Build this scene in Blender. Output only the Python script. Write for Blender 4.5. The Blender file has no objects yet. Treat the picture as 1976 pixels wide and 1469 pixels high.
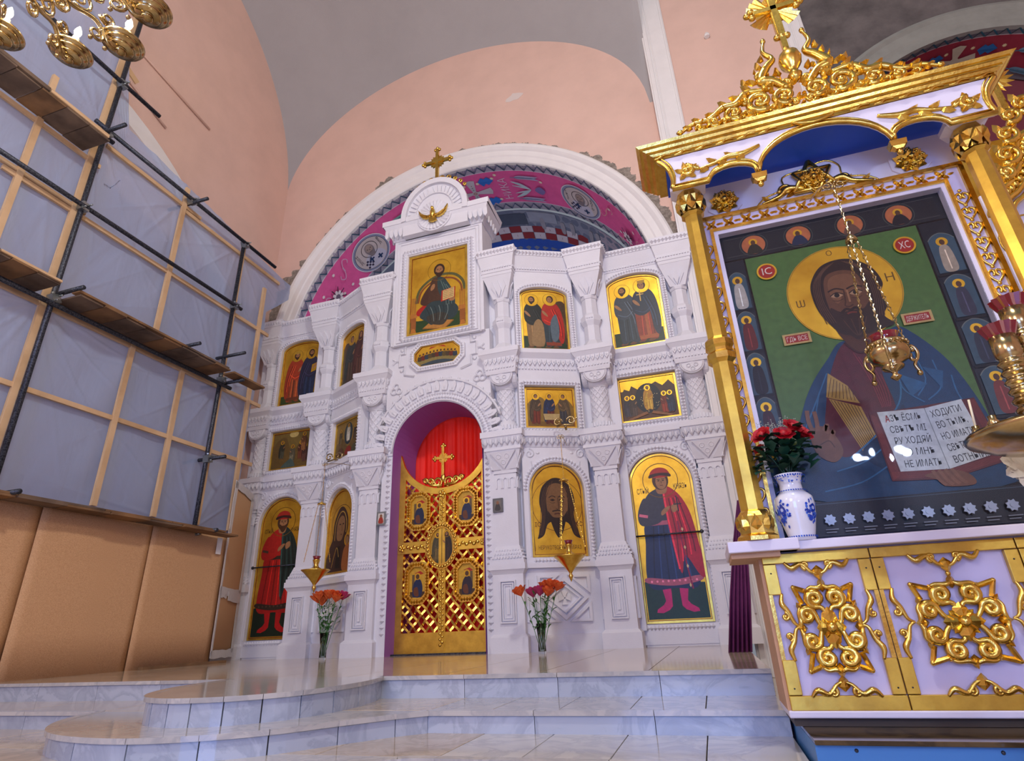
import bpy, bmesh, math, random
from mathutils import Vector, Matrix, noise
from mathutils.geometry import tessellate_polygon
random.seed(7)
PI = math.pi
C = bpy.context.scene.collection
sc = bpy.context.scene

# ---------------------------------------------------------------- camera
H = 0.30            # eye height above the raised platform (platform top is z = 0)
cam_d = bpy.data.cameras.new('camera'); cam = bpy.data.objects.new('camera', cam_d); C.objects.link(cam)
cam_d.sensor_width = 36.0; cam_d.lens = 1112.5 * 36.0 / 1976.0
cam_d.clip_start = 0.02; cam_d.clip_end = 200
_p, _r, _y = math.radians(23.24), math.radians(-2.424), math.radians(16.93)
_f = Vector((-math.sin(_y) * math.cos(_p), math.cos(_y) * math.cos(_p), math.sin(_p)))
_ri = Vector((math.cos(_y), math.sin(_y), 0)); _u = _ri.cross(_f)
_r2 = math.cos(_r) * _ri + math.sin(_r) * _u; _u2 = -math.sin(_r) * _ri + math.cos(_r) * _u
cam.matrix_world = Matrix(((_r2.x, _u2.x, -_f.x, 0), (_r2.y, _u2.y, -_f.y, 0), (_r2.z, _u2.z, -_f.z, H), (0, 0, 0, 1)))
sc.camera = cam

# ---------------------------------------------------------------- world, lights, exposure
def lin(c):
    if isinstance(c, str):
        c = [int(c[i:i + 2], 16) / 255 for i in (0, 2, 4)]
    return [(v / 12.92 if v <= .04045 else ((v + .055) / 1.055) ** 2.4) for v in c[:3]] + [1.0]
w = bpy.data.worlds.new('world'); sc.world = w; w.use_nodes = True
w.node_tree.nodes['Background'].inputs[0].default_value = (0.80, 0.86, 1.0, 1)
w.node_tree.nodes['Background'].inputs[1].default_value = 0.34
def area(name, loc, target, sx, sy, power, col):
    l = bpy.data.lights.new(name, 'AREA'); l.shape = 'RECTANGLE'; l.size = sx; l.size_y = sy; l.energy = power; l.color = col
    o = bpy.data.objects.new(name, l); C.objects.link(o); o.location = loc
    o.rotation_euler = (Vector(target) - Vector(loc)).to_track_quat('-Z', 'Y').to_euler(); return o
# area lights added behind the photographer, standing in for windows that are not built
area('rear_fill_low', (-.8, -7.6, 2.0), (-.6, 6, 0.0), 3.0, 3.4, 480, (0.14, 0.34, 1.0))
area('rear_fill_high', (-4.5, -7.6, 7.0), (-4, 8, 5), 3.0, 4.5, 480, (1.0, 0.96, 0.90))
# the big central chandelier of the nave, above and behind the photographer
def lamp(name, loc, power, col, r):
    l = bpy.data.lights.new(name, 'POINT'); l.energy = power; l.color = col; l.shadow_soft_size = r
    o = bpy.data.objects.new(name, l); C.objects.link(o); o.location = loc; return o
for k in range(6):
    lamp('nave_chandelier_light', (2.85 + .34 * math.cos(k * 1.047), -3.2 + .30 * math.sin(k * 1.047), 2.52), 80, (0.55, 0.68, 1.0), 0.06)
lamp('apse_fill_light', (-3.8, 11.2, 4.2), 130, (1.0, 0.95, 0.9), 0.3)  # added fill inside the apse to brighten the conch, no actual lamp
lamp('dome_chandelier_light', (0.6, 0.4, 8.8), 1500, (1.0, 0.93, 0.85), 0.35)
sc.view_settings.view_transform = 'Standard'; sc.view_settings.look = 'None'
sc.view_settings.exposure = -0.36; sc.view_settings.gamma = 1.0; sc.view_settings.use_curve_mapping = False

# ---------------------------------------------------------------- materials
MATS = {}
def mat(name, col, rough=.5, metal=0, var=0.0, vscale=8, bump=0.0, bscale=40, spec=None, vcol=None, emit=0, trans=0, ior=1.45, alpha=1, attr=False, coat=0):
    if name in MATS: return MATS[name]
    m = bpy.data.materials.new(name); m.use_nodes = True; nt = m.node_tree; b = nt.nodes['Principled BSDF']
    col = lin(col); b.inputs['Base Color'].default_value = col
    b.inputs['Roughness'].default_value = rough; b.inputs['Metallic'].default_value = metal
    b.inputs['IOR'].default_value = ior; b.inputs['Coat Weight'].default_value = coat; b.inputs['Coat Roughness'].default_value = .08
    if spec is not None: b.inputs['Specular IOR Level'].default_value = spec
    if trans: b.inputs['Transmission Weight'].default_value = trans
    if alpha < 1: b.inputs['Alpha'].default_value = alpha
    if emit: b.inputs['Emission Color'].default_value = col; b.inputs['Emission Strength'].default_value = emit
    tc = nt.nodes.new('ShaderNodeTexCoord')
    src = None
    if attr:
        at = nt.nodes.new('ShaderNodeAttribute'); at.attribute_name = 'Col'; src = at.outputs['Color']
    if var:
        n = nt.nodes.new('ShaderNodeTexNoise'); n.inputs['Scale'].default_value = vscale; n.inputs['Detail'].default_value = 8; n.inputs['Roughness'].default_value = .62
        nt.links.new(tc.outputs['Object'], n.inputs['Vector'])
        mx = nt.nodes.new('ShaderNodeMix'); mx.data_type = 'RGBA'
        rmp = nt.nodes.new('ShaderNodeValToRGB'); rmp.color_ramp.elements[0].position = .38; rmp.color_ramp.elements[1].position = .68
        nt.links.new(n.outputs['Fac'], rmp.inputs['Fac'])
        if src is None:
            c2 = lin(vcol) if vcol else [max(0, v * (1 - var)) for v in col[:3]] + [1]
            mx.inputs['A'].default_value = col; mx.inputs['B'].default_value = c2
            nt.links.new(rmp.outputs['Color'], mx.inputs['Factor'])
        else:
            mx.blend_type = 'MULTIPLY'; mx.inputs['Factor'].default_value = 1
            mr = nt.nodes.new('ShaderNodeMapRange'); mr.inputs['To Min'].default_value = 1 - var; mr.inputs['To Max'].default_value = 1.0
            nt.links.new(rmp.outputs['Color'], mr.inputs['Value'])
            nt.links.new(src, mx.inputs['A']); nt.links.new(mr.outputs['Result'], mx.inputs['B'])
        src = mx.outputs['Result']
    if src is not None: nt.links.new(src, b.inputs['Base Color'])
    if bump:
        n2 = nt.nodes.new('ShaderNodeTexNoise'); n2.inputs['Scale'].default_value = bscale; n2.inputs['Detail'].default_value = 5
        nt.links.new(tc.outputs['Object'], n2.inputs['Vector'])
        bp = nt.nodes.new('ShaderNodeBump'); bp.inputs['Strength'].default_value = bump; bp.inputs['Distance'].default_value = .02
        nt.links.new(n2.outputs['Fac'], bp.inputs['Height']); nt.links.new(bp.outputs['Normal'], b.inputs['Normal'])
    MATS[name] = m; return m
def wood(name, c1, c2, rough=.7, sc_=(2, 2, 30)):
    if name in MATS: return MATS[name]
    m = mat(name, c1, rough); nt = m.node_tree; b = nt.nodes['Principled BSDF']
    tc = nt.nodes.new('ShaderNodeTexCoord'); mp = nt.nodes.new('ShaderNodeMapping'); mp.inputs['Scale'].default_value = sc_
    n = nt.nodes.new('ShaderNodeTexNoise'); n.inputs['Scale'].default_value = 1.0; n.inputs['Detail'].default_value = 6
    r = nt.nodes.new('ShaderNodeValToRGB'); r.color_ramp.elements[0].color = lin(c1); r.color_ramp.elements[1].color = lin(c2)
    r.color_ramp.elements[0].position = .35; r.color_ramp.elements[1].position = .7
    nt.links.new(tc.outputs['Object'], mp.inputs['Vector']); nt.links.new(mp.outputs['Vector'], n.inputs['Vector'])
    nt.links.new(n.outputs['Fac'], r.inputs['Fac']); nt.links.new(r.outputs['Color'], b.inputs['Base Color']); return m
def marble(name, base, vein, rough=.12):
    if name in MATS: return MATS[name]
    m = mat(name, base, rough); nt = m.node_tree; b = nt.nodes['Principled BSDF']
    tc = nt.nodes.new('ShaderNodeTexCoord'); oi = nt.nodes.new('ShaderNodeObjectInfo'); ad = nt.nodes.new('ShaderNodeVectorMath')
    nt.links.new(tc.outputs['Object'], ad.inputs[0])
    ml = nt.nodes.new('ShaderNodeMath'); ml.operation = 'MULTIPLY'; ml.inputs[1].default_value = 37
    nt.links.new(oi.outputs['Random'], ml.inputs[0]); nt.links.new(ml.outputs[0], ad.inputs[1])
    n = nt.nodes.new('ShaderNodeTexNoise'); n.inputs['Scale'].default_value = 3.2; n.inputs['Detail'].default_value = 9; n.inputs['Roughness'].default_value = .6; n.inputs['Distortion'].default_value = 1.2
    nt.links.new(ad.outputs[0], n.inputs['Vector'])
    r = nt.nodes.new('ShaderNodeValToRGB'); e = r.color_ramp.elements
    e[0].position = .40; e[0].color = lin(base); e[1].position = .62; e[1].color = lin(base)
    k = e.new(.5); k.color = lin(vein); k2 = e.new(.455); k2.color = lin(base)
    nt.links.new(n.outputs['Fac'], r.inputs['Fac'])
    mx = nt.nodes.new('ShaderNodeMix'); mx.data_type = 'RGBA'; mx.blend_type = 'MULTIPLY'; mx.inputs['Factor'].default_value = 1
    mr = nt.nodes.new('ShaderNodeMapRange'); mr.inputs['To Min'].default_value = .84; nt.links.new(oi.outputs['Random'], mr.inputs['Value'])
    nt.links.new(r.outputs['Color'], mx.inputs['A']); nt.links.new(mr.outputs['Result'], mx.inputs['B'])
    nt.links.new(mx.outputs['Result'], b.inputs['Base Color']); return m
M_PINK = mat('plaster_pink', 'DFBDAE', .85, var=.08, vscale=1.4, bump=.25, bscale=120)
M_VAULT = mat('plaster_vault_grey', 'A6A3A4', .9, var=.07, vscale=.8, bump=.2, bscale=100)
M_PATCH = mat('plaster_bare', 'A0968C', .95, var=.35, vscale=14, bump=.9, bscale=40, vcol='6E655C')
M_WTRIM = mat('trim_white', 'E6E3E2', .6, var=.05, vscale=3)
M_ICON = mat('carved_white', 'DEDDE4', .55, var=.04, vscale=4, bump=.08, bscale=60)
M_DGREY = mat('bare_cement', '6E6867', .95, var=.35, vscale=1.6, bump=.8, bscale=9, vcol='4E4A4A')
M_GOLD = mat('gilding', 'F2CE66', .24, metal=1.0, var=.3, vscale=14, vcol='D2A64C', bump=.06, bscale=60)
M_GOLDP = mat('gilding_panel', 'EDC958', .33, metal=.9, var=.3, vscale=5, vcol='CDA548', bump=.05, bscale=30)
M_LEAF = mat('gold_leaf_ground', 'E3B53C', .40, metal=.7, var=.32, vscale=3, vcol='C4932C')
M_BRASS = mat('brass', 'CDB888', .20, metal=1.0, var=.3, vscale=10, vcol='94794A')
M_PAINT = mat('icon_paint', 'FFFFFF', .42, attr=True, var=.22, vscale=28)
M_FRESCO = mat('fresco_paint', 'FFFFFF', .85, attr=True, var=.10, vscale=5)
M_MARB = marble('marble_white', 'C6C2BD', 'B2B0B0', .10)
M_MARBR = marble('marble_riser', 'BAC2D0', 'A8B0C0', .16)  # blue light falling on the risers is put into the base colour
M_MARBW = marble('marble_warm', 'CBBBA5', 'B9A88F', .09)
M_JOINT = mat('joint_dark', '4A4440', .9)
M_BOARD = mat('fibreboard', 'DDB083', .85, var=.18, vscale=160, vcol='BC8C5E')
M_STEEL = mat('scaffold_pipe', '1F222B', .45, metal=.6, var=.6, vscale=60, vcol='5A5E68')
M_ZINC = mat('clamp_zinc', '9AA0A0', .35, metal=.9)
M_TIMBER = wood('timber_pale', 'D6B48C', 'B8956E')
M_PLANK = wood('plank_weathered', '8E6A46', '5C4530', .8, (3, 3, 3))
M_PLANKD = wood('plank_dark', '7A6553', '4B3D33', .85, (3, 3, 3))
M_TAPE = mat('paper_tape', 'E4E2E0', .6, var=.08, vscale=20)
M_RED = mat('curtain_red', 'FF1F08', .6)
M_LILAC = mat('panel_lilac', 'CCC5E6', .35, var=.04, vscale=3)
M_WHITEP = mat('panel_white', 'DDD8E8', .35)
M_BLUEP = mat('panel_blue', '2456D8', .4)
M_GLASS = mat('clear_glass', 'E4EDE8', .03, trans=1.0, ior=1.33)
M_RUBY = mat('ruby_glass', '8E0A2A', .08, trans=.35, coat=1)
M_GREEN = mat('leaf_green', '3E7A34', .5, var=.4, vscale=20)
M_DKGREEN = mat('leaf_dark_green', '1D4A38', .5, var=.4, vscale=20)
M_WAX = mat('candle_wax', 'EFE3BE', .5)
M_DARK = mat('dark_gap', '24262E', .8)

# ---------------------------------------------------------------- mesh builder: local axes u (right), v (up), w (toward the viewer)
class G:
    def __init__(s): s.v = []; s.f = []; s.m = []; s.c = []; s.sm = []; s.mi = 0; s.col = (1, 1, 1); s.smooth = False; s.T = None
    def _a(s, vs, fs):
        b = len(s.v); s.v += [(s.T @ Vector(p))[:] for p in vs] if s.T is not None else [tuple(p) for p in vs]
        for f in fs: s.f.append(tuple(b + i for i in f)); s.m.append(s.mi); s.c.append(s.col); s.sm.append(s.smooth)
    def box(s, u0, u1, v0, v1, w0, w1):
        s._a([(u0, v0, w0), (u1, v0, w0), (u1, v1, w0), (u0, v1, w0), (u0, v0, w1), (u1, v0, w1), (u1, v1, w1), (u0, v1, w1)],
             [(0, 3, 2, 1), (4, 5, 6, 7), (0, 1, 5, 4), (1, 2, 6, 5), (2, 3, 7, 6), (3, 0, 4, 7)])
    def frust(s, v0, a0, b0, v1, a1, b1, wc=0, uc=0):      # square frustum along v, half sizes a (u) and b (w)
        s._a([(uc - a0, v0, wc - b0), (uc + a0, v0, wc - b0), (uc + a0, v0, wc + b0), (uc - a0, v0, wc + b0), (uc - a1, v1, wc - b1), (uc + a1, v1, wc - b1), (uc + a1, v1, wc + b1), (uc - a1, v1, wc + b1)],
             [(0, 1, 2, 3), (7, 6, 5, 4), (0, 4, 5, 1), (1, 5, 6, 2), (2, 6, 7, 3), (3, 7, 4, 0)])
    def lathe(s, prof, seg=12, uc=0, wc=0, a0=0, sq=1, cap=True, arc=2 * PI):
        n = len(prof); full = arc > 6.28; k = seg if full else seg + 1; vs = []
        for r, v in prof:
            for i in range(k):
                a = a0 + arc * i / seg; vs.append((uc + r * math.cos(a), v, wc - r * math.sin(a) * sq))
        fs = []
        for j in range(n - 1):
            for i in range(seg if full else seg):
                i2 = (i + 1) % k; fs.append((j * k + i, j * k + i2, (j + 1) * k + i2, (j + 1) * k + i))
        if cap and full:
            if prof[0][0] > 1e-4: fs.append(tuple(range(k))[::-1])
            if prof[-1][0] > 1e-4: fs.append(tuple((n - 1) * k + i for i in range(k)))
        s._a(vs, fs)
    def ell(s, c, r, seg=8, rings=5):
        vs = []; fs = []
        for j in range(rings + 1):
            t = PI * j / rings
            for i in range(seg):
                a = 2 * PI * i / seg; vs.append((c[0] + r[0] * math.sin(t) * math.cos(a), c[1] + r[1] * math.cos(t), c[2] + r[2] * math.sin(t) * math.sin(a)))
        for j in range(rings):
            for i in range(seg):
                i2 = (i + 1) % seg; fs.append((j * seg + i, j * seg + i2, (j + 1) * seg + i2, (j + 1) * seg + i))
        o = s.smooth; s.smooth = True; s._a(vs, fs); s.smooth = o
    def tube(s, pts, rad, seg=6, closed=False, flat=1.0, cap=True):
        P = [Vector(p) for p in pts]; n = len(P)
        if n < 2: return
        R = rad if isinstance(rad, (list, tuple)) else [rad] * n
        vs = []; prev = None
        for i in range(n):
            if closed: t = P[(i + 1) % n] - P[i - 1]
            else: t = P[min(i + 1, n - 1)] - P[max(i - 1, 0)]
            if t.length < 1e-9: t = Vector((0, 1, 0))
            t.normalize()
            if prev is None:
                a = Vector((0, 0, 1)) if abs(t.z) < .9 else Vector((1, 0, 0)); nn = t.cross(a).normalized()
            else:
                nn = prev - t * prev.dot(t)
                nn = nn.normalized() if nn.length > 1e-6 else t.orthogonal().normalized()
            prev = nn; bb = t.cross(nn)
            for k in range(seg):
                a = 2 * PI * k / seg; vs.append(P[i] + (nn * math.cos(a) + bb * math.sin(a) * flat) * R[i])
        fs = []
        for i in range(n if closed else n - 1):
            i2 = (i + 1) % n
            for k in range(seg):
                k2 = (k + 1) % seg; fs.append((i * seg + k, i * seg + k2, i2 * seg + k2, i2 * seg + k))
        if cap and not closed: fs.append(tuple(range(seg))[::-1]); fs.append(tuple((n - 1) * seg + k for k in range(seg)))
        o = s.smooth; s.smooth = True if seg > 4 else o; s._a(vs, fs); s.smooth = o
    def poly(s, pts, w):                                       # flat polygon facing +w
        if len(pts) < 3: return
        a = sum(pts[i][0] * pts[(i + 1) % len(pts)][1] - pts[(i + 1) % len(pts)][0] * pts[i][1] for i in range(len(pts)))
        if a < 0: pts = pts[::-1]
        v3 = [Vector((p[0], p[1], 0)) for p in pts]; tr = tessellate_polygon([v3])
        fs = []
        for t in tr:
            A, B, D = (v3[i] for i in t); cr = (B.x - A.x) * (D.y - A.y) - (B.y - A.y) * (D.x - A.x)
            fs.append(t if cr > 0 else t[::-1])
        s._a([(p[0], p[1], w) for p in pts], fs)
    def prism(s, pts, w0, w1):
        a = sum(pts[i][0] * pts[(i + 1) % len(pts)][1] - pts[(i + 1) % len(pts)][0] * pts[i][1] for i in range(len(pts)))
        if a < 0: pts = pts[::-1]
        s.poly(pts, w1); n = len(pts)
        s._a([(p[0], p[1], w0) for p in pts] + [(p[0], p[1], w1) for p in pts], [(i, (i + 1) % n, n + (i + 1) % n, n + i) for i in range(n)])
        b = len(s.f); s.poly(pts, w0)
        for i in range(b, len(s.f)): s.f[i] = s.f[i][::-1]
    def ring(s, outer, inner, w0, w1, closed=True, back=False):  # plate between two outlines with the same number of points
        n = len(outer); vs = [(p[0], p[1], w1) for p in outer] + [(p[0], p[1], w1) for p in inner] + [(p[0], p[1], w0) for p in outer] + [(p[0], p[1], w0) for p in inner]
        fs = []
        for i in range(n if closed else n - 1):
            j = (i + 1) % n
            fs += [(i, j, n + j, n + i), (n + i, n + j, 3 * n + j, 3 * n + i), (j, i, 2 * n + i, 2 * n + j)]
            if back: fs.append((2 * n + j, 2 * n + i, 3 * n + i, 3 * n + j))
        if not closed:
            fs += [(0, n, 3 * n, 2 * n), (n - 1, 3 * n - 1, 4 * n - 1, 2 * n - 1)]
        s._a(vs, fs)
    def mesh(s, name, mats):
        me = bpy.data.meshes.new(name); me.from_pydata(s.v, [], s.f)
        for m in (mats if isinstance(mats, (list, tuple)) else [mats]): me.materials.append(m)
        me.polygons.foreach_set('material_index', s.m); me.polygons.foreach_set('use_smooth', s.sm)
        if any(c != (1, 1, 1) for c in s.c):
            at = me.color_attributes.new('Col', 'FLOAT_COLOR', 'CORNER'); d = []
            for f, c in zip(s.f, s.c): d += list(c[:3]) * 0 + sum(([*c[:3], 1.0] for _ in f), [])
            at.data.foreach_set('color', d)
        me.update(); return me

WM = {}
def F(x, y, z=0, rot=0):                                          # frame: u along the wall, v up, w toward the viewer
    c, s_ = math.cos(math.radians(rot)), math.sin(math.radians(rot))
    return Matrix(((c, 0, s_, x), (s_, 0, -c, y), (0, 1, 0, z), (0, 0, 0, 1)))
def link(o, parent, M):
    C.objects.link(o); WM[o] = M
    if parent is not None: o.parent = parent; o.matrix_parent_inverse = WM[parent].inverted()
    o.matrix_basis = M; return o
def mk(name, g, mats, parent=None, M=None, bevel=0):
    me = g if isinstance(g, bpy.types.Mesh) else g.mesh(name, mats)
    o = bpy.data.objects.new(name, me)
    if bevel:
        b = o.modifiers.new('bevel', 'BEVEL'); b.width = bevel; b.segments = 2; b.limit_method = 'ANGLE'
    return link(o, parent, M if M is not None else Matrix())
def tag(o, label, cat, group=None, kind=None):
    o['label'] = label; o['category'] = cat
    if group: o['group'] = group
    if kind: o['kind'] = kind
    return o
def struct(o): o['kind'] = 'structure'; return o
def thing(name, label, cat, loc, group=None):
    o = bpy.data.objects.new(name, None); o.empty_display_size = .1; link(o, None, Matrix.Translation(loc)); return tag(o, label, cat, group)

def arc(cx, cy, r, a0, a1, n, ry=None):
    ry = r if ry is None else ry
    return [(cx + r * math.cos(math.radians(a0 + (a1 - a0) * i / n)), cy + ry * math.sin(math.radians(a0 + (a1 - a0) * i / n))) for i in range(n + 1)]
def cat(pts, n=6, closed=False):                                  # Catmull-Rom
    P = [Vector(p) for p in pts]; N = len(P); out = []
    for i in range(N if closed else N - 1):
        a, b, c, d = (P[(i - 1) % N], P[i], P[(i + 1) % N], P[(i + 2) % N]) if closed else (P[max(i - 1, 0)], P[i], P[i + 1], P[min(i + 2, N - 1)])
        for k in range(n):
            t = k / n; out.append(tuple(.5 * ((2 * b) + (c - a) * t + (2 * a - 5 * b + 4 * c - d) * t * t + (3 * b - a - 3 * c + d) * t ** 3)))
    if not closed: out.append(tuple(P[-1]))
    return out
def spiral(cx, cy, r0, r1, a0, turns, n=16, d=1):
    return [(cx + (r0 + (r1 - r0) * i / n) * math.cos(math.radians(a0 + d * 360 * turns * i / n)), cy + (r0 + (r1 - r0) * i / n) * math.sin(math.radians(a0 + d * 360 * turns * i / n))) for i in range(n + 1)]
def taper(n, r, a=.35, b=.3):
    return [r * ((a + (1 - a) * (i / (n - 1)) / .3) if i / (n - 1) < .3 else (1 - (1 - b) * ((i / (n - 1)) - .3) / .7)) for i in range(n)]
def rpath(u0, u1, v0, v1, n=8):                                   # rectangle outline sampled from the bottom-left counter-clockwise
    o = []
    for (a, b), (c, d) in (((u0, v0), (u1, v0)), ((u1, v0), (u1, v1)), ((u1, v1), (u0, v1)), ((u0, v1), (u0, v0))):
        for i in range(n): o.append((a + (c - a) * i / n, b + (d - b) * i / n))
    return o
def archpath(hw, v0, vs, va, n=16):                               # arch outline: straight sides to vs, then an ellipse up to va
    return [(-hw, v0), (hw, v0)] + arc(0, vs, hw, 0, 180, n, va - vs)
def arch_in_rect(hw, v0, vs, va, U, V0, V1, n=16):                # matching outer rectangle for archpath
    inn = archpath(hw, v0, vs, va, n); out = [(-U, V0), (U, V0)]
    for i in range(n + 1):
        a = PI * i / n; c, s_ = math.cos(a), math.sin(a)
        t = min(U / abs(c) if abs(c) > 1e-6 else 9e9, (V1 - vs) / s_ if s_ > 1e-6 else 9e9)
        out.append((c * t, vs + s_ * t))
    # put the corners exactly
    ia = min(range(2, len(out)), key=lambda k: (out[k][0] - U) ** 2 + (out[k][1] - V1) ** 2); ib = min(range(2, len(out)), key=lambda k: (out[k][0] + U) ** 2 + (out[k][1] - V1) ** 2)
    out[ia] = (U, V1); out[ib] = (-U, V1)
    return out, inn
def bumps(g, path, size, step, w, closed=False, shape='bead', hw=.6):    # a row of small carved beads along a 2D path
    P = [Vector(p) for p in path] + ([Vector(path[0])] if closed else [])
    d = 0; nxt = step / 2
    for a, b in zip(P, P[1:]):
        L = (b - a).length
        while nxt <= d + L and L > 0:
            p = a + (b - a) * ((nxt - d) / L); t = (b - a) / L; n = Vector((-t.y, t.x))
            s_ = size / 2; r1 = p + t * s_; r2 = p - t * s_; q1 = p + n * s_ * 1.2; q2 = p - n * s_ * 1.2
            g._a([(r1.x, r1.y, w), (q1.x, q1.y, w), (r2.x, r2.y, w), (q2.x, q2.y, w), (p.x, p.y, w + s_ * hw * 2.4)], [(0, 1, 4), (1, 2, 4), (2, 3, 4), (3, 0, 4)])
            nxt += step
        d += L
def stuff(o): o['kind'] = 'stuff'; return o

# text outlines as flat mesh data
_tc = bpy.data.curves.new('lettering', 'FONT'); _tc.resolution_u = 2; _to = bpy.data.objects.new('lettering', _tc); C.objects.link(_to)
def text(g, s, x, y, h, w, col, align='CENTER', rot=0, fit=None):
    _tc.body = s; _tc.size = 1.0; _tc.align_x = align
    bpy.context.view_layer.update(); dg = bpy.context.evaluated_depsgraph_get()
    me = bpy.data.meshes.new_from_object(_to.evaluated_get(dg)); sx = h / .7; sy = h / .7
    xs = [v.co.x for v in me.vertices]
    if not xs: return
    if fit: sx = fit / max(1e-6, max(xs) - min(xs))
    c, s_ = math.cos(math.radians(rot)), math.sin(math.radians(rot)); o = g.col; g.col = col
    g._a([(x + (v.co.x * sx) * c - (v.co.y * sy) * s_, y + (v.co.x * sx) * s_ + (v.co.y * sy) * c, w) for v in me.vertices], [tuple(p.vertices) for p in me.polygons])
    g.col = o; bpy.data.meshes.remove(me)

# flat painting: later shapes lie a hair above earlier ones
class Pic(G):
    def __init__(s, w=0.0, dw=.00007): super().__init__(); s.w = w; s.dw = dw; s.mi = 0
    def P(s, pts, col, gold=False):
        s.w += s.dw; s.mi = 1 if gold else 0; s.col = tuple(lin(col)[:3]) if not gold else (.99, .99, .99); s.poly([tuple(p)[:2] for p in pts], s.w); s.mi = 0
    def S(s, pts, col, gold=False, n=5): s.P(cat(pts, n, True), col, gold)
    def E(s, cx, cy, rx, ry, col, gold=False, n=20, rot=0):
        c, d = math.cos(math.radians(rot)), math.sin(math.radians(rot))
        s.P([(cx + rx * math.cos(2 * PI * i / n) * c - ry * math.sin(2 * PI * i / n) * d, cy + rx * math.cos(2 * PI * i / n) * d + ry * math.sin(2 * PI * i / n) * c) for i in range(n)], col, gold)
    def R(s, u0, u1, v0, v1, col, gold=False): s.P([(u0, v0), (u1, v0), (u1, v1), (u0, v1)], col, gold)
    def L(s, pts, wd, col, gold=False, smooth=True, closed=False):
        P = cat(pts, 5, closed) if smooth and len(pts) > 2 else [tuple(p) for p in pts]; s.w += s.dw; s.mi = 1 if gold else 0
        s.col = tuple(lin(col)[:3]) if not gold else (.99, .99, .99); N = len(P); l = []; r = []
        for i in range(N):
            a, b = (P[i - 1], P[(i + 1) % N]) if closed else (P[max(i - 1, 0)], P[min(i + 1, N - 1)])
            t = Vector((b[0] - a[0], b[1] - a[1])); t = t.normalized() if t.length > 0 else Vector((1, 0)); n = Vector((-t.y, t.x)) * wd / 2
            l.append((P[i][0] + n.x, P[i][1] + n.y, s.w)); r.append((P[i][0] - n.x, P[i][1] - n.y, s.w))
        k = N if closed else N - 1
        s._a(l + r, [(N + i, N + (i + 1) % N, (i + 1) % N, i) for i in range(k)]); s.mi = 0
    def RG(s, cx, cy, rx, ry, wd, col, gold=False, n=28): s.L([(cx + rx * math.cos(2 * PI * i / n), cy + ry * math.sin(2 * PI * i / n)) for i in range(n)], wd, col, gold, False, True)
    def X(s, t, x, y, h, col, rot=0, fit=None, align='CENTER'): s.w += s.dw; s.mi = 0; text(s, t, x, y, h, s.w, tuple(lin(col)[:3]), align, rot, fit)
# ================================================================ the room
AX, AZ, AR = -3.80, 5.65, 3.85          # centre and radius of the altar arch
FB = F(AX, 9.0, 0)
g = G(); o_, i_ = arch_in_rect(AR, 0, AZ, AZ + AR, 4.45, 0, 16, 40); g.ring(o_, i_, -.3, 0)
wall_back = struct(mk('wall_back', g, M_PINK, None, FB))
# broken plaster along the arch
random.seed(3)
def patch(a0, a1, r0, w0, w1, n, seed):
    random.seed(seed); g = G(); inn = []; out = []
    for i in range(n + 1):
        a = math.radians(a0 + (a1 - a0) * i / n); e = math.sin(PI * i / n) ** .35
        rr = r0 + max(.005, (w0 + (w1 - w0) * (.5 + .8 * noise.noise(Vector((i * .11, seed * 3.7, 0))))) * e + random.uniform(-.016, .016))
        inn.append(((r0 - .03) * math.cos(a), AZ + (r0 - .03) * math.sin(a))); out.append((rr * math.cos(a), AZ + rr * math.sin(a)))
    g.ring(out, inn, -.01, .012, closed=False); return g
for k, (a0, a1, w0, w1, n) in enumerate(((146, 176, .10, .50, 60), (118, 147, .03, .16, 70), (110, 117, .10, .26, 20), (52, 110, .02, .14, 120), (10, 53, .06, .26, 90))):
    mk('bare_plaster_patch', patch(a0, a1, 4.30, w0, w1, n * 2, k), M_PATCH, wall_back, FB)
g = G(); random.seed(11); g.prism([(2.3 + .20 * math.cos(t * PI / 7) * (0.6 + .6 * random.random()) - .9, 11.15 + .13 * math.sin(t * PI / 7) * (0.6 + .6 * random.random())) for t in range(14)], 0, .006)
mk('filler_patch', g, mat('filler_pale', 'D9CCC6', .9), wall_back, FB)
# archivolt
g = G(); n = 72; g.smooth = True
prof = [(4.30, -.01), (4.30, .09), (4.26, .12), (4.20, .12), (4.16, .09), (4.13, .06), (4.02, .06), (3.99, .04), (3.86, .04), (3.845, .02), (3.845, -.05)]
vs = []; fs = []
for i in range(n + 1):
    a = PI * (1.06 * i / n - .03)
    for r, ww in prof: vs.append((r * math.cos(a), AZ + r * math.sin(a), ww))
k = len(prof)
for i in range(n):
    for j in range(k - 1): fs.append((i * k + j, i * k + j + 1, (i + 1) * k + j + 1, (i + 1) * k + j))
g.smooth = False; g._a(vs, fs); struct(mk('trim_1', g, M_WTRIM, None, FB))

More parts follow.
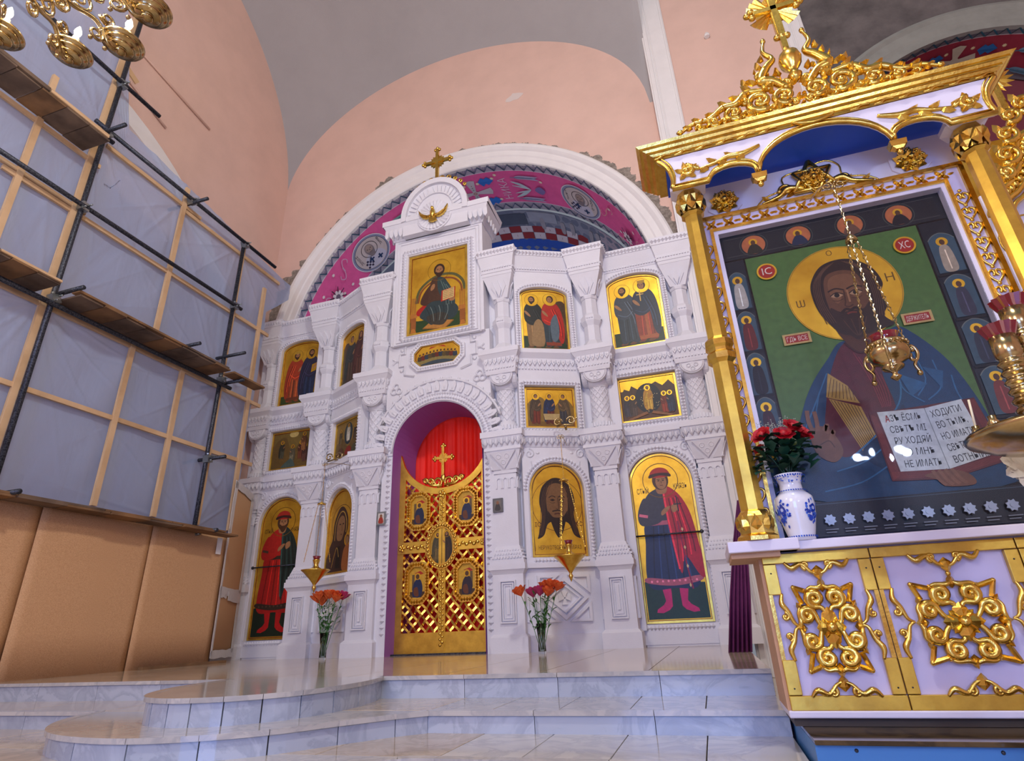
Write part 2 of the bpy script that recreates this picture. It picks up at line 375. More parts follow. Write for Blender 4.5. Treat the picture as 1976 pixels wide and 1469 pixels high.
# the painted soffit of the arch
class Soffit(Pic):
    def __init__(s, R, az, w=0.0): super().__init__(w, .00012); s.R0 = R; s.az = az
    def _a(s, vs, fs):
        out = []
        for p in vs:
            a = p[0] / s.R0; r = s.R0 - .004 - p[2]; out.append((r * math.cos(a), s.az + r * math.sin(a), -p[1]))
        super()._a(out, fs)
    def band(s, d0, d1, col, a0=-2, a1=182, n=60):
        s.w += s.dw; s.col = tuple(lin(col)[:3])
        q = [math.radians(a0 + (a1 - a0) * i / n) * s.R0 for i in range(n + 1)]
        s._a([(x, d0, s.w) for x in q] + [(x, d1, s.w) for x in q], [(i, i + 1, n + 2 + i, n + 1 + i) for i in range(n)])
    def S0(s, deg): return math.radians(deg) * s.R0
def zigzag(p, d0, d1, a0, a1, n, c1, c2):
    for i in range(n):
        x0 = p.S0(a0 + (a1 - a0) * i / n); x1 = p.S0(a0 + (a1 - a0) * (i + 1) / n); xm = (x0 + x1) / 2
        p.L([(x0, d0 + .005), (xm, d1 - .005)], .018, c1, smooth=False); p.L([(xm, d1 - .005), (x1, d0 + .005)], .024, c2, smooth=False)
        for k in (-.3, 0, .3): p.L([(xm, d1 - .03), (xm + k * (x1 - x0) * .8, d0 + .03)], .006, '5A5568', smooth=False)
def leaf2(p, x, y, L, rot, c1, c2, n=5):
    c, s_ = math.cos(math.radians(rot)), math.sin(math.radians(rot)); T = lambda u, v: (x + u * c - v * s_, y + u * s_ + v * c)
    p.L([T(0, 0), T(L, 0)], .02, c2, smooth=False)
    for k in range(n):
        u = L * (.15 + .75 * k / n)
        for q in (-1, 1): p.S([T(u, 0), T(u + .06 * L / .5, q * .05), T(u + .16 * L / .5, q * .055), T(u + .09 * L / .5, q * .012)], c1, n=3)
def star(p, x, y, r, col, n=8):
    p.P([(x + (r if i % 2 == 0 else r * .55) * math.cos(PI * i / n), y + (r if i % 2 == 0 else r * .55) * math.sin(PI * i / n)) for i in range(2 * n)], col)
def curl(p, x, y, s_, flip, col):
    p.L([(x, y), (x + .02 * flip, y + .10 * s_), (x + .09 * flip, y + .17 * s_), (x + .15 * flip, y + .12 * s_), (x + .12 * flip, y + .07 * s_)], .022, col)
def cross2(p, x, y, r, c1, c2, c3):
    for k in range(4):
        a = k * PI / 2; c, s_ = math.cos(a), math.sin(a); T = lambda u, v: (x + u * c - v * s_, y + u * s_ + v * c)
        p.P([T(.03, -.03), T(r, -.11), T(r + .03, 0), T(r, .11), T(.03, .03)], c1); p.P([T(.06, -.025), T(r - .02, -.08), T(r, 0), T(r - .02, .08), T(.06, .025)], c2)
        for q in range(3): p.E(*T(.12 + q * .07, 0), .012, .014, c3, n=8)
    p.E(x, y, .075, .075, c1); p.E(x, y, .055, .055, 'C9A9A9')
    for k in range(6): p.E(x + .033 * math.cos(k * PI / 3), y + .033 * math.sin(k * PI / 3), .01, .01, '7A4A50', n=6)
def medallion(a_, d_, r, flip, parent, ltr):
    A = math.radians(a_); c, s_ = math.cos(A), math.sin(A); R = AR - .042
    # local frame on the curved soffit: u along the band, v towards the viewer, w to the arch centre
    M = FB @ Matrix(((-s_ * flip, 0, -c, R * c), (c * flip, 0, -s_, AZ + R * s_), (0, 1, 0, -d_), (0, 0, 0, 1)))
    p = Pic(0, .0004); E = lambda x, y, a, b, col, n=36: p.E(x * r, y * r, a * r, b * r, col, n=n)
    Tr = lambda q: [(x * r, y * r) for x, y in q]
    E(0, 0, 1.16, 1.16, 'E0DEE8'); E(0, 0, 1.11, 1.11, '8A93B4'); E(0, 0, 1, 1, '3A3A44'); E(0, 0, .975, .975, 'CFC4C4')
    p.S(Tr([(-.62, -.70), (-.5, -.15), (-.2, .02), (.2, .02), (.55, -.2), (.66, -.68), (.3, -.90), (-.3, -.90)]), 'C9C9DC')
    for k in range(4):
        for j in range(4):
            if (k + j) % 2 == 0: p.R(*[q * r for q in (-.66 + .12 * k, -.54 + .12 * k, -.72 + .13 * j, -.59 + .13 * j)], '3B3450')
    for u, v in ((-.2, -.33), (.28, -.55)):
        p.R((u - .05) * r, (u + .05) * r, (v - .17) * r, (v + .17) * r, '243C66'); p.R((u - .17) * r, (u + .17) * r, (v - .05) * r, (v + .05) * r, '243C66')
    p.RG(.05 * r, .30 * r, r * .48, r * .48, .014, '4A4248'); E(.05, .30, .27, .36, '8F8488'); E(.05, .33, .2, .27, 'A8968F')
    p.S(Tr([(-.18, .2), (-.1, -.12), (.05, -.22), (.2, -.12), (.28, .2), (.05, .1)]), '857C82')
    for e in (-.06, .16): E(e, .36, .045, .025, '3A3036', 8)
    p.L(Tr([(.05, .34), (.06, .22)]), .012, '5A4A4C', smooth=False); p.L(Tr([(-.03, .13), (.13, .13)]), .012, '4A3A3C', smooth=False)
    for side, txt in zip((1, -1), ltr):
        for k, ch in enumerate(txt): p.X(ch, side * .74 * r, (.42 - .2 * k) * r, .15 * r, '2A2430')
    return mk('painted_medallion', p, [M_FRESCO, M_LEAF], parent, M)
p = Soffit(AR, AZ)
p.band(-.0, 1.50, 'A8A4B8'); p.band(.0, .20, 'B4ADC0'); p.band(1.27, 1.49, 'A8A5B8')
p.band(.205, 1.265, 'EA62A4'); p.band(.20, .222, 'E4D4E4'); p.band(1.255, 1.275, 'E4D4E4')
soff = struct(mk('ceiling_altar_arch', p, [M_FRESCO, M_LEAF], None, FB))
for d0, d1 in ((.01, .19), (1.285, 1.48)):
    p = Soffit(AR, AZ, .006); zigzag(p, d0, d1, 0, 180, 52, '5C6488', '1F4A66'); mk('zigzag_border', p, [M_FRESCO, M_LEAF], soff, FB)
medallion(131, .80, .44, -1, soff, ('ВЕЛ', 'НОСП')); medallion(49, .80, .44, -1, soff, ('БОГО', 'ГРІГ'))
p = Soffit(AR, AZ, .010); p.dw = .0004
cross2(p, p.S0(88), .80, .40, 'C9C2CC', 'B5BBC4', '8A3A48')
for a_, d_ in ((82.8, .47), (82.8, 1.13), (93.2, .47), (93.2, 1.13)):
    x = p.S0(a_); k = 1.25; p.P([(x + k * u, d_ + k * v) for u, v in ((-.16, 0), (-.05, .10), (0, .06), (.06, .12), (.14, 0), (.05, -.1), (0, -.06), (-.06, -.1))], '2F74D0'); p.E(x, d_, .07, .045, '1B3A78'); p.E(x + .01, d_, .045, .025, 'D9B0A4', n=10)
for a_, d_ in ((85.6, .5), (85.6, 1.1), (80, .4), (80, 1.1), (90.5, .5), (90.5, 1.1), (78.5, .30), (63, .5)): star(p, p.S0(a_), d_, .05, 'F0E0CC')
for a_, d_ in ((146, .36), (143.5, 1.0), (148, .95), (154, .45), (155.5, 1.0), (24, .45), (32, .95), (36, .45), (158, .7)): star(p, p.S0(a_), d_, .05, 'F4E6EA')
leaf2(p, p.S0(73.5), .40, -.62, 0, 'B4AED0', '6A7FA0', 6); leaf2(p, p.S0(73.5), 1.10, -.62, 0, 'B4AED0', '6A7FA0', 6)
for q in (-.24, -.12, 0, .12, .24): p.S([(p.S0(67.5), .78), (p.S0(70.5), .78 + q * .8), (p.S0(74), .78 + q * 1.1), (p.S0(70.5), .78 + q * .4)], 'BFD2DC' if abs(q) > .02 else 'F0ECD0', n=4)
p.S([(p.S0(66.2), .78), (p.S0(64), .65), (p.S0(62.4), .78), (p.S0(64), .91)], '8474B0', n=4)
leaf2(p, p.S0(109), .50, .55, 0, '7FA8A4', '3F6E78', 6); leaf2(p, p.S0(109), 1.10, .55, 0, 'A9B6C6', '6A7FA0', 6)
for a_, d_, f_ in ((142, .42, 1), (142, .55, -1), (153, .7, 1), (156, .8, -1), (148, 1.05, 1), (37, .50, 1), (37, .62, -1), (30, .9, 1), (22, .7, -1)): curl(p, p.S0(a_), d_, 1.6 if f_ > 0 else -1.6, f_ * 1.4, 'D9A9CC' if a_ > 90 else 'E0A0A4')
for a_ in (150.7, 27):
    x = p.S0(a_)
    for k in range(8): an = k * PI / 4; p.L([(x, .8), (x + .26 * math.cos(an), .8 + .26 * math.sin(an))], .024, '3A2A40', smooth=False)
    for k in range(8): an = k * PI / 4 + .39; p.E(x + .115 * math.cos(an), .8 + .115 * math.sin(an), .06, .04, 'EFE6EC', n=8, rot=math.degrees(an))
    p.E(x, .8, .07, .07, '7A6A80')
mk('painted_ornament', p, [M_FRESCO, M_LEAF], soff, FB)
class SoffitT(Soffit):                                    # lettering set across the band
    def _a(s, vs, fs): super()._a([(s.sx + v[1], s.dx - v[0], v[2]) for v in vs], fs)
p = SoffitT(AR, AZ, .012); p.sx = p.S0(77); p.dx = .78; text(p, 'НИКА', 0, -.09, .19, .014, tuple(lin('EBC4E0')[:3]), fit=.70)
mk('painted_lettering', p, [M_FRESCO, M_LEAF], soff, FB)

# apse conch behind the screen
class Conch(Pic):
    R0 = 3.80
    def _a(s, vs, fs):
        out = []
        for q in vs:
            a = q[0] / s.R0; th = q[1] / s.R0; r = s.R0 - q[2]; out.append((r * math.cos(th) * math.cos(a), AZ + r * math.cos(th) * math.sin(a), -1.50 - r * math.sin(th)))
        G._a(s, out, fs)
def grid(p, a0, a1, d0, d1, n, m, col):
    p.w += p.dw; p.col = tuple(lin(col)[:3])
    vs = [(math.radians(a0 + (a1 - a0) * i / n) * p.R0, d0 + (d1 - d0) * j / m, p.w) for j in range(m + 1) for i in range(n + 1)]
    p._a(vs, [(j * (n + 1) + i, j * (n + 1) + i + 1, (j + 1) * (n + 1) + i + 1, (j + 1) * (n + 1) + i) for j in range(m) for i in range(n)])
p = Conch(0, .0005)
grid(p, 0, 180, 0, 5.9, 48, 16, '6E7890')
conch = struct(mk('wall_apse', p, [M_FRESCO, M_LEAF], None, FB))
p = Conch(.004, .0004)
grid(p, 20, 100, .98, 2.6, 24, 6, '2A52B0'); grid(p, 20, 78, .03, .56, 24, 6, '8A92A6'); grid(p, 20, 44, .03, .9, 14, 6, 'A8A0B0')
for k in range(11):
    for j in range(2):
        a0 = 50 + k * 4.6
        grid(p, a0, a0 + 4.4, 0.56 + j * .21, 0.76 + j * .21, 2, 1, ('8A3038', 'C9C4CE')[(k + j) % 2])
        if (k + j) % 2: x = math.radians(a0 + 2.2) * p.R0; p.P([(x - .09, .66 + j * .21), (x, .74 + j * .21), (x + .09, .66 + j * .21), (x, .58 + j * .21)], '7A2A32')
grid(p, 74, 96, .12, .5, 8, 3, '4E586C'); grid(p, 62, 73, .05, .4, 6, 3, '9AA2B4')
for x_, y_ in ((60, .55), (56, .5), (48, .5), (45, .46), (68, .5)):
    x = math.radians(x_) * p.R0; p.S([(x - .05, y_ - .22), (x + .05, y_ - .22), (x + .06, y_ + .02), (x + .02, y_ + .14), (x - .05, y_ + .1)], '9A9AA6', n=3)
mk('painted_scene', p, [M_FRESCO, M_LEAF], conch, FB)
g = G(); vs = [(3.8 * math.cos(math.radians(180 * i / 24)), v, -1.50 - 3.8 * math.sin(math.radians(180 * i / 24))) for v in (0, AZ) for i in range(25)]
g._a(vs, [(i, i + 1, 26 + i, 25 + i) for i in range(24)]); struct(mk('wall_apse_lower', g, mat('apse_blue', '2A4A86', .9), None, FB))

# left wall, rear and right walls
def quadwall(name, pts, m):
    g = G(); g._a(pts, [(0, 1, 2, 3)]); return struct(mk(name, g, m))
wall_left = quadwall('wall_left', [(-8.25, -8.2, -.42), (-8.25, 9, -.42), (-8.25, 9, 16), (-8.25, -8.2, 16)], M_PINK)
quadwall('wall_rear', [(9.8, -8.2, -.42), (-8.25, -8.2, -.42), (-8.25, -8.2, 12), (9.8, -8.2, 12)], M_PINK)
quadwall('wall_right', [(9.8, 9.0, -.42), (9.8, -8.2, -.42), (9.8, -8.2, 12), (9.8, 9.0, 16)], M_PINK)
for a_, b_ in (((4.2, 9.55), (5.71, 9.05)), ((4.0, 10.22), (6.58, 9.89))):
    g = G(); g.tube([(-8.22, a_[0], a_[1]), (-8.22, b_[0], b_[1])], .022, 6); mk('wall_conduit', g, M_PINK, wall_left)
FL = Matrix(((0, 0, 1, -8.25), (1, 0, 0, 3.64), (0, 1, 0, 0), (0, 0, 0, 1)))
g = G(); g.ring(arc(0, 4.42, 4.62, 0, 180, 40), arc(0, 4.42, 4.30, 0, 180, 40), 0, .06, closed=False)
struct(mk('trim_2', g, M_WTRIM, None, FL))
# sail vault over the bay
def va(x): return 3.22 * math.sqrt(max(0, 1 - ((x + 3.95) / 4.34) ** 2))
def vb(y): return 4.7 * math.sqrt(max(0, 1 - ((y - 4.5) / 4.5) ** 2))
nx, ny = 60, 60; vs = []; fs = []
for j in range(ny + 1):
    y = 4.5 - 4.5 * math.cos(PI * j / ny)
    for i in range(nx + 1):
        x = -3.9 - 4.4 * math.cos(PI * i / nx); vs.append((x, y, 9.9 + math.sqrt(va(x) ** 2 + vb(y) ** 2)))
for j in range(ny):
    for i in range(nx): k = j * (nx + 1) + i; fs.append((k, k + nx + 1, k + nx + 2, k + 1))
g = G(); g.smooth = True; g._a(vs, fs); struct(mk('ceiling', g, M_VAULT))
# pier between the bays
FP = F(0.48, 8.80, 0)
g = G(); g.box(0, 2.85, -.4, 16, -.25, 0); pier = struct(mk('wall_pier', g, M_PINK, None, FP))
for u0, u1, nm in ((-.02, .46, 'trim_3'), (2.50, 2.86, 'trim_4')):
    g = G(); g.box(u0, u1, -.4, 16, -.03, .05); g.box(u0 + .03, u0 + .11, -.4, 16, .05, .085); g.box(u0 + .14, u0 + .17, -.4, 16, .05, .07); g.box(u1 - .06, u1 - .02, -.4, 16, .05, .075)
    struct(mk(nm, g, M_WTRIM, None, FP, bevel=.008))
g = G(); g.lathe([(.05, 0), (.06, .03), (.03, .1)], 8, 1.2, .05); mk('wall_fitting', g, M_WTRIM, pier, F(0.48, 8.80, 10.92))
# bay on the right: bare cement wall with its own painted arch
BX, BZ, BR = 5.60, 7.15, 2.32
FR = F(BX, 9.0, 0)
g = G(); o_, i_ = arch_in_rect(BR, 0, BZ, BZ + BR, 4.15, 0, 16, 32); g.ring(o_, i_, -.3, 0); wr = struct(mk('wall_side_bay', g, M_DGREY, None, FR))
g = G(); vs = []; fs = []; prof = [(2.82, -.01), (2.82, .08), (2.74, .11), (2.68, .07), (2.52, .05), (2.46, .03), (2.31, .03), (2.31, -.05)]; k = len(prof)
for i in range(49):
    a = PI * i / 48
    for r, ww in prof: vs.append((r * math.cos(a), BZ + r * math.sin(a), ww))
for i in range(48):
    for j in range(k - 1): fs.append((i * k + j, i * k + j + 1, (i + 1) * k + j + 1, (i + 1) * k + j))
g._a(vs, fs); struct(mk('trim_5', g, mat('trim_grey', '8E908A', .8, var=.15, vscale=4), None, FR))
p = Soffit(BR, BZ); p.band(0, 1.06, '6E6C74'); p.band(.14, .90, '8E2A3C'); p.band(.135, .15, 'B9B0B4')
soff2 = struct(mk('ceiling_side_arch', p, [M_FRESCO, M_LEAF], None, FR))
p = Soffit(BR, BZ, .006); zigzag(p, .01, .13, 0, 180, 40, '2C3C46', '1E5064')
cross2(p, p.S0(87), .55, .30, 'B9B6A0', 'CFC69A', '5A3A38')
for a_, d_ in ((96, .40), (76, .38), (96, .80), (76, .80)):
    x = p.S0(a_); p.P([(x - .16, d_), (x - .05, d_ + .10), (x, d_ + .06), (x + .06, d_ + .12), (x + .14, d_), (x + .05, d_ - .1), (x, d_ - .06), (x - .06, d_ - .1)], '1F5F9C'); p.E(x, d_, .055, .03, '143058'); p.E(x + .01, d_, .035, .018, 'B08A88', n=10)
for a_, d_ in ((91.5, .34), (81.5, .32), (70, .33), (104, .4), (112, .5)): star(p, p.S0(a_), d_, .04, 'D9CFA0')
leaf2(p, p.S0(66), .45, -.5, 10, '6F92A8', '3F6E88'); leaf2(p, p.S0(66), .8, -.5, -10, '5F8298', '3F6E88')
mk('painted_ornament', p, [M_FRESCO, M_LEAF], soff2, FR)
quadwall('wall_side_bay_back', [(1.5, 10.1, 0), (9.8, 10.1, 0), (9.8, 10.1, 12), (1.5, 10.1, 12)], mat('side_bay_red', '7A3A46', .9, var=.2, vscale=1))

# ================================================================ marble floor and steps
quadwall('floor', [(-8.25, -8.2, -.40), (9.8, -8.2, -.40), (9.8, 9, -.40), (-8.25, 9, -.40)], M_MARBW)
S1 = cat([(-2.50, 4.42), (-2.41, 4.02), (-2.42, 3.66), (-2.52, 3.35), (-2.72, 3.15), (-2.95, 3.06), (-3.15, 3.06), (-3.38, 3.16), (-3.60, 3.40), (-3.78, 3.75), (-3.86, 4.15), (-3.90, 4.42)], 4)
S2 = cat([(-1.78, 3.74), (-1.93, 3.60), (-2.15, 3.33), (-2.38, 3.03), (-2.65, 2.84), (-3.0, 2.73), (-3.4, 2.76), (-3.75, 2.88), (-4.05, 3.10), (-4.3, 3.4), (-4.45, 3.74)], 4)
S3 = cat([(-1.40, 3.06), (-1.60, 3.03), (-1.9, 2.80), (-2.3, 2.40), (-2.8, 2.15), (-3.4, 2.1), (-4.0, 2.3), (-4.5, 2.65), (-4.9, 3.06)], 4)
def steps(name, curve, yedge, z, zb, yback, tread, riser):
    top = [(.30, yback), (.30, yedge)] + [tuple(q) for q in curve] + [(-8.2, yedge), (-8.2, yback)]
    g = G(); g.prism(top, zb - .02, z - .021); base = struct(mk(name, g, M_JOINT, None, Matrix(((1, 0, 0, 0), (0, 1, 0, 0), (0, 0, 1, 0), (0, 0, 0, 1)))))
    # tread over the bulge
    g = G(); bp = [(q[0], q[1]) for q in curve]; g.prism(bp, z - .02, z); mk('tread_slab', g, M_MARB, base, bevel=.004)
    # straight treads
    def tiles(x0, x1, y0, y1, wd, mm):
        n = max(1, round((x1 - x0) / wd))
        for i in range(n):
            a = x0 + (x1 - x0) * i / n; b = x0 + (x1 - x0) * (i + 1) / n; g = G(); g.box((a - b) / 2 + .0025, (b - a) / 2 - .0025, (y0 - y1) / 2 + .0025, (y1 - y0) / 2 - .0025, -.02, 0)
            mk('tread_slab', g, mm, base, Matrix.Translation(((a + b) / 2, (y0 + y1) / 2, z)), bevel=.003)
    for x0, x1, y0, y1, wd in tread: tiles(x0, x1, y0, y1, wd, M_MARB if x0 > -2.6 else M_MARBW)
    # nosing and risers
    def rslab(a, b, mm):
        L = math.hypot(b[0] - a[0], b[1] - a[1]); an = math.atan2(b[1] - a[1], b[0] - a[0]); g = G(); g.box(-L / 2 + .002, L / 2 - .002, zb, z - .026, 0, .018)
        mk('riser_slab', g, mm, base, F((a[0] + b[0]) / 2, (a[1] + b[1]) / 2, 0, math.degrees(an)))
    def nose(path):
        g = G(); N = len(path); A = []; B = []
        for i in range(N):
            a, b = path[max(i - 1, 0)], path[min(i + 1, N - 1)]; L = math.hypot(b[0] - a[0], b[1] - a[1]); nx_, ny_ = (b[1] - a[1]) / L, -(b[0] - a[0]) / L
            A.append((path[i][0] + nx_ * .034, path[i][1] + ny_ * .034)); B.append((path[i][0] - nx_ * .03, path[i][1] - ny_ * .03))
        g.ring(A, B, z - .026, z + .0015, closed=False, back=True); mk('nosing', g, M_MARB, base)
    for x0, x1 in riser:
        n = max(1, round(abs(x1 - x0) / .74))
        for i in range(n): rslab((x0 + (x1 - x0) * i / n, yedge), (x0 + (x1 - x0) * (i + 1) / n, yedge), M_MARBR)
        for i in range(n): nose([(x0 + (x1 - x0) * i / n + .002, yedge), (x0 + (x1 - x0) * (i + 1) / n - .002, yedge)])
    cv = [(q[0], q[1]) for q in curve][::-1]
    seg = 3 if z > -.1 else 4
    idx = list(range(0, len(cv), seg))
    if idx[-1] != len(cv) - 1: idx.append(len(cv) - 1)
    for a, b in zip(idx, idx[1:]):
        g = G()
        for i in range(a, b):
            p, q = cv[i], cv[i + 1]; L = math.hypot(q[0] - p[0], q[1] - p[1]); an = math.atan2(q[1] - p[1], q[0] - p[0]); g.T = F((p[0] + q[0]) / 2, (p[1] + q[1]) / 2, 0, math.degrees(an))
            e0 = .003 if i == a else -.002; e1 = .003 if i == b - 1 else -.002; g.box(-L / 2 + e0, L / 2 - e1, zb, z - .026, 0, .018)
        mk('riser_slab', g, M_MARBR, base); nose(cv[a:b + 1])
    return base
plat = steps('floor_platform', S1, 4.42, 0, -.15, 9.0, [], [(-8.2, -3.9), (-2.5, .30)])
for i in range(11):
    for j in range(6):
        x0 = -8.2 + i * 8.5 / 11; x1 = x0 + 8.5 / 11; y0 = 4.42 + j * .76; y1 = y0 + .76
        g = G(); g.box(-(x1 - x0) / 2 + .003, (x1 - x0) / 2 - .003, -.377, .377, -.02, 0)
        mk('floor_tile', g, M_MARBW, plat, Matrix.Translation(((x0 + x1) / 2, (y0 + y1) / 2, 0)))
steps('floor_step', S2, 3.75, -.15, -.27, 4.5, [(-1.78, .30, 3.75, 4.42, .38), (-4.45, -1.78, 3.75, 4.42, .7), (-8.2, -4.45, 3.75, 4.42, .9)], [(-8.2, -4.45), (-1.78, .30)])
steps('floor_step', S3, 3.06, -.27, -.40, 3.9, [(-1.4, .30, 3.06, 3.75, .38), (-4.9, -1.4, 3.06, 3.75, .7), (-8.2, -4.9, 3.06, 3.75, .9)], [(-8.2, -4.9), (-1.4, .30)])
# ================================================================ the carved white icon screen
CX = -3.72
ico = thing('iconostasis', 'carved white icon screen with columns and gilded icons under the painted arch', 'iconostasis', (CX, 8.3, 0))
random.seed(5)
def egg_row(g, u0, u1, v0, v1, w0, w1, step=.085):               # egg-and-dart on a sloping band
    n = max(1, round((u1 - u0) / step)); st = (u1 - u0) / n
    for i in range(n):
        u = u0 + st * (i + .5); wm = (w0 + w1) / 2
        g.ell((u, (v0 + v1) / 2 - .005, wm + .005), (st * .26, (v1 - v0) * .40, .028), 8, 5)
        g.tube([(u - st * .42, v1 - .01, w1 + .004), (u - st * .42, (v0 + v1) / 2, wm + .008), (u, v0 + .005, w0 + .012), (u + st * .42, (v0 + v1) / 2, wm + .008), (u + st * .42, v1 - .01, w1 + .004)], .009, 4)
def band(v0, v1, d0, d1, hw, back=.25):                           # straight cornice stretch (local frame, wall face at w = 0)
    g = G(); g._a([(-hw, v0, d0), (hw, v0, d0), (hw, v1, d1), (-hw, v1, d1), (-hw, v0, -back), (hw, v0, -back), (hw, v1, -back), (-hw, v1, -back)],
        [(0, 1, 2, 3), (3, 2, 6, 7), (1, 0, 4, 5), (0, 3, 7, 4), (2, 1, 5, 6), (4, 7, 6, 5)]); return g
def scale_row(g, u0, u1, v, w, step, h):                          # row of overlapping scallops
    n = max(1, round((u1 - u0) / step)); st = (u1 - u0) / n
    for i in range(n):
        u = u0 + st * (i + .5); pts = [(u - st * .46, v + h / 2), (u - st * .40, v), (u, v - h / 2), (u + st * .40, v), (u + st * .46, v + h / 2)]
        g.prism(pts, w - .01, w + .018); g.ell((u, v + h * .12, w + .016), (st * .2, h * .22, .014), 6, 4)
def dent(g, u0, u1, v, w, step, sz):
    n = max(1, round((u1 - u0) / step)); st = (u1 - u0) / n
    for i in range(n):
        u = u0 + st * (i + .5); g.box(u - sz / 2, u + sz / 2, v - sz / 2, v + sz / 2, w - .01, w + sz * .6)
# ---- pillars
def square_cornice(key, levels):
    pass
PM = {}
def pm(key, fn):
    if key not in PM: PM[key] = fn()
    return PM[key]
def pillar(off, yfront, hw=.165, ph=.22, sides=(-1, 0, 1)):
    yc = yfront + .26; M = F(CX + off, yc, 0)
    def four(g, fn):                                              # repeat a front relief on front and both flanks
        T0 = g.T
        for a in (0, 90, -90):
            g.T = Matrix.Rotation(math.radians(a), 4, 'Y') if T0 is None else T0 @ Matrix.Rotation(math.radians(a), 4, 'Y'); fn(g)
        g.T = T0
    def ped():
        g = G(); g.frust(0, .262, .262, .19, .262, .262); g.frust(.19, .262, .262, .23, ph + .005, ph + .005); g.frust(.23, ph, ph, 1.0, ph, ph)
        g.frust(.98, ph, ph, 1.04, .255, .255); g.frust(1.04, .265, .265, 1.12, .265, .265); return g.mesh('pedestal', M_ICON)
    def pan():
        g = G()
        def f(g):
            for k, (a, b) in enumerate(((.105, .018), (.075, .018), (.045, .014))):
                g.ring(rpath(-a - .01, a + .01, .36 + k * .03, .90 - k * .03, 1), rpath(-a - .01 + b, a + .01 - b, .36 + k * .03 + b, .90 - k * .03 - b, 1), ph - .005, ph + .034 - .010 * k)
            g.box(-.02, .02, .47, .79, ph - .005, ph + .02)
        four(g, f); return g.mesh('pedestal_panel', M_ICON)
    def shaft():
        g = G(); g.frust(1.12, .25, .25, 1.17, .25, .25); g.frust(1.17, .235, .235, 1.36, hw + .01, hw + .01); g.frust(1.36, hw, hw, 2.46, hw, hw); return g.mesh('pillar_shaft', M_ICON)
    def orn():
        g = G()
        def f(g):
            dent(g, -.22, .22, 1.20, .235, .044, .026); dent(g, -.20, .20, 1.25, .215, .04, .022); dent(g, -.18, .18, 1.30, .195, .04, .02)
            for k in (-1, 0, 1):                                   # little corbel arches
                u = k * hw * .62; g.ring(arc(u, 2.30, hw * .30, 0, 180, 6) + [(u - hw * .30, 2.20), (u + hw * .30, 2.20)][:0], arc(u, 2.30, hw * .17, 0, 180, 6), hw - .004, hw + .018, closed=False)
                g.box(u - hw * .30, u - hw * .17, 2.18, 2.30, hw - .004, hw + .016); g.box(u + hw * .17, u + hw * .30, 2.18, 2.30, hw - .004, hw + .016)
            g.box(-hw - .012, hw + .012, 2.40, 2.45, hw - .05, hw + .014)
        four(g, f); return g.mesh('pillar_ornament', M_ICON)
    def cap():
        g = G(); g.frust(2.44, hw + .012, hw + .012, 2.73, .27, .27); g.frust(2.73, .285, .285, 2.775, .285, .285)
        def f(g):
            sl = math.atan2(.27 - hw, .29); T = g.T; g.T = T @ Matrix.Translation((0, 2.44, hw + .012)) @ Matrix.Rotation(sl, 4, 'X')
            g.prism([(-.20, .285), (.20, .285), (0, .03)], -.004, .02)
            for a_, b_ in ((0, .13), (-.065, .215), (.065, .215)): g.tube([(x, y, .016) for x, y in arc(a_, b_, .034, 0, 342, 8)], .011, 4, closed=True)
            for q in (-1, 1): g.prism([(q * .215, .25), (q * .215, .02), (q * .06, .02)], -.004, .010)
            g.T = T
        four(g, f); return g.mesh('pillar_capital', M_ICON)
    def egg():
        g = G(); g.frust(2.775, .275, .275, 2.93, .315, .315); g.frust(2.93, .33, .33, 3.02, .33, .33)
        four(g, lambda g: egg_row(g, -.30, .30, 2.79, 2.925, .285, .315)); return g.mesh('egg_cornice', M_ICON)
    def col2():
        g = G(); g.smooth = True; g.lathe([(.20, 3.02), (.20, 3.07), (.18, 3.08), (.18, 3.15), (.165, 3.17), (.16, 3.21), (.135, 3.23), (.135, 3.74), (.15, 3.76)], 20)
        g.smooth = False
        for i in range(24):
            a = 2 * PI * i / 24; g.box(.185 * math.cos(a) - .011, .185 * math.cos(a) + .011, 3.085, 3.15, .185 * math.sin(a) - .011, .185 * math.sin(a) + .011)
        return g.mesh('column', M_ICON)
    def weave():
        g = G()
        for d in (-1, 1):
            for i in range(10):
                g.tube([(.137 * math.cos(2 * PI * i / 10 + d * k * .33), 3.24 + k * .0625, .137 * math.sin(2 * PI * i / 10 + d * k * .33)) for k in range(9)], .011, 4)
        return g.mesh('basket_weave', M_ICON)
    def cush():
        g = G(); g.smooth = True; g.lathe([(.14, 3.74), (.16, 3.80), (.20, 3.88), (.235, 3.98), (.235, 4.0)], 20); g.smooth = False
        def f(g):
            hd = [(x, y) for x, y in arc(0, 3.985, .19, 180, 360, 12)]; g.prism(hd, .15, .222)
            g.tube([(x * .88, 3.985 + (y - 3.985) * .88, .226) for x, y in hd], .012, 4)
            for a_, b_ in ((0, 3.865), (-.055, 3.925), (.055, 3.925)): g.tube([(x, y, .226) for x, y in arc(a_, b_, .028, 0, 342, 8)], .010, 4, closed=True)
        four(g, f); g.frust(3.985, .24, .24, 4.03, .25, .25); return g.mesh('column_capital', M_ICON)
    def corn2():
        g = G(); g.frust(4.03, .25, .25, 4.22, .275, .275); g.frust(4.22, .275, .275, 4.31, .33, .33); g.frust(4.31, .335, .335, 4.39, .335, .335)
        four(g, lambda g: (scale_row(g, -.26, .26, 4.19, .275, .075, .10), dent(g, -.24, .24, 4.075, .255, .05, .026))); return g.mesh('scallop_cornice', M_ICON)
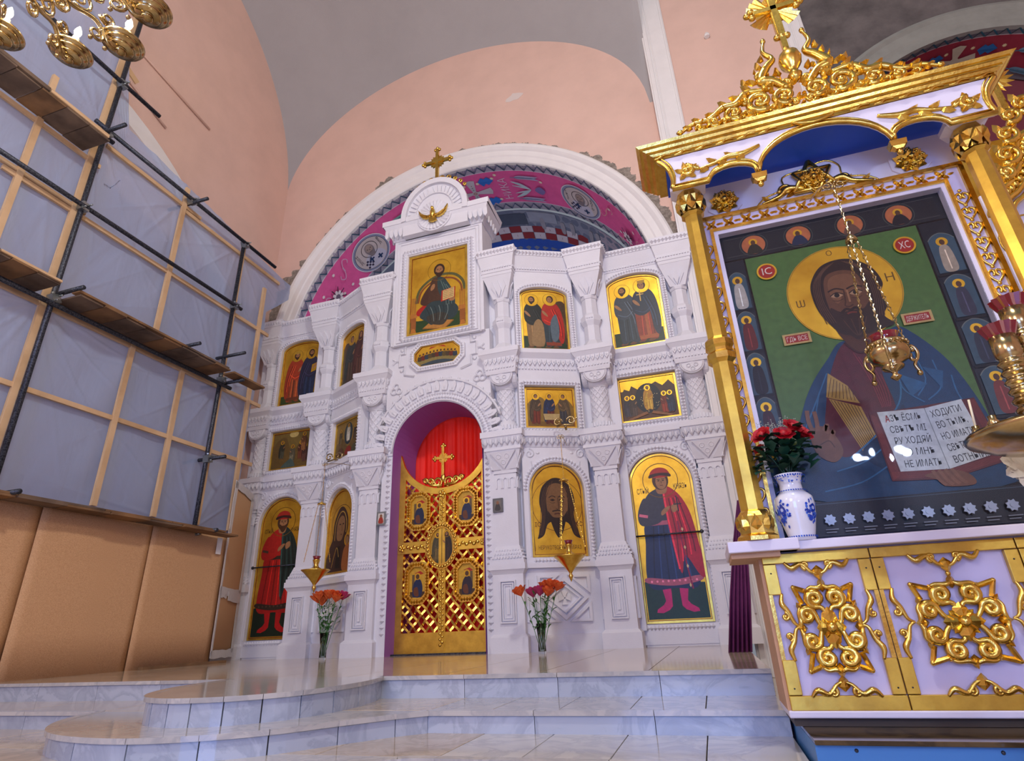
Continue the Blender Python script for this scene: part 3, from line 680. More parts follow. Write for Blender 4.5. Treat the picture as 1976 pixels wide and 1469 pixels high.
    def col3():
        g = G(); a0 = PI / 8
        g.frust(4.39, .25, .25, 4.44, .25, .25); g.lathe([(.245, 4.44), (.20, 4.50), (.135, 4.58), (.135, 4.85), (.165, 4.90), (.18, 4.93), (.18, 5.02), (.165, 5.04), (.13, 5.08), (.13, 5.38)], 8, a0=a0); return g.mesh('upper_column', M_ICON)
    def col3o():
        g = G()
        def f(g): dent(g, -.22, .22, 4.415, .25, .05, .028); dent(g, -.062, .062, 4.975, .166, .042, .026)
        four(g, f); return g.mesh('upper_column_beads', M_ICON)
    def cap3():
        g = G(); g.lathe([(.14, 5.36), (.155, 5.40), (.14, 5.44)], 8, a0=PI / 8); g.frust(5.42, .125, .125, 5.80, .26, .26); g.frust(5.80, .265, .265, 5.86, .265, .265)
        def f(g):
            sl = math.atan2(.135, .38); T = g.T; g.T = T @ Matrix.Translation((0, 5.42, .125)) @ Matrix.Rotation(sl, 4, 'X')
            g.prism([(0, .02), (.045, .14), (0, .31), (-.045, .14)], -.004, .03); g.prism([(.03, .02), (.13, .20), (.105, .30), (.06, .16)], -.004, .018); g.prism([(-.03, .02), (-.13, .20), (-.105, .30), (-.06, .16)], -.004, .018)
            g.T = T
        four(g, f); return g.mesh('leaf_capital', M_ICON)
    def corn3():
        g = G(); g.frust(5.86, .275, .275, 5.98, .285, .285); g.frust(5.98, .285, .285, 6.16, .325, .325); g.frust(6.16, .335, .335, 6.30, .345, .345)
        four(g, lambda g: (dent(g, -.27, .27, 5.93, .28, .045, .028), bumps(g, [(-.33, 6.23), (.33, 6.23)], .075, .06, .338))); return g.mesh('top_cornice', M_ICON)
    g = G(); g.box(-.30, .30, .2, 6.15, -.34, -.03); mk('pillar_backing', g, M_ICON, ico, M)
    p = mk('pillar_pedestal', pm('ped%.3f' % ph, ped), M_ICON, ico, M); mk('panel_moulding', pm('pan%.3f' % ph, pan), M_ICON, p, M)
    s_ = mk('pillar', pm('sh', shaft), M_ICON, ico, M); stuff(mk('carving', pm('orn', orn), M_ICON, s_, M)); mk('capital', pm('cap', cap), M_ICON, s_, M)
    mk('egg_moulding_cornice', pm('egg', egg), M_ICON, ico, M)
    c = mk('round_column', pm('c2', col2), M_ICON, ico, M); mk('basket_weave', pm('wv', weave), M_ICON, c, M); mk('capital', pm('cu', cush), M_ICON, c, M)
    mk('scallop_cornice', pm('k2', corn2), M_ICON, ico, M)
    c = mk('octagonal_column', pm('c3', col3), M_ICON, ico, M); stuff(mk('beading', pm('c3o', col3o), M_ICON, c, M)); mk('capital', pm('k3', cap3), M_ICON, c, M)
    mk('top_cornice', pm('k4', corn3), M_ICON, ico, M)
PIL = ((1.14, 7.85), (-1.14, 7.85), (2.55, 8.30), (-2.55, 8.30), (4.02, 8.55), (-4.06, 8.55))
for off, yf in PIL: pillar(off, yf)

# ---- bays between the pillars
def bay(M, hw, lower, mid, up, dado, egg_hw, full=False):
    def plate(name, out, inn, w0, w1): g = G(); g.ring(out, inn, w0, w1); return mk(name, g, M_ICON, ico, M)
    g = G(); g.box(-hw, hw, 0, 6.1, -.12, -.055); mk('back_wall', g, M_ICON, ico, M)
    # lower tier
    v0 = .02 if full else 1.12; a, b, s_, t = lower
    out, inn = arch_in_rect(a + .012, b - .012, s_, t + .012, hw, v0, 2.80); pl = plate('bay_panel', out, inn, -.06, .03)
    g = G(); P = archpath(a + .075, b - .05, s_, t + .075); bumps(g, P[1:], .062, .05, .03); P2 = archpath(a + .03, b, s_, t + .03); g.tube([(x, y, .03) for x, y in P2[1:] + P2[:1]], .014, 4)
    bumps(g, [(-a, b - .055), (a, b - .055)], .06, .05, .03); stuff(mk('rope_moulding', g, M_ICON, pl, M))
    for q in (-1, 1):                                             # spandrel scrolls
        g = G(); u = q * (hw - .11); v = 2.68
        g.tube([(x, y, .036) for x, y in spiral(u, v, .075, .012, 90, 1.4, 18, q)], .012, 4); g.tube([(u - q * .02, v - .12, .036), (u - q * .03, v - .2, .036), (u, v - .26, .036)], .012, 4); g.ell((u - q * .13, v + .01, .03), (.03, .02, .015), 6, 4)
        mk('spandrel_scroll', g, M_ICON, pl, M)
    # egg cornice
    e = mk('egg_moulding_cornice', band(2.78, 2.93, .04, .10, egg_hw), M_ICON, ico, M); g = G(); egg_row(g, -egg_hw, egg_hw, 2.80, 2.925, .055, .10); stuff(mk('eggs', g, M_ICON, e, M))
    g = G(); g.box(-egg_hw, egg_hw, 2.93, 3.02, -.25, .12); mk('ledge', g, M_ICON, e, M)
    # middle tier
    a, b, t = mid; pl = plate('bay_panel', rpath(-hw, hw, 3.0, 4.06, 4), rpath(-a - .01, a + .01, b - .01, t + .01, 4), -.06, .03)
    g = G(); bumps(g, rpath(-a - .055, a + .055, b - .055, t + .055, 1), .066, .052, .03, closed=True); g.tube([(x, y, .032) for x, y in rpath(-a - .02, a + .02, b - .02, t + .02, 1)], .012, 4, closed=True); stuff(mk('rope_moulding', g, M_ICON, pl, M))
    e = mk('scallop_cornice', band(4.04, 4.24, .03, .07, egg_hw), M_ICON, ico, M); g = G(); scale_row(g, -egg_hw, egg_hw, 4.17, .06, .075, .10); dent(g, -egg_hw, egg_hw, 4.075, .04, .05, .026); stuff(mk('scallops', g, M_ICON, e, M))
    g = G(); g._a([(-egg_hw, 4.24, .07), (egg_hw, 4.24, .07), (egg_hw, 4.32, .13), (-egg_hw, 4.32, .13), (-egg_hw, 4.39, .13), (egg_hw, 4.39, .13), (egg_hw, 4.39, -.2), (-egg_hw, 4.39, -.2)], [(0, 1, 2, 3), (3, 2, 5, 4), (4, 5, 6, 7)]); mk('ledge', g, M_ICON, e, M)
    # upper tier
    a, b, s_, t = up; out, inn = arch_in_rect(a + .01, b - .01, s_, t + .01, hw, 4.36, 6.0); pl = plate('bay_panel', out, inn, -.06, .03)
    g = G(); P = archpath(a + .06, b - .03, s_, t + .06); bumps(g, P[1:] + P[:1], .055, .046, .03); g.tube([(x, y, .032) for x, y in (lambda q: q[1:] + q[:1])(archpath(a + .02, b, s_, t + .02))], .011, 4); stuff(mk('rope_moulding', g, M_ICON, pl, M))
    e = mk('top_cornice', band(5.90, 6.16, .04, .14, egg_hw), M_ICON, ico, M); g = G(); dent(g, -egg_hw, egg_hw, 5.945, .055, .045, .028); bumps(g, [(-egg_hw, 6.205), (egg_hw, 6.205)], .075, .06, .152); stuff(mk('beading', g, M_ICON, e, M))
    g = G(); g.box(-egg_hw, egg_hw, 6.16, 6.27, -.2, .15); mk('ledge', g, M_ICON, e, M)
    if dado:
        g = G(); h2 = hw + .09; g.box(-h2, h2, 0, 1.12, -.10, .0); g.box(-h2, h2, 0, .20, -.1, .05); g.box(-h2, h2, 1.05, 1.12, -.1, .06); d_ = mk('dado_panel', g, M_ICON, ico, M)
        g = G(); dm = lambda a, b: [(0, .65 - b), (a, .65), (0, .65 + b), (-a, .65)]
        g.ring(dm(.33, .28), dm(.27, .22), 0, .05); g.ring(dm(.235, .19), dm(.20, .155), 0, .035)
        for qu in (-1, 1):
            for qv in (-1, 1):
                t1 = [(qu * .37, .65 + qv * .05), (qu * .37, .65 + qv * .30), (qu * .06, .65 + qv * .30)]; c_ = (qu * .27, .65 + qv * .22); t2 = [(c_[0] + (x - c_[0]) * .6, c_[1] + (y - c_[1]) * .6) for x, y in t1]; s1 = t1 if (qu * qv) > 0 else t1[::-1]; s2 = t2 if (qu * qv) > 0 else t2[::-1]; g.ring(s1, s2, 0, .035)
        for k in range(4):
            T = Matrix.Translation((0, .65, 0)) @ Matrix.Rotation(k * PI / 2, 4, 'Z'); g.T = T; g.prism([(.01, -.012), (.085, -.04), (.085, .04), (.01, .012)], 0, .03)
        g.T = None; mk('diamond_carving', g, M_ICON, d_, M)
MR2 = F(CX + 1.83, 8.23, 0, 26); ML2 = F(CX - 1.83, 8.23, 0, -26); MR1 = F(CX + 3.29, 8.68, 0); ML1 = F(CX - 3.31, 8.68, 0)
OB = ((.40, 1.20, 2.14, 2.54), (.40, 3.10, 3.78), (.40, 4.44, 5.46, 5.60)); OU = ((.455, .28, 2.18, 2.63), (.455, 3.17, 3.91), (.445, 4.45, 5.62, 5.80))
for M in (MR2, ML2): bay(M, .50, *OB, True, .50)
for M in (MR1, ML1): bay(M, .54, *OU, False, .54, True)
for M, sx in ((MR1, 1), (ML1, -1)):                                # low grey sill under the tall icons
    g = G(); g.box(-.47, .47, 0, .26, -.02, .02); mk('sill_block', g, M_ICON, ico, M)
# ---- centre: portal, crown panel
MC = F(CX + .03, 7.93, 0)
out, inn = arch_in_rect(.765, 2.90, 2.94, 3.70, .92, 2.90, 4.86, 32); g = G(); g.ring(out[1:] + out[:1], inn[1:] + inn[:1], -.35, 0, closed=False); portal = mk('portal_front', g, M_ICON, ico, MC)
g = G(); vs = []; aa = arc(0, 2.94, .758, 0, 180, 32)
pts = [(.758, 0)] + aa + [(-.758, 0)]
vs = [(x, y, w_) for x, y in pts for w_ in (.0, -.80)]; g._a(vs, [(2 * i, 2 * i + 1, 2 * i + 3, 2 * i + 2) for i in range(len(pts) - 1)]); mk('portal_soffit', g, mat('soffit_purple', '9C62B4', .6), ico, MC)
for q in (-1, 1):
    g = G(); g.box(q * .772 if q > 0 else -.95, .95 if q > 0 else -.772, 0, 2.95, -.75, -.02); j = mk('portal_jamb', g, M_ICON, ico, MC)
    g = G(); bumps(g, [(q * .83, .25), (q * .83, 2.9)], .07, .085, -.02); stuff(mk('beading', g, M_ICON, j, MC))
g = G(); bumps(g, arc(0, 2.94, .83, 2, 178, 40), .06, .05, 0); bumps(g, arc(0, 2.94, .90, 2, 178, 40), .05, .045, 0); g.tube([(x, y, .01) for x, y in arc(0, 2.94, .785, 0, 180, 32)], .018, 5); stuff(mk('arch_beading', g, M_ICON, portal, MC))
tooth = G(); tooth.prism([(-.042, 0), (.042, 0), (.05, .10), (.03, .16), (0, .175), (-.03, .16), (-.05, .10)], 0, .035); tooth.ell((0, .06, .03), (.02, .05, .02), 6, 4); tooth = tooth.mesh('arch_tooth', M_ICON)
for i in range(21):
    a = 8 + 164 * i / 20
    mk('arch_tooth', tooth, M_ICON, portal, MC @ Matrix.Translation((.945 * math.cos(math.radians(a)), 2.94 + .945 * math.sin(math.radians(a)), .0)) @ Matrix.Rotation(math.radians(a - 90), 4, 'Z'))
g = G(); g.tube([(x, y, .01) for x, y in arc(0, 2.94, 1.14, 20, 160, 32)], .022, 5)
for i in range(18):
    a = math.radians(25 + 130 * i / 17); g.ell((1.165 * math.cos(a), 2.94 + 1.165 * math.sin(a), .01), (.028, .028, .02), 6, 4)
mk('arch_moulding', g, M_ICON, portal, MC)
g = G()
for q in (-1, 1):
    u = q * .74; v = 4.02
    for k in range(3):
        a = math.radians(90 + 120 * k); g.tube([(x, y, .015) for x, y in arc(u + .055 * math.cos(a), v + .055 * math.sin(a), .05, 0, 342, 10)], .014, 4, closed=True)
mk('trefoil', g, M_ICON, portal, MC)
# frame of the small eight-sided icon
oc = lambda a, b, c: [(a, 4.545 - b + c), (a, 4.545 + b - c), (a - c, 4.545 + b), (-a + c, 4.545 + b), (-a, 4.545 + b - c), (-a, 4.545 - b + c), (-a + c, 4.545 - b), (a - c, 4.545 - b)]
g = G(); g.ring(oc(.50, .265, .15), oc(.42, .19, .12), -.02, .05); bumps(g, oc(.46, .228, .135), .05, .045, .05, closed=True); fr = mk('octagon_frame', g, M_ICON, portal, MC)
for q in (-1, 1):
    g = G(); P = [(q * .44, 4.86), (q * .60, 4.80), (q * .60, 4.66), (q * .70, 4.66), (q * .70, 4.43), (q * .60, 4.43), (q * .60, 4.27), (q * .42, 4.22)]
    g.tube([(x, y, .012) for x, y in P], .022, 4)
    for v in (4.74, 4.36): g.ell((q * .66, v, .01), (.035, .035, .02), 6, 4)
    g.tube([(q * .70, 4.545, .012), (q * .80, 4.545, .012)], .018, 4)
    for dv in (-.05, .05): g.tube([(q * .77, 4.545, .012), (q * .83, 4.545 + dv, .012)], .016, 4)
    mk('strapwork', g, M_ICON, portal, MC)
# crown panel
MK_ = F(CX + .03, 7.86, 0)
g = G(); g.ring(rpath(-.86, .86, 4.82, 7.0, 4), rpath(-.575, .575, 4.96, 6.61, 4), -.5, 0); kp = mk('crown_panel', g, M_ICON, ico, MK_)
g = G(); g.box(-.85, .85, 4.84, 7.0, -.55, -.10); mk('back_wall', g, M_ICON, kp, MK_)
g = G()
for a in (.80, .745): g.tube([(x, y, .005) for x, y in rpath(-a, a, 4.80 + .8 - a, 6.96 - .8 + a - .02, 1)], .014, 4, closed=True)
bumps(g, rpath(-.66, .66, 4.885, 6.70, 1), .08, .062, .0, closed=True); g.tube([(x, y, .008) for x, y in rpath(-.60, .60, 4.94, 6.635, 1)], .016, 4, closed=True); stuff(mk('rope_moulding', g, M_ICON, kp, MK_))
g = G(); g._a([(-.88, 6.98, .02), (.88, 6.98, .02), (1.03, 7.26, .17), (-1.03, 7.26, .17), (-1.05, 7.37, .18), (1.05, 7.37, .18), (-1.05, 7.26, .18), (1.05, 7.26, .18), (-.88, 6.98, -.55), (.88, 6.98, -.55), (1.05, 7.37, -.6), (-1.05, 7.37, -.6), (1.03, 7.26, -.58), (-1.03, 7.26, -.58)],
    [(0, 1, 2, 3), (3, 2, 7, 6), (6, 7, 5, 4), (4, 5, 10, 11), (1, 9, 12, 2), (0, 3, 13, 8), (7, 12, 10, 5), (6, 4, 11, 13), (8, 13, 12, 9), (13, 11, 10, 12), (0, 8, 9, 1)]); cr = mk('crown_cornice', g, M_ICON, ico, MK_)
for q in (-1, 1):
    g = G()
    for k in range(6):
        u = q * (.50 + .095 * k); g.prism([(u - .035, 7.05), (u, 7.0), (u + .035, 7.05), (u + .03, 7.22), (u, 7.25), (u - .03, 7.22)], .05, .13)
    for w_ in (-.1, -.22, -.34, -.46): g.ell((q * .955, 7.12, w_), (.03, .10, .04), 6, 4)
    mk('leaf_frieze', g, M_ICON, cr, MK_)
g = G(); hp = arc(0, 7.36, .64, 0, 180, 28, .72); g.prism([(.64, 6.98)] + hp + [(-.64, 6.98)], -.2, .14); cl = mk('crown_lunette', g, M_ICON, ico, MK_)
g = G(); g.ring(arc(0, 7.36, .66, -8, 188, 28, .74), arc(0, 7.36, .56, -8, 188, 28, .63), .10, .20, closed=False)
for i in range(18):
    a = math.radians(4 + 172 * i / 17); c, s_ = math.cos(a), math.sin(a); g.T = Matrix.Translation((.455 * c, 7.36 + .50 * s_, .14)) @ Matrix.Rotation(a - PI / 2, 4, 'Z'); g.prism([(-.035, -.09), (0, .08), (.035, -.09)], 0, .03)
g.T = None; mk('lunette_carving', g, M_ICON, cl, MK_)
ray = G(); ray._a([(-.008, .05, 0), (.008, .05, 0), (.034, .30, 0), (-.034, .30, 0), (0, .05, .02), (0, .315, .03)], [(0, 4, 5, 3), (4, 1, 2, 5), (5, 2, 3)]); ray = ray.mesh('sunburst_ray', M_ICON)
g = G(); g.prism(arc(0, 7.27, .34, 0, 354, 59), .12, .165); sb = mk('sunburst_disc', g, M_ICON, ico, MK_)
for i in range(26): mk('sunburst_ray', ray, M_ICON, sb, MK_ @ Matrix.Translation((0, 7.27, .165)) @ Matrix.Rotation(2 * PI * i / 26, 4, 'Z'))
# gilded dove and cross of the crown
dv = thing('gilded_dove', 'small gilded dove with spread wings on the white sunburst', 'ornament', (CX + .03, 7.68, 7.27))
g = G(); g.smooth = True; g.ell((0, 7.26, .235), (.055, .10, .05)); g.ell((0, 7.36, .255), (.032, .04, .035)); g.prism([(-.05, 7.2), (.05, 7.2), (.08, 7.09), (0, 7.07), (-.08, 7.09)], .21, .24); mk('body', g, M_GOLD, dv, MK_)
for q in (-1, 1):
    g = G(); g.prism([(q * x, y) for x, y in ((.03, 7.24), (.12, 7.24), (.20, 7.28), (.29, 7.40), (.27, 7.32), (.25, 7.26), (.2, 7.20), (.13, 7.17), (.04, 7.18))], .20, .235)
    for k in range(3): g.tube([(q * (.06 + .04 * k), 7.2, .24), (q * (.16 + .045 * k), 7.25 + .03 * k, .24)], .012, 4)
    mk('wing', g, M_GOLD, dv, MK_)
def trefoil_cross(name, label, M, base, h, arm, parent=None, r=.03):
    t = thing(name, label, 'cross', tuple(M.translation)) if parent is None else None
    g = G(); g.box(-r, r, base, base + h, -.02, .03); g.box(-arm, arm, base + h * .62 - r, base + h * .62 + r, -.018, .028)
    g.ring([(x * (1 if i % 2 else .78), y if False else base + h * .62 + (y - base - h * .62) * (1 if i % 2 else .78)) for i, (x, y) in enumerate(arc(0, base + h * .62, arm * .62, 0, 348.75, 31))], arc(0, base + h * .62, arm * .2, 0, 348.75, 31), -.012, .012)
    p = parent or t; cr_ = mk('cross', g, M_GOLD, p, M)
    for cx_, cy_ in ((0, base + h), (-arm, base + h * .62), (arm, base + h * .62)):
        g = G(); dx, dy = cx_ / arm if arm else 0, 1 if cx_ == 0 else 0
        for ex, ey in ((dx * r * 1.3, dy * r * 1.3), (-dy * r * 1.4, dx * r * 1.4), (dy * r * 1.4, -dx * r * 1.4)): g.ell((cx_ + ex, cy_ + ey, .005), (r * 1.1, r * 1.1, r * 1.0), 8, 6)
        mk('trefoil_end', g, M_GOLD, cr_, M)
    return t
cross = trefoil_cross('gilded_cross', 'gilded cross with trefoil arms on top of the white screen', F(CX + .03, 7.80, 0), 8.14, .78, .26)
g = G()
for q in (-1, 1):
    for k, (u, v, r) in enumerate(((.10, 8.17, .07), (.24, 8.15, .055), (.37, 8.08, .045), (.48, 7.99, .04), (.56, 7.89, .035))):
        P = spiral(q * u, v, r, r * .25, 250 if q > 0 else -70, 1.3, 14, q); g.tube([(x, y, .02) for x, y in P], taper(len(P), .02, .6), 5)
mk('scroll_base', g, M_GOLD, cross, F(CX + .03, 7.80, 0))
# ================================================================ painted icons
SK, SKD, HR = 'A4744C', '6A4128', '3A2418'
def hx(c, k):
    v = [int(c[i:i + 2], 16) for i in (0, 2, 4)]; return '%02X%02X%02X' % tuple(max(0, min(255, int(q * k))) for q in v)
def head(p, x, y, r, hair=HR, beard=True, veil=None, halo=True, turn=0, skin=SK, ring='8A6414'):
    if halo: p.E(x, y, r * 2.0, r * 2.0, 'C99A2C', True, 28); p.RG(x, y, r * 2.0, r * 2.0, r * .10, ring)
    if veil: p.S([(x - r * 1.25, y - r * 1.4), (x - r * 1.15, y + r * .5), (x, y + r * 1.35), (x + r * 1.15, y + r * .5), (x + r * 1.25, y - r * 1.4), (x, y - r * 1.8)], veil)
    else: p.E(x, y + r * .12, r * 1.0, r * 1.18, hair)
    fx = x + turn * r * .25
    p.E(fx, y - r * .05, r * .68, r * .95, skin, n=16)
    if beard and not veil: p.S([(fx - r * .66, y - r * .2), (fx - r * .55, y - r * .9), (fx, y - r * 1.45), (fx + r * .55, y - r * .9), (fx + r * .66, y - r * .2), (fx, y - r * .55)], hair, n=3)
    for e in (-.28, .28): p.E(fx + e * r, y + r * .12, r * .14, r * .07, '1E120C', n=8); p.L([(fx + e * r - r * .2, y + r * .3), (fx + e * r + r * .2, y + r * .3)], r * .07, HR, smooth=False)
    p.L([(fx, y + r * .1), (fx + r * .06, y - r * .25)], r * .09, hx(skin, .65), smooth=False); p.L([(fx - r * .18, y - r * .48), (fx + r * .18, y - r * .48)], r * .09, '5A2418', smooth=False)
def folds(p, pts, col, wd, n=4, k=1.35):
    for i in range(n):
        a = pts[i % len(pts)]; p.L(a, wd, hx(col, k))
def figure(p, x, y, h, robe, cloak, s=1, bow=0.0, hair=HR, beard=True, veil=None, halo=True, wings=None, book=False, hem=None, crown=None, skin=SK):
    def T(*pts): return [(x + s * (u + bow * max(0, v - .45) * 1.0) * h, y + v * h) for u, v in pts]
    if wings: p.S(T((-.06, .80), (-.2, .86), (-.27, .7), (-.27, .35), (-.2, .05), (-.14, .3), (-.10, .55)), wings); [p.L(T((-.09, .75 - .05 * k), (-.18, .55 - .1 * k), (-.22, .3 - .06 * k)), .012 * h, hx(wings, 1.5)) for k in range(3)]
    for q in (-.06, .07): p.S(T((q - .03, .03), (q + .04, .03), (q + .08, -.005), (q, -.01)), SKD, n=3)
    p.S(T((-.12, .02), (-.15, .3), (-.14, .6), (-.10, .78), (0, .82), (.10, .78), (.14, .6), (.15, .3), (.12, .02), (0, .04)), robe)
    for k in range(4): p.L(T((-.08 + .05 * k, .06), (-.07 + .045 * k, .35), (-.05 + .03 * k, .6)), .010 * h, hx(robe, 1.5 if k % 2 else .6))
    if hem: p.P(T((-.125, .03), (.125, .03), (.13, .09), (-.13, .09)), hem); p.P(T((-.022, .05), (.022, .05), (.018, .75), (-.018, .75)), hem)
    p.S(T((-.02, .83), (-.11, .79), (-.17, .62), (-.19, .3), (-.155, .08), (-.09, .14), (-.06, .45), (-.03, .65)), cloak)
    p.S(T((.0, .83), (.11, .79), (.165, .66), (.17, .48), (.05, .40), (-.10, .50), (-.05, .66)), cloak)
    for k in range(4): p.L(T((-.15 + .02 * k, .16 + .05 * k), (-.13 + .02 * k, .45), (-.06 + .02 * k, .70)), .009 * h, hx(cloak, 1.7 if k % 2 else .55))
    p.L(T((.14, .5), (.02, .45), (-.08, .52)), .010 * h, hx(cloak, 1.6))
    if book: p.P(T((.05, .50), (.15, .53), (.15, .68), (.05, .65)), 'B9862C', True)
    p.S(T((.07, .56), (.13, .60), (.16, .66), (.13, .67), (.08, .61)), skin, n=3)
    hx_, hy_ = T((0 + .0, .885))[0]; head(p, hx_, hy_, .058 * h, hair, beard, veil, halo, s * .4, skin)
    if crown: p.P([(hx_ - .05 * h, hy_ + .04 * h), (hx_ + .05 * h, hy_ + .04 * h), (hx_ + .055 * h, hy_ + .09 * h), (hx_ - .055 * h, hy_ + .09 * h)], crown)
def prince(p, h, y0, tunic, cloak, boots, hem, cap, side, sleeve, x=0):
    T = lambda *pts: [(x + side * u * h, y0 + v * h) for u, v in pts]
    for q in (-1, 1): p.P(T((q * .03, .20), (q * .095, .20), (q * .085, .14), (q * .072, .07), (q * .09, .045), (q * .135, .018), (q * .14, -.002), (q * .10, -.006), (q * .055, .012), (q * .032, .035), (q * .028, .12)), boots)
    p.S(T((-.17, .17), (-.16, .45), (-.13, .60), (.11, .60), (.15, .45), (.17, .17), (.0, .15)), tunic)
    for k in range(6): p.L(T((-.13 + .05 * k, .2), (-.11 + .042 * k, .4), (-.09 + .034 * k, .57)), .008 * h, hx(tunic, 1.5 if k % 2 else .65))
    p.S(T((-.18, .19), (-.175, .225), (0, .205), (.175, .225), (.18, .19), (0, .165)), hem, n=4)
    for k in range(9): p.E(*T((-.15 + .0375 * k, .197))[0], .008 * h, .008 * h, hx(hem, 1.6), n=6)
    p.S(T((-.13, .60), (-.15, .70), (-.10, .80), (0, .84), (.10, .80), (.14, .70), (.11, .60)), sleeve)
    p.P(T((-.13, .575), (.11, .575), (.115, .605), (-.135, .605)), hem)
    p.S(T((-.14, .77), (-.19, .66), (-.17, .58), (-.06, .585), (.0, .635), (-.03, .66), (-.10, .635), (-.09, .74)), sleeve); p.L(T((-.18, .655), (-.12, .64)), .02 * h, hx(hem, 1.3), smooth=False)
    p.S(T((.01, .84), (.10, .80), (.17, .66), (.20, .45), (.215, .24), (.18, .22), (.10, .36), (.06, .24), (.03, .40), (.01, .62)), cloak)
    for k in range(5): p.L(T((.05 + .03 * k, .30 + .02 * k), (.06 + .025 * k, .5), (.04 + .016 * k, .76)), .008 * h, hx(cloak, 1.55 if k % 2 else .6))
    p.L(T((.01, .84), (.02, .6), (.05, .27)), .012 * h, hx(cloak, 1.9))
    p.S(T((-.02, .64), (.02, .665), (.045, .70), (.02, .70), (-.02, .67)), SK, n=3); p.S(T((.06, .655), (.10, .68), (.09, .72), (.05, .70)), SK, n=3)
    hx_, hy_ = T((0, .885))[0]; p.RG(hx_, hy_ + .01 * h, .125 * h, .125 * h, .005 * h, '7A5510'); p.S(T((-.03, .80), (.03, .80), (.035, .86), (-.035, .86)), SK, n=3)
    head(p, hx_, hy_, .058 * h, '4A2E1C', tunic[0] == 'B', None, False, .3)
    p.S([(hx_ - .065 * h, hy_ + .035 * h), (hx_ + .065 * h, hy_ + .035 * h), (hx_ + .055 * h, hy_ + .085 * h), (hx_, hy_ + .105 * h), (hx_ - .055 * h, hy_ + .085 * h)], cap); p.S([(hx_ - .075 * h, hy_ + .03 * h), (hx_, hy_ + .045 * h), (hx_ + .075 * h, hy_ + .03 * h), (hx_ + .07 * h, hy_ + .055 * h), (hx_, hy_ + .065 * h), (hx_ - .07 * h, hy_ + .055 * h)], '3A1C18', n=3)
def icon(name, label, M, shape, paint, depth=.03, border=.03, bcol=M_GOLDP, ground=M_LEAF, edge='7A1A14', cat_='icon', w=-.055):
    kind = shape[0]
    if kind == 'arch': pth = lambda d: archpath(shape[1] - d, shape[2] + d, shape[3], shape[4] - d, 20)
    elif kind == 'rect': pth = lambda d: rpath(-shape[1] + d, shape[1] - d, shape[2] + d, shape[3] - d, 1)
    elif kind == 'poly': pth = lambda d: [(shape[2] + (x - shape[2]) * (1 - d / shape[4]), shape[3] + (y - shape[3]) * (1 - d / shape[4])) for x, y in shape[1]]
    c = M @ Vector((0, shape[2] if kind != 'poly' else shape[3], w)); t = thing(name, label, cat_, tuple(c))
    Mw = M @ Matrix.Translation((0, 0, w)); g = G(); g.prism(pth(.001), -.02, depth * .5); mk('board', g, ground, t, Mw)
    g = G(); g.ring(pth(0), pth(border), -.02, depth); mk('gilded_border', g, bcol, t, Mw)
    g = Pic(depth + .0005); A, B = pth(.0), pth(.006); mkp = Pic(depth * .5 + .001); pi_ = pth(border); pj = pth(border + .008); n = len(pi_)
    mkp.col = tuple(lin(edge)[:3]); mkp._a([(x, y, mkp.w) for x, y in pi_] + [(x, y, mkp.w) for x, y in pj], [(i, (i + 1) % n, n + (i + 1) % n, n + i) for i in range(n)])
    paint(mkp); mk('painting', mkp, [M_PAINT, M_LEAF], t, Mw); return t
# tall icons of the outer bays
def p_right(p):
    p.P([(-.405, .33), (.405, .33), (.405, .78), (-.405, .82)], '1E3A2A')
    prince(p, 2.02, .42, '1F2E54', 'B01E2C', 'C4246C', 'B05A70', 'B02A22', 1, '3A3A48')
    p.L([(.16, 1.62), (.20, 1.05), (.24, .70)], .02, '8A1C40'); p.L([(.19, 1.98), (.20, 1.75)], .018, '2A2430', smooth=False); p.L([(.14, 1.86), (.25, 1.86)], .016, '2A2430', smooth=False)
    for v in (1.5, 1.25, 1.0, .75): p.P([(.21, v - .03), (.225, v), (.21, v + .03), (.195, v)], 'D9C08A')
    p.X('СТЫЙ', -.27, 2.05, .075, '5A3A10', fit=.17); p.X('КНЯЗЬ', .27, 2.08, .075, '5A3A10', fit=.19)
icon('saint_icon', 'tall arched icon of a standing haloed figure in red cloak and pink boots', MR1, ('arch', .455, .28, 2.18, 2.63), p_right)
def p_left(p):
    p.P([(-.405, .33), (.405, .33), (.405, .84), (-.405, .78)], '1C2A1C')
    prince(p, 2.02, .40, 'B0201A', '20302C', 'C01C1C', '3A2A20', 'A8281E', 1, 'B4231C')
    p.X('СТЫЙ', -.28, 2.02, .07, '6A4A14', fit=.16); p.X('КНЯЗЬ', .27, 2.02, .07, '6A4A14', fit=.18)
icon('saint_icon', 'tall arched icon of a standing figure in long red robe and dark cloak', ML1, ('arch', .455, .28, 2.18, 2.63), p_left)
for M, lb in ((MR1, 'thin dark iron bar across the tall icon beside the gilded kiosk'), (ML1, 'thin dark iron bar across the red-robed tall icon')):
    g = G(); g.tube([(-.46, 1.44, .03), (.46, 1.44, .03)], .012, 6)
    for q in (-1, 1): g.ell((q * .47, 1.44, .035), (.028, .028, .02), 8, 5)
    tag(mk('door_bar', g, M_STEEL, None, M), lb, 'bar')
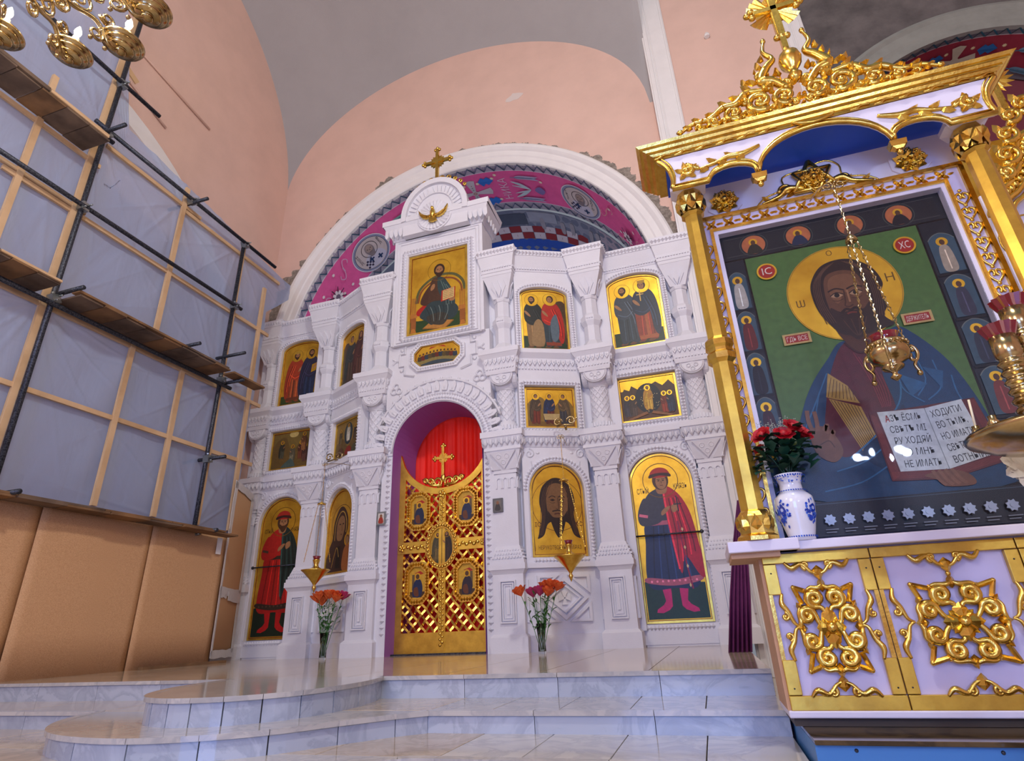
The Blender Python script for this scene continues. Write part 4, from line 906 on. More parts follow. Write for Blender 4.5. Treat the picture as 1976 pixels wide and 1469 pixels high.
# oblique bays
def p_face(p):
    p.RG(0, 1.93, .375, .375, .008, '7A5510', n=40); p.L([(0, 2.3), (0, 2.2)], .006, '7A5510', smooth=False)
    p.L([(-.36, 1.28), (-.36, 2.15), (-.2, 2.44), (0, 2.5), (.2, 2.44), (.36, 2.15), (.36, 1.28)], .008, '5A3D10')
    H2 = '2A1A12'
    p.S([(-.10, 2.30), (-.22, 2.18), (-.265, 1.98), (-.24, 1.80), (-.26, 1.65), (-.30, 1.50), (-.31, 1.45), (-.22, 1.50), (-.15, 1.66), (0, 1.7), (.15, 1.66), (.22, 1.50), (.31, 1.45), (.30, 1.50), (.26, 1.65), (.24, 1.80), (.265, 1.98), (.22, 2.18), (.10, 2.30), (0, 2.33)], H2)
    p.S([(-.13, 2.18), (-.16, 1.98), (-.14, 1.80), (-.08, 1.68), (0, 1.62), (.08, 1.68), (.14, 1.80), (.16, 1.98), (.13, 2.18), (0, 2.25)], '7A5634')
    p.S([(-.145, 1.84), (-.10, 1.66), (-.05, 1.52), (0, 1.46), (.05, 1.52), (.10, 1.66), (.145, 1.84), (.08, 1.76), (0, 1.745), (-.08, 1.76)], H2)
    for e in (-1, 1):
        p.E(e * .066, 2.0, .036, .016, '3A2416', n=12); p.E(e * .066, 2.0, .015, .013, '120A06', n=8); p.L([(e * .02, 2.04), (e * .07, 2.06), (e * .12, 2.035)], .012, H2); p.L([(e * .03, 1.965), (e * .07, 1.955), (e * .11, 1.97)], .007, '4A3018')
        for k in range(4): p.L([(e * (.05 + .04 * k), 2.28 - .03 * k), (e * (.17 + .02 * k), 2.0), (e * (.20 + .02 * k), 1.72), (e * (.24 + .018 * k), 1.50)], .007, '5A3A22')
    p.L([(.012, 2.03), (.022, 1.90), (0, 1.865), (-.022, 1.88)], .012, '52361C'); p.L([(-.05, 1.795), (0, 1.805), (.05, 1.795)], .014, '4A1E14'); p.L([(-.08, 1.835), (0, 1.85), (.08, 1.835)], .018, H2)
    p.X('ІС', -.30, 1.62, .06, '5A2414'); p.X('ХС', .30, 1.62, .06, '5A2414'); p.X('НЕРУКОТВОРНЫЙ ОБРАЗ', 0, 1.30, .055, '6A4414', fit=.62)
icon('face_icon', 'arched gold icon of a long-haired bearded face behind a hanging lamp', MR2, ('arch', .40, 1.20, 2.14, 2.54), p_face)
def p_mother(p):
    p.E(.02, 1.98, .30, .30, 'A8822E', True, 30); p.RG(.02, 1.98, .30, .30, .01, '5A3D10')
    p.S([(-.34, 1.25), (-.33, 1.55), (-.22, 1.75), (-.20, 2.0), (-.08, 2.22), (.06, 2.24), (.20, 2.08), (.22, 1.88), (.16, 1.72), (.22, 1.5), (.24, 1.25)], '3A2218')
    p.L([(-.16, 1.72), (-.15, 1.98), (-.04, 2.15), (.08, 2.15), (.17, 2.0), (.17, 1.82)], .018, 'B08A3A'); p.S([(-.10, 1.75), (-.10, 2.0), (0, 2.1), (.10, 2.06), (.13, 1.92), (.08, 1.75), (.01, 1.70)], '8A6440')
    for e in (-.02, .075): p.E(e, 1.965, .024, .012, '24140C', n=8)
    p.L([(.03, 1.98), (.05, 1.88), (.03, 1.86)], .01, '5A3A20'); p.L([(.01, 1.80), (.06, 1.80)], .012, '5A2418', smooth=False)
    p.E(.24, 1.70, .105, .105, 'A8822E', True); p.S([(.12, 1.25), (.12, 1.5), (.2, 1.62), (.3, 1.6), (.35, 1.45), (.35, 1.25)], '9A5A2C'); p.E(.23, 1.70, .062, .075, '6A4428'); p.E(.22, 1.69, .045, .058, '8F6A42')
    p.P([(-.10, 1.28), (.06, 1.28), (.02, 1.62), (-.06, 1.62)], '14100E'); p.L([(-.2, 1.3), (-.08, 1.6), (0, 1.45)], .012, 'B08A3A')
icon('mother_icon', 'arched gold icon of a veiled mother with child left of the gilded doors', ML2, ('arch', .40, 1.20, 2.14, 2.54), p_mother)
def hills(p, v0, v1, col, hw=.42):
    p.S([(-hw, v0), (hw, v0), (hw, v1 * .6 + v0 * .4), (hw * .6, v1), (hw * .3, v1 * .7 + v0 * .3), (0, v1 * .5 + v0 * .5), (-hw * .4, v1), (-hw, v1 * .7 + v0 * .3)], col)
def p_table(p):          # group of robed figures, plain stand-in
    p.P([(-.36, 3.14), (.36, 3.14), (.36, 3.30), (-.36, 3.30)], '7A5A24'); hills(p, 3.24, 3.62, '8A6A2A', .36)
    for x, rc, ck in ((-.24, '6A2A1C', '4A3A2A'), (-.02, '5A2620', '1E2A4A'), (.22, '3A3A40', '5A4A34')): figure(p, x, 3.17, .52, rc, ck, -1 if x > .1 else 1, .05, beard=False)
    p.P([(-.10, 3.24), (.12, 3.24), (.14, 3.34), (-.12, 3.34)], 'B9A06A')
icon('small_festal_icon', 'small dark gold icon of three robed figures right of the portal arch', MR2, ('rect', .40, 3.10, 3.78), p_table)
def p_transf(p):
    p.R(-.37, .37, 3.13, 3.75, '8A6C2C'); hills(p, 3.13, 3.45, '6A5228', .36); p.E(.02, 3.52, .13, .20, '26343A', n=24); p.E(.02, 3.52, .09, .16, '3E4A48'); figure(p, .02, 3.38, .32, 'D9D2BC', 'B9B29A', 1)
    for x, c in ((-.22, '6A5A38'), (.24, '5A4A38')): figure(p, x, 3.36, .28, c, hx(c, .7), 1)
    for x, v, c in ((-.2, 3.16, '5A3A24'), (.05, 3.15, '8A2A20'), (.25, 3.16, '4A4A34')): p.S([(x - .1, v), (x - .06, v + .11), (x + .04, v + .13), (x + .1, v + .03)], c)
icon('small_festal_icon', 'narrow small icon with white figure in dark oval left of the arch', ML2, ('rect', .40, 3.10, 3.78), p_transf)
def p_angel(p):
    p.R(-.36, .36, 4.48, 4.70, '1E3A22'); figure(p, -.15, 4.50, 1.0, '8A6A42', '1E2222', -1, .12); p.S([(-.22, 4.55), (-.19, 4.9), (-.1, 5.02), (-.02, 4.9), (-.02, 4.55)], '9A7A50')
    figure(p, .14, 4.50, 1.02, '2E3C44', 'B02418', -1, .06, beard=False, wings='4A3420', hem='8A3A22'); p.S([(.12, 4.62), (.10, 4.95), (.2, 5.12), (.24, 4.9), (.22, 4.66)], '5A6A74')
icon('deesis_icon', 'upper icon of a dark-cloaked figure and red-robed winged angel', MR2, ('arch', .40, 4.44, 5.46, 5.60), p_angel)
def p_two(p):
    p.R(-.36, .36, 4.48, 4.62, '3A3A20'); figure(p, -.12, 4.50, 1.0, '4A3A30', '2E3434', 1, .06, wings='4A3424', beard=False); figure(p, .16, 4.50, 1.0, '5A3A30', '4A2A26', 1, .08, veil='4A2A26')
icon('deesis_icon', 'narrow upper icon of two dim brown figures left of the crown panel', ML2, ('arch', .40, 4.44, 5.46, 5.60), p_two)
def p_upr(p):
    p.R(-.40, .40, 4.49, 4.74, '1E3420'); figure(p, -.14, 4.52, 1.14, '2E3A44', '3A4450', -1, .10); figure(p, .16, 4.53, 1.18, '8A3422', '1F2C40', -1, .03, beard=False, hem='A8562E', crown='B08A2C')
    p.L([(.10, 5.28), (.10, 5.48)], .018, 'D9B25A', smooth=False); p.L([(.04, 5.41), (.16, 5.41)], .016, 'D9B25A', smooth=False)
icon('deesis_icon', 'upper right icon with grey-robed elder and crowned figure holding a cross', MR1, ('arch', .445, 4.45, 5.62, 5.80), p_upr)
def p_upl(p):
    p.R(-.40, .40, 4.49, 4.66, '3A4A22'); figure(p, -.14, 4.52, 1.12, '9A4A28', 'A03A20', 1, .04, hem='6A3420', crown='B08A2C'); figure(p, .18, 4.53, 1.12, '24304A', '2A2A40', 1, .08, book=True)
icon('deesis_icon', 'upper left icon of two figures in orange and dark blue robes', ML1, ('arch', .445, 4.45, 5.62, 5.80), p_upl)
def p_midr(p):
    p.R(-.42, .42, 3.20, 3.70, '5A3A26'); p.P([(-.42, 3.62), (-.36, 3.74), (-.28, 3.70), (-.24, 3.78), (-.14, 3.70), (.02, 3.74), (.14, 3.80), (.24, 3.72), (.34, 3.80), (.42, 3.70), (.42, 3.55), (-.42, 3.5)], '4A3626')
    p.E(0, 3.54, .20, .25, '141E2A', n=28)
    random.seed(4)
    for k in range(40): a, r = random.random() * 6.28, random.random() ** .5; p.E(.18 * r * math.cos(a), 3.54 + .23 * r * math.sin(a), .006, .006, 'D9C48A', n=5)
    figure(p, 0, 3.34, .42, 'C99A3A', 'B9862C', 1, hair='5A3A1A')
    for x, c in ((-.33, '3A3440'), (-.24, '4A3A34'), (.24, '8A3020'), (.33, '24304A')): figure(p, x, 3.26, .36, c, hx(c, .75), 1 if x < 0 else -1)
    p.P([(-.35, 3.22), (-.05, 3.32), (-.02, 3.28), (-.30, 3.2)], '8A5A34'); p.P([(.35, 3.22), (.05, 3.32), (.02, 3.28), (.30, 3.2)], '8A5A34')
icon('small_festal_icon', 'small icon with golden figure on a starry dark oval above tall icon', MR1, ('rect', .455, 3.17, 3.91), p_midr)
def p_midl(p):
    p.R(-.42, .42, 3.20, 3.87, '7A6430'); hills(p, 3.20, 3.80, '6A5228', .42); p.E(.02, 3.84, .1, .06, 'C9B06A')
    for x, v, c in ((-.22, 3.38, '4A4A3A'), (.02, 3.28, '7A7258'), (.2, 3.34, '6A3A28'), (.3, 3.28, '5A3A30'), (.26, 3.5, '8A5A34')): figure(p, x, v, .36, c, hx(c, .7), 1 if x < 0 else -1)
    p.S([(-.2, 3.2), (-.05, 3.34), (.02, 3.36), (.1, 3.2)], '4A5A52')
icon('small_festal_icon', 'small dim icon of figures by a river on the far left', ML1, ('rect', .455, 3.17, 3.91), p_midl)
# king icon and eight-sided icon
def p_king(p):
    p.S([(-.50, 5.02), (.50, 5.02), (.50, 5.25), (.30, 5.30), (-.30, 5.24), (-.50, 5.26)], '2A4420')
    p.L([(-.42, 5.60), (-.36, 5.85), (-.18, 6.02), (.05, 6.10), (.30, 6.06), (.46, 5.90), (.50, 5.70)], .05, '5A5A34'); p.L([(-.38, 5.60), (-.32, 5.82), (-.16, 5.96), (.05, 6.02), (.28, 5.98), (.42, 5.84), (.45, 5.68)], .035, '8A4A22')
    for q in (-1, 1):
        for k in range(5): p.R(q * .46 - .055 + .022 * k, q * .46 - .043 + .022 * k, 5.36, 5.72, 'A8642C')
        p.R(q * .46 - .07, q * .46 + .07, 5.32, 5.40, 'B9742E'); p.R(q * .46 - .05, q * .46 + .05, 5.08, 5.32, '9A5A28'); p.S([(q * .46 - .05, 5.0), (q * .46 + .05, 5.0), (q * .46 + .03, 5.10), (q * .46 - .03, 5.10)], 'B9742E')
    p.S([(-.40, 5.44), (-.22, 5.56), (-.18, 5.44), (-.36, 5.34)], 'B0201A')
    p.P([(-.28, 5.08), (.12, 5.0), (.30, 5.14), (-.08, 5.22)], 'B9803A'); p.L([(-.28, 5.08), (.12, 5.0), (.30, 5.14)], .02, '8A5A24', smooth=False)
    p.S([(-.16, 5.92), (-.30, 5.72), (-.32, 5.56), (-.12, 5.52), (-.05, 5.70), (-.02, 5.96)], '4A2E22')
    p.S([(-.10, 6.05), (-.17, 5.8), (-.14, 5.52), (.16, 5.50), (.22, 5.75), (.12, 6.02)], '4E3426'); p.S([(0, 6.06), (.14, 5.98), (.28, 5.72), (.32, 5.44), (.18, 5.36), (.10, 5.56), (.0, 5.8)], '2E4446')
    p.S([(-.26, 5.46), (-.10, 5.58), (.22, 5.52), (.38, 5.38), (.34, 5.22), (.20, 5.16), (.06, 5.22), (-.10, 5.12), (-.20, 5.20), (-.34, 5.32)], '2E3F42')
    p.S([(-.20, 5.30), (-.14, 5.16), (.0, 5.10), (.12, 5.10), (.20, 5.24), (.06, 5.34)], '3E3A32')
    for k in range(6): p.L([(-.22 + .08 * k, 5.48), (-.16 + .07 * k, 5.34), (-.12 + .05 * k, 5.18)], .010, '7A8A84' if k % 2 else '1A2628')
    for k in range(3): p.L([(.05 + .05 * k, 5.98 - .05 * k), (.14 + .05 * k, 5.7), (.16 + .05 * k, 5.46)], .010, '6A8078')
    head(p, .02, 6.20, .105, '3A2418', True, None, False); p.RG(.02, 6.21, .22, .22, .006, '8A6414')
    p.P([(.06, 5.54), (.32, 5.58), (.33, 5.80), (.07, 5.76)], 'B02A1C'); p.P([(.09, 5.56), (.195, 5.575), (.20, 5.77), (.095, 5.755)], 'D9B878'); p.P([(.20, 5.575), (.305, 5.595), (.31, 5.79), (.205, 5.775)], 'D9B878')
    for k in range(5): p.L([(.105, 5.735 - .035 * k), (.185, 5.745 - .035 * k)], .008, '5A3A24', smooth=False); p.L([(.215, 5.755 - .035 * k), (.295, 5.765 - .035 * k)], .008, '5A3A24', smooth=False)
    p.S([(-.13, 5.80), (-.07, 5.84), (-.06, 5.92), (-.10, 5.93), (-.14, 5.86)], SK, n=3); p.S([(.22, 5.53), (.30, 5.52), (.32, 5.58), (.24, 5.58)], SK, n=3)
icon('throne_icon', 'large rectangular gold icon of an enthroned figure with open book under the dove', MK_, ('rect', .57, 4.965, 6.605), p_king, border=.05, w=-.06)
o8 = oc(.415, .185, .12)
def p_supper(p):
    p.S([(-.36, 4.40), (.36, 4.40), (.34, 4.50), (0, 4.55), (-.34, 4.50)], '8A7A44'); p.P([(-.16, 4.66), (0, 4.70), (.16, 4.66), (.12, 4.70), (-.12, 4.70)], 'B0301C')
    for k in range(11): x = -.32 + .064 * k; v = 4.53 + .04 * math.sin(PI * k / 10); c = ('4A3A28', '6A2A1C', '2A3A4A', '5A4A24')[k % 4]; p.S([(x - .035, v - .06), (x - .03, v + .02), (x + .03, v + .02), (x + .035, v - .06)], c, n=3); p.E(x, v + .045, .03, .03, 'B9862C', True, 12); p.E(x, v + .045, .018, .022, '5A3A22', n=8)
    p.S([(-.3, 4.38), (-.1, 4.44), (.12, 4.44), (.3, 4.38)], '3A4A54', n=4)
icon('small_feast_icon', 'small eight-sided icon of a crowded table above the portal arch', MC, ('poly', o8, 0, 4.545, .30), p_supper, border=.012, w=.004)
# two tiny icons fixed to the inner pillars
def tiny(label, M, u, v, silver):
    t = thing('small_icon', label, 'icon', tuple(M @ Vector((u, v, .03)))); g = G(); g.box(u - .075, u + .075, v - .10, v + .10, 0, .03); mk('frame', g, M_ZINC if silver else mat('dark_metal', '5A5A5E', .4, metal=.6), t, M)
    p = Pic(.031); p.R(u - .05, u + .05, v - .075, v + .075, 'D9D2CC' if silver else '77706A'); p.S([(u - .04, v - .07), (u - .03, v), (u, v + .03), (u + .03, v), (u + .04, v - .07)], 'A83A2C' if silver else '3A3436'); p.E(u, v + .035, .022, .026, '8A5A3C', n=10); mk('painting', p, [M_PAINT, M_LEAF], t, M)
tiny('tiny silver-framed icon on the pillar left of the gilded doors', F(CX - .87, 7.93, 0), 0, 1.92, True)
tiny('tiny grey metal icon on the pillar right of the gilded doors', F(CX + 1.14, 7.945, 0), -.125, 1.94, False)
# bracket scrolls on the ledge
for off, y, lb in ((-1.95, 8.12, 'small iron scroll bracket on the ledge left of the doors'), (2.08, 7.95, 'small brass scroll bracket above the bearded face icon')):
    g = G(); M = F(CX + off, y, 2.98)
    P = spiral(-.1, .1, .07, .02, 0, 1.2, 14, 1); g.tube([(x, yy, .0) for x, yy in P], .012, 5); P = spiral(.1, .1, .07, .02, 180, 1.2, 14, -1); g.tube([(x, yy, 0) for x, yy in P], .012, 5); g.tube([(-.12, .03, 0), (0, .05, 0), (.12, .03, 0), (.2, .12, .05)], .012, 5); g.tube([(0, .05, -.05), (0, .0, -.1)], .02, 5)
    tag(mk('scroll_bracket', g, M_BRASS, None, M), lb, 'bracket')

# ================================================================ gilded royal doors and red curtain
MD = F(CX + .02, 8.22, 0)
doors = thing('royal_doors', 'pair of gilded lattice doors with oval and eight-sided painted plaques', 'door', (CX + .02, 8.22, 0))
for q in (-1, 1):
    leaf = G(); XS = [.075 * k for k in range(10)]; top = [(q * x, 3.124 - math.sqrt(.764 ** 2 - x * x)) for x in XS] + [(q * .735, 2.93), (q * .75, 2.98)]
    inner_top = [(q * max(.055, x * .86), 3.124 - math.sqrt(.859 ** 2 - (x * .86) ** 2)) for x in XS] + [(q * .62, 3.124 - math.sqrt(.859 ** 2 - .62 ** 2)), (q * .645, 3.124 - math.sqrt(.859 ** 2 - .645 ** 2))]
    o1 = [(q * .0, .02)] + top + [(q * .75, .02)]; i1 = [(q * .055, .29)] + inner_top + [(q * .645, .29)]
    if q > 0: o1, i1 = o1[::-1], i1[::-1]
    leaf.ring(o1, i1, -.035, .02, back=True); lf = mk('door_leaf_frame', leaf, M_GOLDP, doors, MD)
    # woven lattice: every strip is its own piece
    def clip(a, b, v0, v1, u0, u1, lim):
        pts = []; n = 60
        for k in range(n + 1):
            x = a[0] + (b[0] - a[0]) * k / n; y = a[1] + (b[1] - a[1]) * k / n
            if u0 <= x <= u1 and v0 <= y <= min(v1, lim(x)): pts.append((x, y))
        return pts
    lim = lambda x: 3.124 - math.sqrt(.835 ** 2 - x * x)
    for v0, v1 in ((.29, 1.40), (1.57, 2.95)):
        for d in (-1, 1):
            sp = .155; k = -20
            while k < 40:
                c0 = k * sp; k += 1; sl = 1.15 * d
                # line v = c0 + sl * u
                u0, u1 = .06, .645; pts = clip((u0, v0 - 1 + c0 + sl * 0), (u1, v0 - 1 + c0 + sl * (u1 - u0)), v0, v1, u0, u1, lim)
                if len(pts) < 4: continue
                (xa, ya), (xb, yb) = pts[0], pts[-1]; L = math.hypot(xb - xa, yb - ya)
                if L < .05: continue
                n = max(2, int(L / .035)); g = G(); tx, ty = (xb - xa) / L, (yb - ya) / L; l = []; r = []
                for i in range(n + 1):
                    s_ = L * i / n; x = xa + tx * s_; y = ya + ty * s_; ph = (x * 1.15 * 2) / sp * PI * .5; wv = .012 * math.cos((y - d * 1.15 * x) * 0 + (ya + 99) * 0 + (2 * PI * (x - u0) * 1.15 / sp) + (0 if d > 0 else PI) + PI * k) + (.002 if d > 0 else 0)
                    l.append((q * (x - ty * .016), y + tx * .016, wv)); r.append((q * (x + ty * .016), y - tx * .016, wv))
                g._a(l + r, [(i, i + 1, n + 2 + i, n + 1 + i) for i in range(n)]); o = mk('lattice_strip', g, M_GOLD, lf, MD)
                o.modifiers.new('thick', 'SOLIDIFY').thickness = .006
    g = G(); g.box(min(q * .19, q * .74), max(q * .19, q * .74), 1.40, 1.57, -.01, .03); hb = mk('cross_rail', g, M_GOLDP, lf, MD)
    g = G()
    for k in range(6): g.ell((q * (.28 + .058 * k), 1.485 + (.012 if k % 2 else -.012), .032), (.034, .028, .02), 8, 5)
    mk('leaf_garland', g, M_GOLD, hb, MD)
    g = G(); [g.ell((q * .67 + .035 * math.cos(a), 1.485 + .035 * math.sin(a), .035), (.026, .026, .02), 8, 5) for a in (0, 1.26, 2.51, 3.77, 5.03)]; g.ell((q * .67, 1.485, .045), (.02, .02, .02), 8, 5); mk('rosette', g, M_GOLD, hb, MD)
    # eight-sided plaques
    for v, hue, lb in ((2.03, '1F2A48', 'upper'), (.97, '2A2434', 'lower')):
        u = q * .395 + .0; c8 = lambda a, b, c: [(u + a, v - b + c), (u + a, v + b - c), (u + a - c, v + b), (u - a + c, v + b), (u - a, v + b - c), (u - a, v - b + c), (u - a + c, v - b), (u + a - c, v - b)]
        g = G(); g.ring(c8(.20, .30, .10), c8(.135, .225, .075), 0, .055); g.poly(c8(.14, .23, .076), .02); bumps(g, c8(.168, .262, .088), .05, .042, .055, closed=True); pl = mk('eight_sided_plaque', g, M_GOLD, doors, MD)
        p = Pic(.022); p.P(c8(.135, .225, .075), 'D0A030'); p.P([(u - .12, v - .2), (u + .12, v - .2), (u + .12, v - .12), (u - .12, v - .12)], '4A3018'); p.P([(u - .05, v + .14), (u + .04, v + .17), (u + .1, v + .13), (u + .02, v + .11)], 'B0281A')
        p.R(u + q * .07 - .02, u + q * .07 + .02, v - .1, v + .12, '6A5434'); p.S([(u - .08, v - .17), (u - .07, v - .03), (u - .02, v + .05), (u + .05, v + .04), (u + .085, v - .08), (u + .05, v - .19), (u - .03, v - .2)], hue if (q > 0) != (v > 1.5) else '1E2C50'); p.S([(u - .05, v - .17), (u - .06, v - .08), (u + .0, v - .06), (u + .02, v - .18)], '6A3A24'); p.E(u - .0, v + .095, .05, .05, 'B98A2C', True); p.E(u, v + .09, .03, .036, '5A3A22', n=10)
        mk('painting', p, [M_PAINT, M_LEAF], pl, MD)
g = G(); g.box(-.052, .052, .05, 2.34, -.02, .035); st = mk('centre_stile', g, M_GOLDP, doors, MD)
g = G()
for k in range(60):
    v = .12 + k * .0365
    if 1.15 < v < 1.80: continue
    g.ell((.016 * (1 if k % 2 else -1), v, .038), (.024, .022, .016), 6, 4)
stuff(mk('leaf_garland', g, M_GOLD, st, MD)); g = G(); [g.ell((.04 * math.cos(a), 2.26 + .04 * math.sin(a), .04), (.028, .028, .022), 8, 5) for a in (0, 1.26, 2.51, 3.77, 5.03)]; g.ell((0, 2.26, .05), (.022, .022, .022), 8, 5); mk('rosette', g, M_GOLD, st, MD)
g = G(); E1 = arc(0, 1.48, .265, 0, 350, 35, .34); g.poly(E1, .03); g.ring(arc(0, 1.48, .265, 0, 350, 35, .34), arc(0, 1.48, .195, 0, 350, 35, .265), .0, .06)
for k in range(34):
    a = 2 * PI * k / 34; g.ell((.23 * math.cos(a), 1.48 + .303 * math.sin(a), .062), (.026, .026, .018), 6, 4)
ov = mk('oval_plaque', g, M_GOLD, doors, MD)
p = Pic(.032); p.E(0, 1.48, .195, .265, 'B98E30', n=36); p.S([(-.17, 1.36), (.17, 1.36), (.12, 1.25), (0, 1.22), (-.12, 1.25)], '3A3E28'); figure(p, -.085, 1.27, .42, '6A5A34', '4A4430', 1, .06); figure(p, .085, 1.27, .43, '3A2A24', '2E2420', -1, .03, veil='3A2620'); p.L([(0, 1.22), (0, 1.74)], .008, '2A1C0C', smooth=False); mk('painting', p, [M_PAINT, M_LEAF], ov, MD)
dc = trefoil_cross('x', '', MD, 2.52, .52, .145, parent=doors, r=.022)
g = G()
for q in (-1, 1):
    for k, (u, r) in enumerate(((.10, .085), (.22, .06), (.31, .045))):
        P = spiral(q * u, 2.46 + .02 * k, r, r * .2, 270, 1.5, 18, -q); g.tube([(x, y, .0) for x, y in P], taper(len(P), .024, .6), 5)
    g.tube([(q * .02, 2.40, 0), (q * .2, 2.42, 0), (q * .36, 2.53, 0)], [.03, .025, .01], 5)
g.ell((0, 2.52, .01), (.045, .07, .03)); mk('scroll_crest', g, M_GOLD, doors, MD)
g = G(); n = 80; vs = []
for i in range(n + 1):
    u = -.95 + 1.9 * i / n; wv = .035 * math.sin(u * 23) + .018 * math.sin(u * 57 + 1)
    for v in (0, 3.75): vs.append((u, v, wv * (1 if v == 0 else .5)))
g.smooth = True; g._a(vs, [(2 * i, 2 * i + 2, 2 * i + 3, 2 * i + 1) for i in range(n)]); cu = mk('red_curtain', g, M_RED, None, F(CX, 8.80, 0)); tag(cu, 'bright red curtain hanging behind the gilded lattice doors', 'curtain')
g = G(); g.box(-.80, .80, -.002, .02, -.06, .06); tag(mk('threshold_bar', g, M_STEEL, None, F(CX + .02, 8.16, 0)), 'dark metal threshold strip under the gilded doors', 'threshold')
# ================================================================ gilded icon kiosk
KX = 1.065
K0 = F(KX, 3.30, 0)
kio = thing('icon_kiosk', 'large gilded white kiosk with columns, scroll crest and cross around the big icon', 'kiosk', (KX, 3.45, -.17))
def stroke(g, pts, r, w=.02, n=6, seg=6, a=.45, b=.35, flat=1.0):
    P = cat(pts, n); g.tube([(x, y, w) for x, y in P], taper(len(P), r, a, b), seg, flat=flat)
def volute(g, x, y, r, a0, turns, d, rad, w=.02):
    P = spiral(x, y, r, r * .18, a0, turns, 20, d); g.tube([(p[0], p[1], w) for p in P], [rad * (1 - .45 * i / 20) for i in range(21)], 6); g.ell((x, y, w + .004), (rad * .9, rad * .9, rad * .9), 8, 5)
def leaf(g, x, y, L, wd, ang, w=.01, th=.02):
    T0 = g.T; g.T = (T0 if T0 is not None else Matrix()) @ Matrix.Translation((x, y, w)) @ Matrix.Rotation(math.radians(ang), 4, 'Z')
    vs = [(0, 0, 0), (L * .3, wd * .5, 0), (L * .7, wd * .38, 0), (L, 0, th * .5), (L * .7, -wd * .38, 0), (L * .3, -wd * .5, 0), (L * .3, 0, th), (L * .7, 0, th * 1.1)]
    g._a(vs, [(0, 6, 1), (1, 6, 7, 2), (2, 7, 3), (3, 7, 4), (4, 7, 6, 5), (5, 6, 0)]); g.T = T0
# ---- plinth and body
g = G(); g.box(-.775, .775, -.08, .60, -.42, -.012); body = mk('base_body', g, M_LILAC, kio, K0)
g = G(); g.box(-.80, -.765, -.10, .60, -.40, -.004); mk('side_board', g, mat('side_wood', 'C49A78', .6, var=.1), kio, K0)
g = G(); g.box(-.80, .81, -.130, -.10, -.40, .02); mk('plinth', g, M_WHITEP, kio, K0, bevel=.006); g = G(); g.box(-.78, .79, -.166, -.130, -.40, -.02); mk('plinth_recess', g, mat('recess_brown', '4A3C2C', .5), kio, K0)
def bar(u0, u1, v0, v1, w=.016): g = G(); g.box(u0, u1, v0, v1, -.012, w); return mk('gilded_strip', g, M_GOLDP, kio, K0, bevel=.003)
cols = [(-.785, -.725), (-.355, -.302), (-.298, -.245), (.245, .298), (.302, .355), (.725, .785)]
for u0, u1 in ((-.785, -.30), (-.296, .296), (.30, .785)):
    bar(u0, u1, .545, .592); bar(u0, u1, -.10, -.04)
    c = (u0 + u1) / 2
    for v, s_ in ((.548, -1), (-.045, 1)):                        # leaf scrolls on the rails
        g = G()
        for q in (-1, 1):
            stroke(g, [(c + q * .145, v), (c + q * .115, v + s_ * .028), (c + q * .07, v + s_ * .012), (c + q * .03, v + s_ * .05), (c, v + s_ * .062)], .014); volute(g, c + q * .05, v + s_ * .018, .02, 90 * s_, 1.1, q, .009)
        leaf(g, c, v + s_ * .02, .07, .05, 90 * s_, .015); mk('rail_scroll', g, M_GOLD, kio, K0)
for k, (u0, u1) in enumerate(cols):
    bar(u0, u1, .40, .543); bar(u0, u1, -.038, .11)
    inner = u1 if k in (0, 2, 4) else u0; d = 1 if k in (0, 2, 4) else -1; oth = u0 if d > 0 else u1
    g = G(); g.box(min(oth, oth + d * .018), max(oth, oth + d * .018), .11, .40, -.012, .014)
    stroke(g, [(inner, .405), (inner - d * .01, .36), (inner + d * .012, .32), (inner + d * .03, .27), (inner + d * .055, .255)], .014); stroke(g, [(inner, .105), (inner - d * .01, .15), (inner + d * .012, .19), (inner + d * .03, .24), (inner + d * .055, .255)], .014)
    volute(g, inner - d * .005, .30, .02, 90, 1.1, -d, .009); volute(g, inner - d * .005, .21, .02, -90, 1.1, d, .009); mk('stile_scroll', g, M_GOLD, kio, K0)
    for v in (.50, -.01): 
        g = G(); g.ell(((u0 + u1) / 2, v, .017), (.004, .004, .003), 6, 4); mk('screw', g, M_STEEL, kio, K0)
